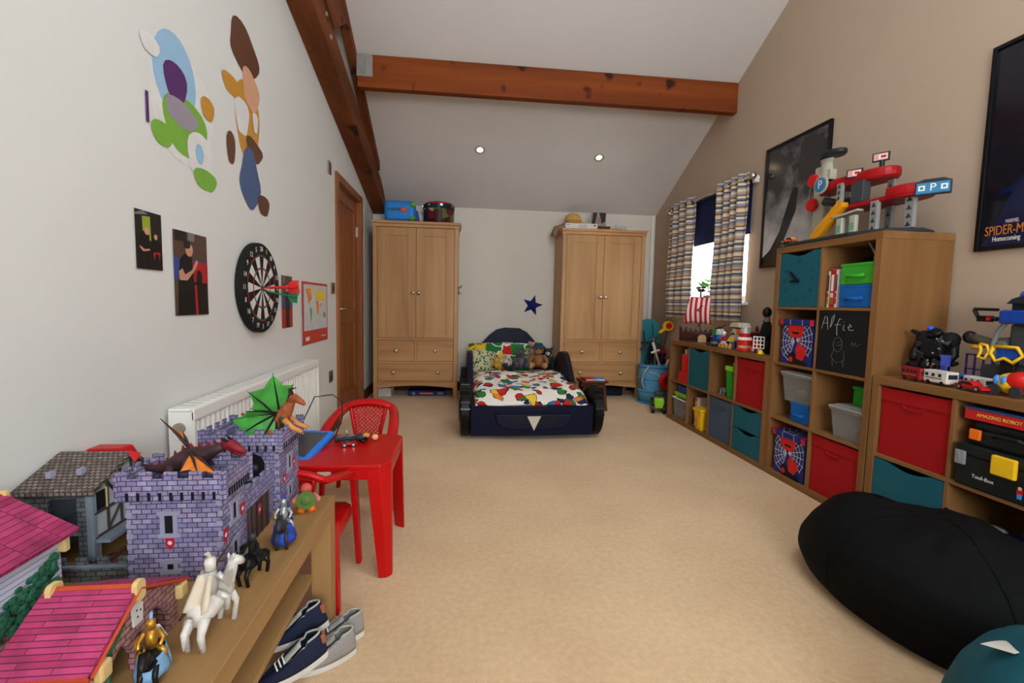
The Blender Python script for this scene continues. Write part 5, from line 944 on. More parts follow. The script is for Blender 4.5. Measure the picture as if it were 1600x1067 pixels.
# half-timbered stable with dark roof
t = thing('toy_stable', 'half-timbered toy stable with brown shingled roof behind the castle wall', 'toy stable', (0, 0, BZ)); tudor = mat('tudor_white', (176, 176, 178), .6); beamD = mat('tudor_beam', (52, 44, 42), .6)
x0, x1, y0, y1 = -1.012, -.865, 1.17, 1.335; yr = 1.29; ez, rz_ = .185, .232
part('roof', B().prism([(y0-.022, ez-.006), (yr, rz_), (y1+.02, ez-.006), (y1+.02, ez+.004), (yr, rz_+.01), (y0-.022, ez+.004)], 0, x0-.012, x1+.015), grR, t)
part('skylight', B().box(-.98, -.968, 1.19, 1.205, .208, .222).box(-.92, -.908, 1.2, 1.215, .211, .226), lilac, t)
b = B(); b.prism([(y0, .06), (y1, .06), (y1, ez), (yr, rz_-.004), (y0, ez)], 0, x1-.008, x1); b.box(x1-.01, x1, y0, y0+.02, 0, .06).box(x1-.01, x1, y1-.02, y1, 0, .06); wl = part('side_wall', b, tudor, t)
for (ya, za, yb_, zb) in ((y0, .065, y1, .065), (y0, .125, y1, .125), (1.215, .065, 1.215, .2), (1.26, .065, 1.26, .215), (1.3, .065, 1.3, .22), (1.325, .065, 1.325, .2), (1.215, .19, 1.26, .13), (1.26, .13, 1.3, .18), (1.215, .07, 1.26, .12), (1.3, .12, 1.335, .07)):
    part('timber', B().tube([(x1+.001, ya, za), (x1+.001, yb_, zb)], .0042, 4), beamD, wl)
flat('window', [(hole, rect(1.178, 1.208, .13, .175))], T(x1+.0015, 0, 0) @ M_LEFT, wl); part('window_frame', B().box(x1, x1+.003, 1.2085, 1.213, .125, .178), ply, wl); part('banner', B().box(x1, x1+.004, 1.29, 1.3, .09, .13), redP, t)
part('lean_to_roof', B().prism([(y0, .055), (y1, .055), (y1, .064), (y0, .064)], 0, x1-.01, x1+.035), edgeP, t)
b = B(); b.box(x0, x0+.05, y0, y0+.008, 0, ez).box(x1-.035, x1, y0, y0+.008, 0, ez).box(x0+.05, x1-.035, y0, y0+.008, .165, ez); part('front_wall', b, gryB, t); part('back_wall', B().box(x0, x1-.01, y1-.008, y1, 0, ez), gryB, t); part('left_wall', B().box(x0, x0+.008, y0+.008, y1-.008, 0, ez), edgeP, t)
part('loft_floor', B().box(x0+.008, x1-.01, y0+.008, y1-.008, .07, .076), edgeP, t); part('door_post', B().box(x1-.012, x1+.003, y0-.006, y0+.008, 0, .18), edgeP, t, bevel=.001)
# pink roofed barn and house
def stones(t): pass
bn = thing('toy_barn', 'pink roofed toy barn with arched stone gable at the near end', 'toy barn', (0, 0, BZ)); gx = -.555; xb = -.675; ya, yr, yb_ = .74, .832, .955; er, rr = .085, .14
def arch_poly(y0, y1, h, n=8): return [(y0+(y1-y0)*i/n, h*.45+h*.55*math.sin(PI*i/n)) for i in range(n+1)]
# gable wall with two arches, made as one outline
gp = [(ya+.01, 0), (ya+.022, 0)]+[(ya+.022, .02)]+[(ya+.022+.06*i/8, .03+.035*math.sin(PI*i/8)) for i in range(9)]+[(ya+.082, 0), (yr+.012, 0)]+[(yr+.012+.075*i/8, .035+.04*math.sin(PI*i/8)) for i in range(9)]+[(yr+.087, 0), (yb_-.01, 0), (yb_-.01, er-.004), (yr, rr-.006), (ya+.01, er-.004)]
part('gable_wall', B().prism(gp, 0, gx-.01, gx), pnkB, bn); part('front_wall', B().box(xb, gx-.01, ya+.01, ya+.018, 0, er-.004), pnkB, bn); part('back_wall', B().box(xb, gx-.01, yb_-.018, yb_-.01, 0, er-.004), pnkB, bn); part('rear_gable', B().prism([(ya+.018, 0), (yb_-.018, 0), (yb_-.018, er-.008), (yr, rr-.012), (ya+.018, er-.008)], 0, xb, xb+.008), pnkB, bn)
for nm, p, q in (('roof_front', (ya-.02, er-.016), (yr, rr)), ('roof_back', (yb_+.02, er-.016), (yr, rr))):
    d = Vector((q[0]-p[0], q[1]-p[1])).normalized(); nn = Vector((-d.y, d.x))*(.007 if nm == 'roof_front' else -.007); part(nm, B().prism([p, q, (q[0]+nn.x, q[1]+nn.y), (p[0]+nn.x, p[1]+nn.y)], 0, xb-.02, gx+.006), pnkR, bn)
part('ridge_strip', B().tube([(xb-.02, yr, rr+.006), (gx+.006, yr, rr+.006)], .005, 4), roofE, bn); part('verge_strip', B().tube([(gx+.008, ya-.02, er-.014), (gx+.008, yr, rr+.002), (gx+.008, yb_+.02, er-.014)], .0035, 4), roofE, bn); part('eave_strip', B().box(xb-.02, gx+.006, ya-.024, ya-.02, er-.022, er-.01), roofE, bn)
for yy in (ya+.004, yb_-.006): part('corner_tab', B().box(gx, gx+.014, yy-.012, yy+.012, er-.035, er-.006), ply, bn, bevel=.004)
part('ridge_tab', B().prism(rrect(yr-.012, yr+.012, rr-.02, rr+.018, .01), 0, gx+.001, gx+.01), ply, bn, bevel=.001); part('ridge_tab', B().prism(rrect(yr-.014, yr+.014, rr-.01, rr+.018, .01), 0, xb-.012, xb-.003), ply, bn, bevel=.001)
part('birdhouse_plaque', B().prism([(-.011, -.02), (.011, -.02), (.013, .012), (0, .022), (-.013, .012)], 0, 0, .003, T(gx, yr, .098)), mat('plaque_white', (205, 198, 192), .6), bn)
flat('plaque_holes', [(hole, disc(-.004, .006, .0022, 8)), (hole, disc(.005, .002, .0022, 8)), (hole, disc(-.003, -.006, .0022, 8))], T(gx+.0032, yr, .098) @ M_LEFT, bn)
for k in range(3): part('horseshoe', B().tube([(gx+.001, yr+.0+.005*math.cos(a), .055-.014*k+.005*math.sin(a)) for a in [-.6+(PI+1.2)*i/8 for i in range(9)]], .0012, 4), mat('horseshoe_print', (70, 40, 56), .6), bn)
ivy = mat('ivy_green', (40, 92, 66), .8, var=.4, vs=90)
rnd = random.Random(5)
def leaves(par, pts, r):
    b = B()
    for p in pts: b.ell(p, (r*.3, r, r*.8), 6, 4)
    o = part('ivy_leaves', b, ivy, par); o['kind'] = 'stuff'
leaves(bn, [(gx+.002, ya+.016+.002*rnd.random()+.0006*k, .004+.0045*k) for k in range(17)]+[(gx+.002, ya+.024+.004*k, .072+.0035*k) for k in range(9)], .005)
hs = thing('toy_house', 'pink roofed toy house with white boards and green shrub print', 'toy house', (0, 0, BZ)); hx1, hx0, hy0, hy1 = -.808, -1.02, .62, 1.005; xr = -.925; he, hr = .168, .235
clap = brick('white_board_print', (196, 194, 208), (206, 204, 216), (130, 126, 150), 3, .011, .001, 0, .1)
part('side_wall', B().box(hx1-.008, hx1, hy0, hy1, .07, he), clap, hs); part('stone_base', B().box(hx1-.008, hx1+.0008, hy0, hy1, 0, .07), pnkB, hs); part('far_gable', B().prism([(hx0, 0), (hx1-.008, 0), (hx1-.008, he), (xr, hr-.008), (hx0, he)], 1, hy1-.008, hy1), clap, hs); part('other_side', B().box(hx0, hx0+.008, hy0, hy1-.008, 0, he), clap, hs)
for nm, p in (('roof_right', (hx1+.022, he-.012)), ('roof_left', (hx0-.012, he))):
    q = (xr, hr); sg = 1 if nm == 'roof_right' else -1; part(nm, B().prism([p, q, (q[0], q[1]+.008), (p[0]+sg*.003, p[1]+.008)], 1, hy0, hy1+.018), brick('pink_shingle_lengthwise', (150, 38, 82), (176, 58, 104), (84, 20, 50), .0125, .07, .0008, 0, .75, rough=.6, ns=26), hs)
part('corner_tab', B().box(hx1-.012, hx1+.014, hy1-.006, hy1+.008, he-.045, he-.01), ply, hs, bevel=.003); part('ridge_tab', B().box(xr-.012, xr+.012, hy1+.012, hy1+.024, hr-.012, hr+.012), ply, hs, bevel=.003)
leaves(hs, [(hx1+.003+.012*rnd.random(), .84+.14*q_, .03+.085*rnd.random()*(.5+q_*.5)+.02*q_) for q_ in [rnd.random() for _ in range(190)]], .0085)

# ---------------- knights, dragons ----------------
def rider(label, loc, rz, sc, horse, cloth, armour, helm, capec=None, lance=None, kind='helm'):
    """mounted toy knight facing local -y"""
    t = thing('toy_knight', label, 'toy knight', M=T(*loc) @ R3(0, 0, rz) @ Matrix.Scale(sc, 4), group='toy knights on the bench')
    hb_ = B().tube([(0, .045, .058), (0, .02, .06), (0, -.025, .06), (0, -.045, .068)], [.016, .022, .021, .016], 10).tube([(0, -.04, .068), (0, -.06, .09), (0, -.066, .104)], [.015, .011, .009], 8).tube([(0, -.064, .106), (0, -.085, .094), (0, -.095, .086)], [.011, .009, .006], 8)
    for sx in (-1, 1): hb_.ell((sx*.005, -.06, .116), (.003, .003, .007), 6, 4)
    hp = part('horse', hb_, horse, t, smooth=True)
    for sx in (-1, 1):
        part('leg', B().tube([(sx*.012, -.036, .055), (sx*.014, -.05, .034), (sx*.014, -.042, .0)], [.0095, .006, .0055], 7), horse, hp, smooth=True); part('leg', B().tube([(sx*.012, .036, .055), (sx*.014, .05, .03), (sx*.014, .044, .0)], [.0105, .0065, .0055], 7), horse, hp, smooth=True)
    part('tail', B().tube([(0, .055, .066), (0, .07, .05), (0, .072, .022)], [.005, .006, .002], 6), horse, hp, smooth=True)
    if cloth:
        k_ = 1.25 if cloth is blueC else 1
        def cl(u, v): a = 2*PI*u; w = 1+.45*v; return (.025*w*math.cos(a), .046*(1+.12*v)*math.sin(a), .073-.045*k_*v+.003*math.sin(6*a)*v)
        part('caparison', B().grid(cl, 24, 4), cloth, t, smooth=True, solid=.0015)
    part('torso', B().tube([(0, .0, .078), (0, 0, .1), (0, .002, .122)], [.013, .0155, .012], 10, sc=(1, .8)), armour, t, smooth=True); hd = part('helmet', B().ell((0, 0, .137), (.0095, .0105, .012), 10, 8).cyl((0, 0, .125), (0, 0, .145), .0095, n=10), helm, t, smooth=True)
    part('plume' if kind == 'helm' else 'horn', B().tube([(0, 0, .147), (0, .006, .158), (0, .014, .16)], [.004, .004, .001], 6), cloth or horse, hd, smooth=True)
    for sx in (-1, 1):
        part('arm', B().tube([(sx*.013, 0, .117), (sx*.024, -.006, .1), (sx*.02, -.024, .094)], [.006, .005, .004], 7), armour, t, smooth=True); part('rider_leg', B().tube([(sx*.01, 0, .08), (sx*.026, -.008, .068), (sx*.026, -.004, .046)], [.008, .0065, .005], 7), armour, t, smooth=True)
    if capec:
        def cp(u, v): return ((u-.5)*(.026+.02*v), .012+.03*v+.004*math.sin(9*u), .122-.055*v+.004*math.cos(7*u)*v)
        part('cape', B().grid(cp, 10, 6), capec, t, smooth=True, solid=.0015)
    if lance: part('lance', B().tube([(.022, .05, .06), (.022, -.02, .094), (.022, -.11, .135)], [.003, .0035, .0008], 6), lance, t)
    part('shield', B().prism([(-.012, .012), (.012, .012), (.012, -.002), (0, -.016), (-.012, -.002)], 0, 0, .003, T(-.027, -.012, .1)), gold if cloth else armour, t)
    return t
blueC = mat('knight_blue', (36, 66, 170), .5, var=.3, vs=60); whC = mat('knight_white', (205, 198, 190), .5, var=.12, vs=90); ivory = mat('cape_ivory', (196, 182, 160), .6)
rider('white caped toy knight on a white armoured horse at the bench edge', (-.47, .905, BZ), 172, 1.04, whC, None, mat('armour_pale', (186, 182, 176), .4, .3), whC, ivory, brownP)
rider('black armoured toy knight on a black horse beside the castle', (-.47, 1.085, BZ), -15, .74, black, None, blackm, dgreyP)
rider('blue and silver toy knight with blue horse cloth near the gate', (-.46, 1.245, BZ), 10, .82, dgreyP, blueC, silver, silver, blueC)
rider('pale blue and gold toy knight by the pink barn arch', (-.512, .80, BZ), 20, .72, black, mat('knight_paleblue', (120, 160, 196), .5), gold, gold, whC)
t = thing('toy_troll', 'green and orange toy creature with round shield at bench end', 'toy creature', (-.465, 1.44, BZ), 15); part('body', B().ell((0, 0, .035), (.022, .02, .03)), mat('troll_pink', (205, 120, 100), .6), t, smooth=True); part('head', B().ell((0, -.006, .072), .017), mat('troll_red', (190, 80, 70), .6), t, smooth=True); part('shield', B().prism(disc(0, .045, .028, 16), 1, -.034, -.028).ell((0, -.032, .045), (.016, .008, .016)), mat('troll_green', (84, 112, 50), .6), t)
for sx in (-1, 1): part('leg', B().tube([(sx*.01, 0, .02), (sx*.018, -.01, 0)], [.011, .012], 8), orangeP, t, smooth=True); part('arm', B().tube([(sx*.02, 0, .05), (sx*.034, -.01, .04), (sx*.034, -.026, .04)], [.008, .007, .006], 7), mat('troll_pink', (205, 120, 100), .6), t, smooth=True)
def wing(par, root, tips, m, bone, name='wing'):
    root = Vector(root); tips = [Vector(x) for x in tips]; b = B()
    for p, q in zip(tips[:-1], tips[1:]):
        mid = (p+q)/2+(root-(p+q)/2)*.13; k = len(b.v); b.add([tuple(root), tuple(p), tuple(mid), tuple(q)], [(0, 1, 2, 3)])
    w = part(name, b, m, par, solid=.002)
    for p in tips: part('wing_finger', B().tube([tuple(root), tuple((root+p)/2+Vector((0, 0, .004))), tuple(p+(p-root)*.05)], [.004, .003, .0008], 6), bone, w, smooth=True)
dgM, dbM, dgW = mat('dragon_charcoal', (56, 34, 36), .55, var=.4, vs=50), mat('dragon_crimson', (120, 26, 34), .5, var=.3, vs=60), mat('dragon_wing_orange', (206, 116, 40), .5, var=.35, vs=30)
t = thing('toy_dragon', 'dark red dragon with orange wings lying on the near castle tower', 'toy dragon', (-.645, 1.165, BZ+.232)); z = .03
part('body', B().tube([(-.12, .0, .022), (-.09, 0, .006), (-.06, 0, .004), (-.03, 0, .016), (.0, 0, .03), (.035, 0, .036), (.06, 0, .05), (.085, 0, .06)], [.003, .007, .012, .02, .026, .022, .013, .011], 10), dgM, t, smooth=True)
hd = part('head', B().tube([(.08, 0, .06), (.1, -.004, .062), (.122, -.008, .05), (.134, -.01, .044)], [.011, .014, .009, .005], 8), dbM, t, smooth=True); part('jaw', B().tube([(.098, -.004, .052), (.125, -.01, .036)], [.007, .003], 6), dbM, hd, smooth=True)
for sx in (-1, 1): part('horn', B().tube([(.094, sx*.008, .07), (.078, sx*.014, .082)], [.004, .001], 6), blackm, hd); part('leg', B().tube([(.02, sx*.018, .025), (.03, sx*.032, .008), (.05, sx*.034, -.03)], [.011, .008, .006], 7), dgM, t, smooth=True); part('leg', B().tube([(-.03, sx*.016, .012), (-.03, sx*.03, .002), (-.018, sx*.034, -.03)], [.012, .008, .006], 7), dgM, t, smooth=True)
b = B()
for k in range(11): x = -.1+.018*k; zz = (.012, .012, .016, .024, .04, .053, .058, .059, .062, .066, .072)[k]; b.add([(x-.006, 0, zz-.004), (x+.006, 0, zz-.004), (x-.003, 0, zz+.009)], [(0, 1, 2)])
part('spines', b, dbM, t, solid=.002); part('tail_fin', B().poly([(-.12, 0, .02), (-.135, 0, .05), (-.105, 0, .044)]), mat('fin_red', (196, 40, 40), .5), t, solid=.002)
wing(t, (.01, -.012, .05), [(.1, -.07, .012), (.06, -.078, .02), (.02, -.07, .022)], dgW, dgM); wing(t, (-.005, .012, .05), [(-.075, .03, .115), (-.062, .04, .095), (-.04, .05, .08)], dgW, dgM)
ogM, grW = mat('dragon_russet', (150, 76, 40), .55, var=.35, vs=60), mat('dragon_wing_green', (60, 140, 50), .45, var=.35, vs=22)
t = thing('toy_dragon', 'green winged russet dragon perched on the far castle tower', 'toy dragon', (-.565, 1.485, BZ+.238)); 
part('body', B().tube([(-.11, .02, .05), (-.085, .02, .03), (-.05, .01, .014), (-.02, 0, .02), (.012, -.004, .036), (.034, -.006, .066), (.048, -.008, .094)], [.004, .008, .014, .022, .024, .019, .013], 10), ogM, t, smooth=True)
hd = part('head', B().tube([(.044, -.008, .094), (.06, -.012, .106), (.082, -.018, .094), (.092, -.02, .086)], [.013, .014, .009, .004], 8), ogM, t, smooth=True)
for k in range(5): a = -.6+.35*k; part('horn', B().tube([(.05, -.008+.003*k, .112), (.05-.02*math.cos(a)*.6, -.006+.004*k, .124+.006*math.sin(a)), (.05+.018*math.sin(a), -.004, .136)], [.004, .003, .001], 6), mat('horn_dark', (58, 34, 30), .6), hd)
for sx in (-1, 1): part('leg', B().tube([(.03, sx*.02, .04), (.055, sx*.024, .016), (.085, sx*.026, .002)], [.01, .008, .006], 7), mat('dragon_tan', (196, 132, 70), .55), t, smooth=True); part('leg', B().tube([(-.02, sx*.02, .02), (-.005, sx*.034, .0), (.01, sx*.036, -.032)], [.014, .01, .007], 7), ogM, t, smooth=True)
part('belly', B().ell((.022, -.012, .04), (.018, .016, .024)), mat('dragon_darkgreen', (46, 62, 34), .55), t, smooth=True)
wing(t, (.008, .014, .03), [(.034, .05, .135), (-.03, .06, .165), (-.1, .05, .11), (-.09, .04, .06)], grW, blackm); wing(t, (.01, -.016, .06), [(-.06, -.06, .075), (-.1, -.062, .05), (-.095, -.06, -.006), (-.03, -.055, -.03), (.01, -.04, -.024)], grW, blackm)
t = thing('toy_dragon', 'small dark brown dragon lying in the castle yard', 'toy dragon', (-.795, 1.18, BZ)); part('body', B().tube([(-.07, -.02, .008), (-.04, -.01, .014), (0, 0, .026), (.03, .01, .03), (.05, .01, .03)], [.004, .01, .018, .02, .012], 8), mat('dragon_brown', (60, 34, 28), .6, var=.4, vs=60), t, smooth=True); wing(t, (0, -.01, .04), [(-.06, -.03, .016), (-.02, -.045, .02), (.03, -.045, .016)], mat('dragon_wing_brown', (96, 52, 40), .6), brownP)
part('head', B().ell((-.082, -.024, .01), (.016, .009, .009)), mat('dragon_brown', (60, 34, 28), .6), t, smooth=True)
t = thing('toy_catapult', 'small dark toy catapult on the castle walkway', 'toy catapult', (-.6, 1.33, BZ+.12)); part('frame', B().box(-.03, .03, -.02, -.014, 0, .012).box(-.03, .03, .014, .02, 0, .012).box(-.012, -.006, -.02, .02, .012, .018), dgreyP, t); part('arm', B().tube([(-.02, 0, .016), (.03, 0, .052)], [.005, .004], 6).ell((.034, 0, .056), .009, 8, 6), dgreyP, t, smooth=True)
for x in (-.02, .02):
    for y in (-.024, .018): part('wheel', B().cyl((x, y, .009), (x, y+.005, .009), .009, n=12), greyP, t)

# ---------------- shoes under the bench ----------------
def shoe(label, M, upper, sole, lining, tab, L=.185, group='shoes by the bench'):
    t = thing('shoe', label, 'shoe', M=M, group=group)
    def outline(u, k=1): # u 0..1 around; x length (toe +x)
        a = 2*PI*u; x = math.cos(a); y = math.sin(a); w = .034+.006*x-.004*x*x; return (x*L/2*k, y*w*k*(1-.08*max(0, -x)))
    n = 28; so = [outline(i/n) for i in range(n)]
    part('sole', B().prism(so, 2, 0, .022), sole, t, bevel=.004)
    def up(u, v):
        a = 2*PI*u; x, y = outline(u, .97); top = .072-.028*max(0, math.cos(a))-.004*math.cos(a)
        op = (.34 if math.cos(a) < 0 else .3)
        tx, ty = -L*.17+math.cos(a)*L*.27*.98, math.sin(a)*.021; ss = v**1.6*.4+v*.6; bulge = .0018*math.sin(PI*v)
        return (x*(1-ss)+tx*ss, (y+bulge*(1 if y > 0 else -1))*(1-v**2.2)+ty*v**2.2, .02+(top-.02)*math.sin(v*PI/2)**.9+(.012*v if math.cos(a) < -.3 else 0))
    part('upper', B().grid(up, 36, 8), upper, t, smooth=True, solid=.003)
    rim = [up(i/36, 1) for i in range(37)]; part('collar', B().tube(rim, .0032, 6), lining, t, smooth=True)
    part('insole', B().prism([(-L*.17+math.cos(2*PI*i/16)*L*.27, math.sin(2*PI*i/16)*.024) for i in range(16)], 2, .023, .027), lining, t)
    part('tongue', B().grid(lambda u, v: (L*.12-.05*v, (u-.5)*.026, .046+.03*v+.006*math.sin(PI*u)), 6, 4), lining if tab else upper, t, smooth=True, solid=.003)
    if tab: part('heel_tab', B().box(-L*.5, -L*.42, -.012, .012, .05, .078), tab, t, bevel=.004, label='tan leather heel tab'); part('side_tab', B().box(-L*.05, L*.02, -.041, -.034, .03, .05), tab, t, bevel=.003)
    for k in range(3): x = L*(.1+.055*k); part('lace', B().tube([(x, -.02, .056-.006*k), (x+.004, 0, .066-.006*k), (x, .02, .056-.006*k)], .0024, 5), whiteP, t, smooth=True)
navS, whS, grS, linS, tabS = mat('navy_canvas', (28, 34, 58), .85, bump=.15, bs=600), mat('rubber_white', (206, 200, 192), .6), mat('grey_mesh', (150, 146, 142), .85, bump=.3, bs=500), mat('lining_grey', (176, 172, 162), .9), mat('tan_leather', (158, 92, 54), .6)
shoe('navy canvas shoe nearest the camera under the bench', T(-.452, 1.285, .03) @ R3(0, 0, 205) @ R3(0, 10, 0), navS, whS, linS, tabS)
shoe('navy canvas shoe behind, resting against the white trainers', T(-.478, 1.385, .058) @ R3(0, 0, 196) @ R3(0, 12, 0), navS, whS, linS, tabS)
shoe('grey and white trainer on the carpet beside the navy shoes', T(-.39, 1.345, 0) @ R3(0, 0, 205), grS, whS, linS, None)
shoe('grey and white trainer farther back beside the bench leg', T(-.385, 1.43, 0) @ R3(0, 0, 200), grS, whS, linS, None)
# ---------------- toys on the window shelf ----------------
ZS = .766
t = thing('toy_pirate_ship', 'toy pirate ship with red striped sail on the window shelf', 'toy ship', (2.15, 4.0, ZS), -38)
hullM = mat('ship_brown', (70, 34, 26), .5); 
def hull(u, v):
    x = -.17+.34*u; w = .055*(1-abs(2*u-1)**2.6*.55); sh = .02*abs(2*u-1)**2; a = PI*(v-.5); return (x, w*math.sin(a)*(1 if True else 1), .002+(.1+sh*2.2)*(1-math.cos(a)))
b = B(); b.grid(hull, 18, 10); part('hull', b, hullM, t, smooth=True, solid=.006); part('deck', B().box(-.15, .15, -.04, .04, .075, .082), mat('deck_brown', (96, 58, 36), .6), t)
part('stern_arch', B().prism([(-.0, .0), (.07, .0), (.07, .045), (.055, .065), (.03, .07), (.01, .06), (0, .045)], 1, -.062, -.05), tanP, t); part('base', B().box(-.13, .13, -.03, .03, 0, .01), hullM, t)
part('mast', B().cyl((-.005, 0, .08), (-.005, 0, .47), .011, .009, 10), brownP, t); part('yard', B().cyl((-.085, 0, .4), (.085, 0, .4), .005, n=8), brownP, t)
nest = part('crows_nest', B().lathe([(.022, .448), (.026, .452), (.024, .455)], (-.005, 0, 0), 14).tube([(-.005+.036*math.cos(a), .036*math.sin(a), .49) for a in [2*PI*i/16 for i in range(17)]], .007, 6), dgreyP, t)
for k in range(6): a = 2*PI*k/6; part('nest_stave', B().cyl((-.005+.024*math.cos(a), .024*math.sin(a), .453), (-.005+.036*math.cos(a), .036*math.sin(a), .49), .005, n=6), dgreyP, nest)
sail = stripes('red_white_sail', [(0, (196, 30, 44)), (.5, (232, 214, 206))], .042, 0)
def sl_(u, v): return ((u-.5)*(.17+.07*v)-.02*v, -.02-.045*math.sin(PI*v)*1.0-.006*math.sin(8*u), .4-.24*v+.012*math.sin(PI*u)*v)
part('sail', B().grid(sl_, 18, 10), sail, t, smooth=True, solid=.002); part('sail_emblem', B().tube([(-.02, -.07, .28), (.0, -.075, .3), (.03, -.07, .33)], [.006, .004, .003], 6).tube([(-.01, -.074, .285), (.01, -.075, .27)], .004, 6), blackm, t)
for k in range(7): x = -.13+.042*k; part('railing_post', B().cyl((x, -.055, .095), (x, -.055, .125), .005, n=6).ell((x, -.055, .128), .007, 6, 5), greyP, t)
part('bowsprit', B().cyl((.15, 0, .12), (.22, 0, .16), .007, .004, 8), brownP, t); part('anchor', B().tube([(.13, -.06, .06), (.13, -.062, .03), (.145, -.062, .025)], .004, 6), dgreyP, t)
def minifig(label, x, y, rz, top, legs, hat=None, sc=1, z=ZS, group='toy figures on the window shelf'):
    t = thing('toy_figure', label, 'toy figure', M=T(x, y, z) @ R3(0, 0, -90+rz) @ Matrix.Scale(sc, 4), group=group)
    part('legs', B().box(-.013, -.001, -.009, .009, 0, .03).box(.001, .013, -.009, .009, 0, .03).box(-.013, .013, -.009, .009, .028, .036), legs, t, bevel=.002); part('torso', B().prism([(-.014, .036), (.014, .036), (.011, .062), (-.011, .062)], 1, -.008, .008), top, t, bevel=.002); hd = part('head', B().ell((0, 0, .073), (.0095, .0095, .0105), 10, 8), skinP, t, smooth=True)
    for sx in (-1, 1): part('arm', B().tube([(sx*.013, 0, .058), (sx*.02, -.004, .046), (sx*.018, -.014, .04)], [.0048, .0045, .004], 6), top, t, smooth=True)
    part('hat' if hat else 'hair', B().lathe([(.014 if hat else .0105, .076), (.012, .08), (.0085, .09), (.001, .093)], n=12), hat or brownP, hd, smooth=True); return t
def vehicle(label, x, y, rz, m, m2, L=.12, W=.05, H=.06, name='toy_vehicle', z=ZS, extra=None):
    t = thing(name, label, 'toy vehicle', (x, y, z), -90+rz); r = H*.22
    part('body', B().box(-L/2, L/2, -W/2, W/2, r*.7, H*.55), m, t, bevel=H*.08); part('cab', B().prism([(L*.05, H*.55), (L*.45, H*.55), (L*.38, H), (L*.1, H)], 1, -W*.45, W*.45), m2, t, bevel=H*.05)
    for xx in (-L*.3, L*.3):
        for yy in (-W/2-.002, W/2-.006): part('wheel', B().cyl((xx, yy, r), (xx, yy+.008, r), r, n=14), black, t)
    if extra: part('load', B().box(-L*.4, L*.02, -W*.4, W*.4, H*.55, H*.95), extra, t, bevel=H*.06)
    return t
vehicle('small blue toy lorry beside the pirate ship', 2.14, 3.66, 0, blueP, skyP, .15, .06, .09, extra=blueP)
vehicle('orange and white toy helicopter lorry behind the ship', 2.2, 3.78, 10, orangeP, whiteP, .12, .06, .13, extra=greenP)
vehicle('low dark blue toy racer at the shelf edge near the ship', 2.05, 3.6, 0, navyP, greyP, .12, .045, .035)
t = thing('toy_playhouse', 'small white and blue toy rescue base among the figures', 'toy playset', (2.2, 3.46, ZS), -90); part('base', B().box(-.09, .09, -.06, .06, 0, .05), blueP, t, bevel=.004); part('tower', B().box(-.05, .04, -.04, .04, .05, .16), whiteP, t, bevel=.006); part('roof', B().prism([(-.075, .16), (.065, .16), (.04, .195), (-.05, .195)], 1, -.05, .05), creamP, t, bevel=.003); part('sign', B().box(.03, .1, -.055, -.045, .11, .15), orangeP, t, bevel=.003); part('dark_band', B().box(-.055, .045, -.046, .0, .15, .16), black, t); part('side_wing', B().box(.09, .14, -.04, .05, 0, .12), maroonP, t, bevel=.004)
for lab, x, y, tp_, lg, ht in (('toy figure in red top with white hat by the rescue base', 2.09, 3.5, redP, whiteP, whiteP), ('toy figure in bright yellow top by the rescue base', 2.085, 3.38, yelP, greyP, None), ('toy figure in white top with cream hat by the rescue base', 2.12, 3.44, whiteP, navyP, creamP), ('toy figure in maroon top standing rightmost of the group', 2.16, 3.32, maroonP, maroonP, blueP), ('toy figure in blue top with lime cap among the group', 2.2, 3.35, blueP, greyP, limeP)):
    minifig(lab, x, y, 5, tp_, lg, ht, 1.35)
for k in range(4): t = thing('toy_nugget', ('leftmost', 'second from left', 'third from left', 'rightmost')[k]+' of four little golden toy animals at the shelf edge', 'toy animal', (2.04, 3.47-.045*k, ZS), -90, 'golden toy animals at the shelf edge'); part('body', B().ell((0, 0, .016), (.017, .012, .013), 8, 6), mat('toy_gold', (196, 150, 70), .5), t, smooth=True); part('head', B().ell((.014, -.004, .03), .009, 8, 6), mat('toy_gold', (196, 150, 70), .5), t, smooth=True); part('leg', B().box(-.012, .014, -.008, .008, 0, .008), tanP, t)
t = thing('toy_tower', 'grey and black toy turret standing in front of the group', 'toy', (2.15, 3.31, ZS), -90); part('body', B().lathe([(.025, 0), (.022, .09), (.028, .095), (.028, .12)], n=10), dgreyP, t); part('flag', B().box(-.002, .018, -.001, .001, .12, .15), limeP, t)
t = thing('toy_lighthouse', 'red and white round toy drum tower with clear top', 'toy tower', (2.075, 3.2, ZS), -90); part('base_ring', B().lathe([(.054, 0), (.054, .022)], n=24), redP, t); part('sand_ring', B().lathe([(.05, .022), (.05, .042)], n=24), tanP, t); part('red_drum', B().lathe([(.053, .042), (.053, .08)], n=24), redP, t); part('white_ring', B().lathe([(.05, .08), (.045, .1)], n=24), whiteP, t); part('collar', B().lathe([(.034, .1), (.036, .128)], n=20), redP, t); part('lamp', B().lathe([(.02, .128), (.016, .15), (.002, .175)], n=12), whiteP, t); part('dome', B().lathe([(.034, .128), (.035, .18), (.028, .2)], n=20), clear('clear_dome', (215, 215, 215), .25, .1), t, smooth=True)
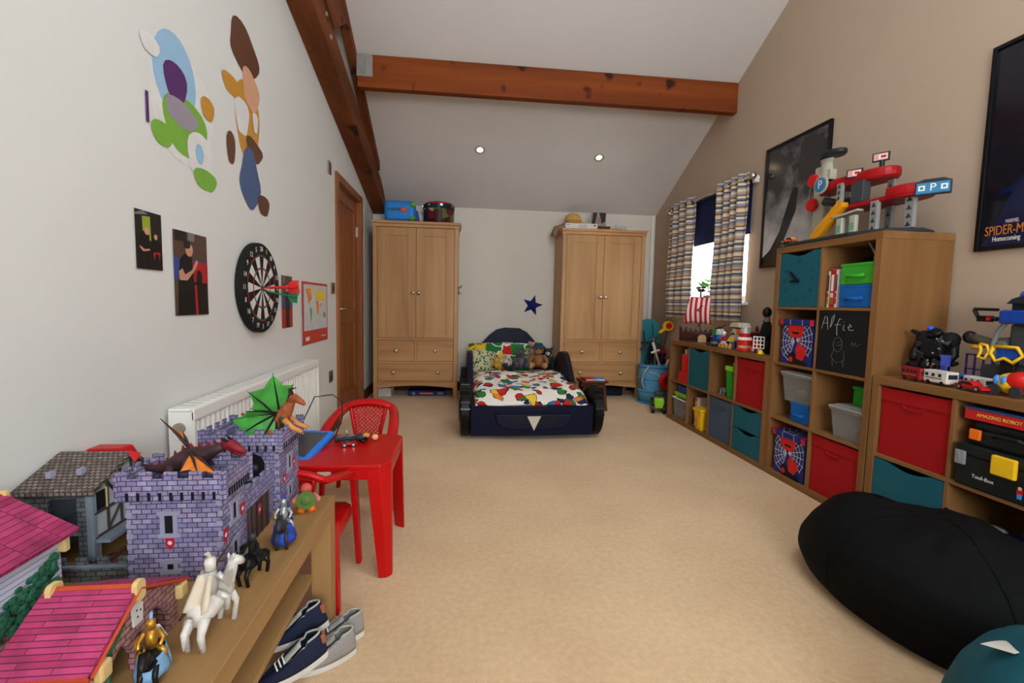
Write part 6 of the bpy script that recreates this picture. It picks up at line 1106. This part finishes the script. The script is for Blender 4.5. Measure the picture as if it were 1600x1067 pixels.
t = thing('toy_dark_castle', 'dark maroon toy fortress behind the round tower', 'toy fortress', (2.28, 3.27, ZS), -90); part('wall', B().box(-.14, .1, -.04, .06, 0, .13), maroonP, t, bevel=.004); part('mound', B().prism([(-.17, 0), (.1, 0), (.1, .16), (.04, .19), (-.02, .17), (-.08, .12), (-.13, .1)], 1, .0, .07), mat('fort_brown', (58, 34, 34), .7), t, bevel=.01); part('turret', B().lathe([(.035, .13), (.03, .2), (.038, .205), (.038, .225)], (.03, 0, 0), 10), dgreyP, t); part('lamp', B().ell((.075, 0, .2), (.02, .02, .028)), yelP, t, smooth=True); part('spire', B().lathe([(.02, .1), (.012, .16), (.001, .18)], (-.1, 0, 0), 8), maroonP, t)
t = thing('toy_fire_engine', 'red toy fire engine in front of the dark fortress', 'toy vehicle', (2.13, 3.105, ZS), -90); part('body', B().box(-.05, .06, -.03, .03, .012, .085), redP, t, bevel=.006)
for x in (-.03, .04): part('wheel', B().cyl((x, -.036, .014), (x, -.028, .014), .014, n=14), whiteP, t); part('wheel', B().cyl((x, .028, .014), (x, .036, .014), .014, n=14), whiteP, t)
t = thing('toy_gate', 'white toy lattice gate leaning at the fire engine', 'toy gate', (2.05, 3.0, ZS+.034), -60)
for k in range(4): part('bar', B().box(-.04+.024*k, -.034+.024*k, -.003, .003, 0, .085), whiteP, t)
for k in range(4): part('cross_bar', B().box(-.04, .038, -.003, .003, .0+.0262*k, .006+.0262*k), whiteP, t)
t = thing('toy_cone', 'small yellow toy cone below the white gate', 'toy', (2.04, 2.96, ZS), -90); part('cone', B().lathe([(.022, 0), (.018, .012), (.006, .03)], n=12), yelP, t); part('foot', B().box(-.02, .02, -.02, .02, 0, .004), yelP, t)
t = thing('toy_warrior', 'tall black toy warrior against the tall shelf', 'toy figure', (2.1, 3.0, ZS), -90); part('body', B().tube([(0, 0, .09), (0, 0, .17), (0, 0, .22)], [.028, .036, .022], 10), blackm, t, smooth=True); part('head', B().ell((0, -.005, .285), (.03, .03, .038)), black, t, smooth=True); part('neck', B().cyl((0, 0, .21), (0, 0, .26), .018), greyP, t)
for sx in (-1, 1): part('leg', B().tube([(sx*.015, 0, .1), (sx*.022, 0, .0)], [.018, .014], 8), blackm, t, smooth=True); part('arm', B().tube([(sx*.034, 0, .2), (sx*.042, -.01, .14), (sx*.036, -.03, .11)], [.012, .01, .009], 7), blackm, t, smooth=True)
# plant in the window
t = thing('window_plant', 'small green potted plant on the bright window sill', 'plant', (2.47, 4.47, WZ0+.001)); leafM = mat('leaf_green', (96, 150, 66), .6, var=.3, vs=30); part('pot', B().lathe([(.035, 0), (.045, .07), (.042, .07)], n=16), mat('pot_terracotta', (150, 100, 70), .7), t); part('stem', B().cyl((0, 0, .06), (0, 0, .22), .005, n=6), brownP, t)
rnd = random.Random(11)
for k in range(16):
    a = 2*PI*k/16*2.4; zz = .1+.13*rnd.random(); l = .07+.04*rnd.random(); part('leaf', B().ell((math.cos(a)*l*.8, math.sin(a)*l*.8, zz), (l*.6, .026, .008), 8, 5, R3(0, -25, 0) if False else R3(0, -20, math.degrees(a))), leafM, t, smooth=True)

# ---------------- toy garage on the tall shelf ----------------
ZG = 1.466
g = thing('toy_garage', 'red and grey multi-storey toy garage with yellow ramp on the tall shelf', 'toy garage', (2.215, 2.465, ZG), -90)
deckM = mat('garage_red', (160, 12, 18), .4); slate = mat('garage_slate', (42, 46, 52), .5); stone = mat('garage_stone', (176, 172, 152), .5); gg = mat('garage_grey', (136, 134, 130), .5); dgG = mat('garage_dark', (34, 38, 42), .4)
part('base', B().prism([(-.34, -.16), (-.27, -.205), (.2, -.205), (.36, -.14), (.4, .02), (.34, .14), (-.2, .16), (-.38, .06)], 2, 0, .02), slate, g, bevel=.006)
part('tower', B().box(-.33, -.24, .0, .08, .02, .5), stone, g, bevel=.006); part('tower_column', B().box(-.16, -.11, .05, .1, .02, .34), gg, g, bevel=.004); part('turret', B().lathe([(.042, .4), (.04, .5), (.046, .53)], (-.24, .01, 0), 16).box(-.29, -.19, -.02, .05, .4, .46), stone, g); part('helipad', B().lathe([(.08, .535), (.092, .545), (.092, .56), (.086, .568)], (-.23, .01, 0), 28, R3(0, 3, 0)), dgG, g, bevel=.002)
for z in (.42, .27): part('knob', B().tube([(-.32, -.02, z), (-.32, -.045, z)], [.042, .038], 20), redP, g)
part('lift_rope', B().cyl((-.34, -.02, .42), (-.36, -.02, .27), .003, n=6), greyP, g)
def deck(pts, z, h): return B().prism(pts, 2, z, z+h)
up_ = [(.1+.12*math.cos(a), .03+.13*math.sin(a)) for a in [-1.9+3.6*i/14 for i in range(15)]]+[(-.1, .13), (-.24, .1), (-.27, .0), (-.22, -.09), (-.08, -.12)]
ud = part('upper_deck', deck(up_, .31, .02), deckM, g, bevel=.006); part('upper_kerb', B().tube([(x, y, .34) for x, y in up_]+[(up_[0][0], up_[0][1], .34)], .02, 8, sc=(.5, 1.3)), deckM, ud); part('under_arch', B().tube([(-.18, -.06, .26), (-.06, -.05, .225), (.08, -.02, .25)], [.05, .045, .02], 10, sc=(1, .5)), dgG, ud)
lo_ = [(.3+.13*math.cos(a), .0+.15*math.sin(a)) for a in [-1.7+3.4*i/14 for i in range(15)]]+[(.1, .14), (.0, .1), (-.02, -.06), (.06, -.15)]
ld = part('lower_deck', deck(lo_, .17, .025), deckM, g, bevel=.006); part('lower_kerb', B().tube([(x, y, .205) for x, y in lo_[:-1]], .02, 8, sc=(.5, 1.3)), deckM, ld)
part('yellow_ramp', B().prism([(-.2, .03), (-.17, .02), (.02, .19), (.02, .215), (-.0, .215), (-.2, .05)], 1, -.17, -.1), mat('ramp_yellow', (226, 150, 24), .45), g, bevel=.003); part('ramp_rail', B().tube([(-.2, -.172, .055), (.01, -.172, .23)], .008, 6), mat('ramp_yellow', (226, 150, 24), .45), g)
for x, y, z0, z1, w in ((-.03, -.12, .2, .33, .035), (.22, -.14, .02, .18, .045), (.37, -.06, .02, .18, .05), (.16, .1, .02, .31, .04)):
    pl = part('pillar', B().box(x-w/2, x+w/2, y-.018, y+.018, z0, z1), gg, g, bevel=.003)
    for k in range(4): zz = z0+(z1-z0)*(k+.5)/4; part('lattice_cut', B().prism([(x-w*.3, zz-.012), (x+w*.3, zz-.012), (x, zz+.012)], 1, y-.0188, y-.0178), slate, pl)
part('booth', B().box(.04, .12, -.12, -.04, .2, .315), mat('booth_dark', (60, 64, 68), .4), g, bevel=.004)
for x in (.0, .09):
    p_ = part('fuel_pump', B().box(x-.022, x+.022, -.16, -.12, .02, .13), stone, g, bevel=.006); part('pump_face', B().box(x-.014, x+.014, -.1612, -.16, .05, .09), mat('pump_green', (120, 160, 130), .5), p_)
part('canopy', B().box(-.05, .14, -.17, -.1, .135, .148, R3(0, -5, 0)), stone, g, bevel=.004)
sb = mat('sign_blue', (50, 120, 160), .4); sp = part('parking_disc', B().cyl((-.17, -.13, .355), (-.17, -.145, .355), .052, n=24), stone, g); part('disc_face', B().cyl((-.17, -.146, .355), (-.17, -.149, .355), .043, n=24), sb, sp); text('lettering', 'P', whiteP, sp, T(-.17, -.1502, .355) @ M_FRONT, .07)
PB = T(.455, -.03, 0) @ R3(0, 0, 38)
sp = part('parking_board', B().prism([(-.066, .16), (.066, .16), (.066, .222), (.036, .236), (-.036, .236), (-.066, .222)], 1, -.007, .007), dgG, g, bevel=.003); sp.matrix_local = PB
part('board_face', B().box(-.059, .059, -.009, -.007, .169, .218), sb, sp); text('lettering', 'P', whiteP, sp, T(0, -.0095, .194) @ M_FRONT, .048)
for x in (-.04, .04): flat('pictogram', [(whiteP, rect(x-.012, x+.012, .182, .206)), (sb, rect(x-.006, x+.006, .188, .2))], T(0, -.0092, 0) @ M_FRONT, sp)
for X_, Y_, z in ((.05, -.11, .365), (.14, .0, .43)):
    x = y = 0
    sp = part('road_sign', B().box(x-.038, x+.038, y, y+.012, z-.022, z+.024), dgG, g, bevel=.002); sp.matrix_local = T(X_, Y_, 0) @ R3(0, 0, 32); part('sign_face', B().box(x-.031, x+.031, y-.0012, y, z-.016, z+.018), mat('sign_pink', (205, 150, 145), .5), sp); flat('sign_print', [(whiteP, rect(x-.008, x+.028, z-.011, z+.013)), (redP, rect(x+.0, x+.024, z-.006, z+.008))], T(0, y-.0014, 0) @ M_FRONT, sp)
part('sign_post', B().cyl((.14, .01, .33), (.14, .01, .41), .012), dgG, g); part('sign_foot', B().box(.09, .19, -.02, .03, .33, .345), dgG, g, bevel=.004)
for ch in list(g.children):      # the storeys are shallow, the base plate reaches the shelf edge
    if ch.name.startswith('base'): continue
    if ch.matrix_local.translation.length > 1e-6: ch.location.y *= .6; continue
    for o_ in [ch]+[k_ for k_ in ch.children if k_.matrix_local.translation.length < 1e-6]: o_.data.transform(Matrix.Diagonal((1, .6, 1, 1)))
toycar('orange and red toy car parked on the garage base', (2.03, 2.74, ZG+.0205), 100, mat('car_orange', (215, 80, 30), .35), .09, .04, .035, 'toy_car', mat('car_amber', (230, 150, 40), .35)); toycar('tiny green toy car at the far edge of the tall shelf', (2.035, 2.79, ZG), 95, mat('car_mint', (110, 160, 110), .4), .05, .025, .03, 'toy_car', greenP)
# ---------------- toys on the near right shelf ----------------
def bus(label, x, y, m, L, W, H, name, m2=None, windows=None, rz=0, z=ZS):
    t = thing(name, label, 'toy vehicle', (x, y, z), -90+rz); r = .009
    part('body', B().box(-L/2, L/2, -W/2, W/2, r*.9, H), m, t, bevel=.004); wg = mat('toy_glass', (40, 44, 48), .15)
    for k in range(windows or 4): x0 = -L*.42+L*.84*k/(windows or 4); part('window', B().box(x0, x0+L*.13, -W/2-.0006, -W/2, H*.58, H*.8), wg, t)
    part('stripe', B().box(-L*.4, L*.3, -W/2-.0005, -W/2, H*.4, H*.5), m2 or gold, t); part('front_window', B().box(L/2, L/2+.0006, -W*.38, W*.38, H*.5, H*.82), wg, t)
    for xx in (-L*.28, L*.3):
        for yy in (-W/2-.001, W/2-.005): part('wheel', B().cyl((xx, yy, r), (xx, yy+.006, r), r, n=12), black, t)
    return t
bus('red toy double-decker style bus leftmost on the near shelf', 2.05, 1.885, mat('bus_red', (150, 18, 26), .35), .105, .034, .06, 'toy_bus', rz=-8)
bus('white toy caravan between the red bus and red car', 2.06, 1.775, mat('caravan_white', (214, 206, 196), .4), .115, .05, .06, 'toy_caravan', greyP, 3, rz=-8)
bus('white toy camper van with purple stripes behind the red car', 2.11, 1.665, mat('van_white', (212, 208, 204), .4), .1, .042, .05, 'toy_camper', purpP, 3, rz=-12); bus('small white and blue toy police van behind the caravan', 2.15, 1.745, mat('van_blue', (60, 100, 170), .4), .075, .036, .048, 'toy_van', whiteP, 3, rz=0)
toycar('red toy estate car at the shelf edge above the red game box', (2.042, 1.63, ZS), -100, mat('car_red', (186, 24, 24), .3), .125, .045, .038, 'toy_car')
t = thing('toy_robot', 'bulky black toy robot with blue light against the tall shelf', 'toy robot', (2.2, 1.925, ZS), -80); part('body', B().box(-.05, .045, -.04, .04, .1, .19), black, t, bevel=.012); part('shoulders', B().ell((-.05, 0, .19), (.035, .04, .035)).ell((.05, 0, .19), (.035, .04, .032)), blackm, t, smooth=True); part('head', B().ell((0, -.01, .215), (.026, .026, .024)), black, t, smooth=True); part('blue_light', B().ell((-.02, -.02, .235), .012, 10, 8), mat('light_blue', (40, 90, 220), .2), t, smooth=True)
rnd = random.Random(2)
for sx in (-1, 1): part('leg', B().tube([(sx*.028, 0, .11), (sx*.04, -.01, .06), (sx*.038, 0, .0)], [.026, .022, .024], 8), black, t, smooth=True); part('arm', B().tube([(sx*.065, 0, .18), (sx*.08, -.02, .12), (sx*.07, -.04, .085)], [.02, .018, .016], 8), black, t, smooth=True); part('foot', B().box(sx*.04-.024, sx*.04+.024, -.045, .03, 0, .022), black, t, bevel=.005)
for k in range(12): part('rivet', B().ell((-.05+.1*rnd.random(), -.043, .02+.17*rnd.random()), .005, 6, 5), greyP, t)
for k in range(18):
    cx, cz = -.085+.17*rnd.random(), .03+.19*rnd.random(); part('armour_plate', B().cbox((cx, -.03+.02*rnd.random(), cz), (.02+.025*rnd.random(), .03, .014+.02*rnd.random()), R3(rnd.uniform(-30, 30), rnd.uniform(-40, 40), rnd.uniform(-20, 20))), (black, blackm, dgreyP)[k % 3], t, bevel=.002)
part('claw', B().box(.055, .085, -.06, -.045, .07, .12).box(.06, .064, -.064, -.06, .05, .075).box(.07, .074, -.064, -.06, .05, .075).box(.08, .084, -.064, -.06, .05, .075), mat('claw_blue', (70, 80, 170), .4), t)
t = thing('toy_fence', 'purple toy railing standing behind the white camper', 'toy fence', (2.26, 1.77, ZS), -90)
for k in range(5): part('rail', B().box(-.075+.034*k, -.069+.034*k, -.003, .003, 0, .13), purpP, t)
for z in (0, .06, .124): part('cross_rail', B().box(-.075, .067, -.003, .003, z, z+.006), purpP, t)
t = thing('toy_playset', 'towering black and blue toy hideout at the right edge', 'toy playset', (2.24, 1.6, ZS), -90)
part('base', B().box(-.1, .16, -.09, .1, 0, .1), dgreyP, t, bevel=.01); part('core', B().box(-.06, .14, -.02, .1, .1, .27), mat('hideout_grey', (70, 72, 74), .5), t, bevel=.01); part('blue_platform', B().box(-.06, .18, -.08, .1, .27, .325), mat('hideout_blue', (18, 62, 150), .4), t, bevel=.008); tp_ = part('command_roof', B().prism([(-.04, .35), (.16, .35), (.14, .375), (.02, .385), (-.02, .37)], 1, -.08, .08), dgG, t, bevel=.004); part('blue_dome', B().ell((.0, -.03, .385), (.025, .025, .02)), mat('light_blue', (40, 90, 220), .2), tp_, smooth=True); part('roof_post', B().box(-.03, -.02, -.06, .06, .325, .35), dgG, t); part('roof_post', B().box(.12, .13, -.06, .06, .325, .35), dgG, t)
part('grey_pipe', B().tube([(-.08, -.04, .1), (-.1, -.04, .18), (-.085, -.04, .235), (-.05, -.04, .29)], .009, 8), greyP, t, smooth=True)
br_ = part('side_bracket', B().tube([(-.19, -.03, .325), (-.17, -.03, .29), (-.1, -.03, .285)], .008, 6).tube([(-.19, -.03, .328), (-.1, -.03, .326)], .007, 6).box(-.17, -.12, -.04, -.02, .275, .3), black, t); part('bracket_light', B().box(-.13, -.115, -.045, -.04, .28, .295), redP, br_); part('bracket_arm', B().tube([(-.12, -.03, .29), (-.05, 0, .29)], .008, 6), black, br_)
part('barrel', B().tube([(-.2, -.02, .2), (-.16, -.02, .195), (-.12, -.02, .18), (-.06, -.01, .185)], [.024, .02, .026, .03], 12), mat('hideout_bronze', (84, 78, 66), .45, .3), t, smooth=True); part('muzzle', B().ell((-.205, -.02, .205), (.026, .024, .028)), black, t, smooth=True); part('orange_cap', B().ell((-.17, -.03, .165), (.02, .014, .012)), mat('cap_amber', (190, 130, 40), .5), t, smooth=True)
t = thing('toy_yellow_frame', 'yellow plastic exo-frame with blue core in front of the hideout', 'toy', (2.13, 1.59, ZS+.1), -90)
def loopy(pts, r, m, nm): part(nm, B().tube(pts+[pts[0]], r, 6), m, t, smooth=True)
loopy([(-.05, 0, .08), (.03, 0, .08), (.05, 0, .05), (.02, 0, .02), (-.01, 0, .035), (-.04, 0, .02), (-.06, 0, .05)], .007, yelP, 'frame_loop'); loopy([(-.1, 0, .085), (-.075, 0, .08), (-.065, 0, .055), (-.08, 0, .025), (-.105, 0, .03), (-.095, 0, .055)], .006, yelP, 'frame_loop'); loopy([(.06, 0, .075), (.1, 0, .08), (.12, 0, .05), (.1, 0, .025), (.065, 0, .03)], .006, yelP, 'frame_loop')
part('blue_core', B().box(-.045, .03, .004, .03, .03, .07), blueP, t, bevel=.006); part('stand', B().box(-.03, .02, .005, .03, -.1, .03), black, t, bevel=.004)
t = thing('toy_helmet_car', 'rounded yellow, blue and red toy vehicle at the right edge', 'toy vehicle', (2.09, 1.53, ZS), -90); part('shell', B().ell((0, 0, .045), (.055, .045, .042), 16, 10), yelP, t, smooth=True); part('red_hood', B().ell((.025, 0, .055), (.05, .046, .04), 16, 10), redP, t, smooth=True)
for x in (-.03, -.005): part('blue_pane', B().ell((x, -.036, .056), (.011, .012, .02), 10, 8), mat('pane_blue', (70, 130, 200), .2), t, smooth=True)
for x in (-.03, .04): part('wheel', B().cyl((x, -.05, .02), (x, -.038, .02), .02, n=16), dgreyP, t)
minifig('tiny grey toy figure below the black robot', 2.12, 1.85, 0, greyP, dgreyP, tealP, .6)

# ---------------- beanbags ----------------
from mathutils import noise as nz
PROF = [(0, .0), (.55, .0), (.84, .004), (.95, .1), (1, .26), (.985, .42), (.92, .6), (.8, .76), (.64, .88), (.42, .96), (.2, .99), (0, 1.0)]
def beanbag(name, label, m, c, r, h, seed, seam, tilt=(0, 0), dent=.05):
    t = thing(name, label, 'beanbag', (c[0], c[1], 0)); n1, n2 = 72, 33
    def fn(u, v):
        a = 2*PI*u; q = v*(len(PROF)-1); i = min(int(q), len(PROF)-2); f = q-i; pr = PROF[i][0]*(1-f)+PROF[i+1][0]*f; pz = PROF[i][1]*(1-f)+PROF[i+1][1]*f
        d = Vector((math.cos(a)*pr, math.sin(a)*pr, pz)); w = 1+dent*nz.noise(d*1.5+Vector((seed, 0, 0)))
        z = h*pz*(1+(.22*nz.noise(d*1.2+Vector((0, seed, 0)))+tilt[0]*d.x+tilt[1]*d.y)*pz)
        z += .012*nz.noise(Vector((d.x*3, d.y*12, seed)))*pz+.004*nz.noise(d*9)*pz
        return (math.cos(a)*pr*r[0]*w, math.sin(a)*pr*r[1]*w, max(.002, z))
    part('cover', B().grid(fn, n1, n2), m, t, smooth=True, sub=1)
    for k in range(seam): u = k/seam+.07; part('seam', B().tube([fn(u, .3+.68*i/20) for i in range(20)], .003, 5), m, t, smooth=True)
    return t, fn
bagB = mat('beanbag_black', (9, 9, 10), .8, var=.15, vs=6, bump=.1, bs=60, spec=.12); bagT = mat('beanbag_teal', (14, 78, 92), .8, var=.1, vs=8, bump=.1, bs=300)
beanbag('beanbag', 'large black beanbag slumped on the carpet by the shelves', bagB, (1.68, 1.42), (.34, .46), .365, 3, 5)
tb, fn = beanbag('beanbag', 'teal beanbag with white care label in the near right corner', bagT, (1.35, .68), (.34, .31), .42, 9, 5)
u_ = math.atan2(.15, -.21)/(2*PI); p = min((fn(u_, .4+.6*i/80) for i in range(80)), key=lambda q: abs(math.hypot(q[0], q[1])-.25)); part('care_label', B().grid(lambda u, v: (p[0]-.04+.075*u+.02*v, p[1]+.0-.045*v, p[2]+.008+.012*v+.004*math.sin(3*u)), 6, 3), mat('label_white', (196, 190, 182), .7), tb, solid=.001); part('zip_cord', B().tube([(p[0]+.03, p[1]-.01, p[2]+.012), (p[0]+.09, p[1]-.03, p[2]+.02), (p[0]+.15, p[1]-.05, p[2]+.024)], .006, 6), black, tb, smooth=True)
import OpenImageIO as oiio, numpy as np, sys
im=oiio.ImageBuf('/workdir/render_main.png').get_pixels(oiio.UINT8)
H,W=im.shape[:2]; k=W/1600
for n,(a,b,c,d) in {'ceil top':(800,10,1120,70),'ceil low':(700,190,900,220),'wallR':(1250,60,1500,180),'wallR near win':(1170,400,1190,500),'carpet near':(700,760,1100,1000),'carpet far':(640,640,700,700),'carpet mid':(900,720,1100,760),'wallL':(20,300,200,600),'wallL top':(20,20,150,150),'wallL door':(440,200,500,400),'back':(740,360,800,480),'wardL':(590,400,640,520),'wardR':(890,400,930,520),'shelf side':(1400,400,1470,520),'red box':(1390,660,1470,700),'red table':(500,700,580,720),'beam':(700,100,1000,120),'bench':(420,880,450,900),'bagblack':(1400,850,1500,930)}.items():
    p=im[int(b*k):int(d*k),int(a*k):int(c*k),:3].reshape(-1,3).mean(0); print(n,p.round())
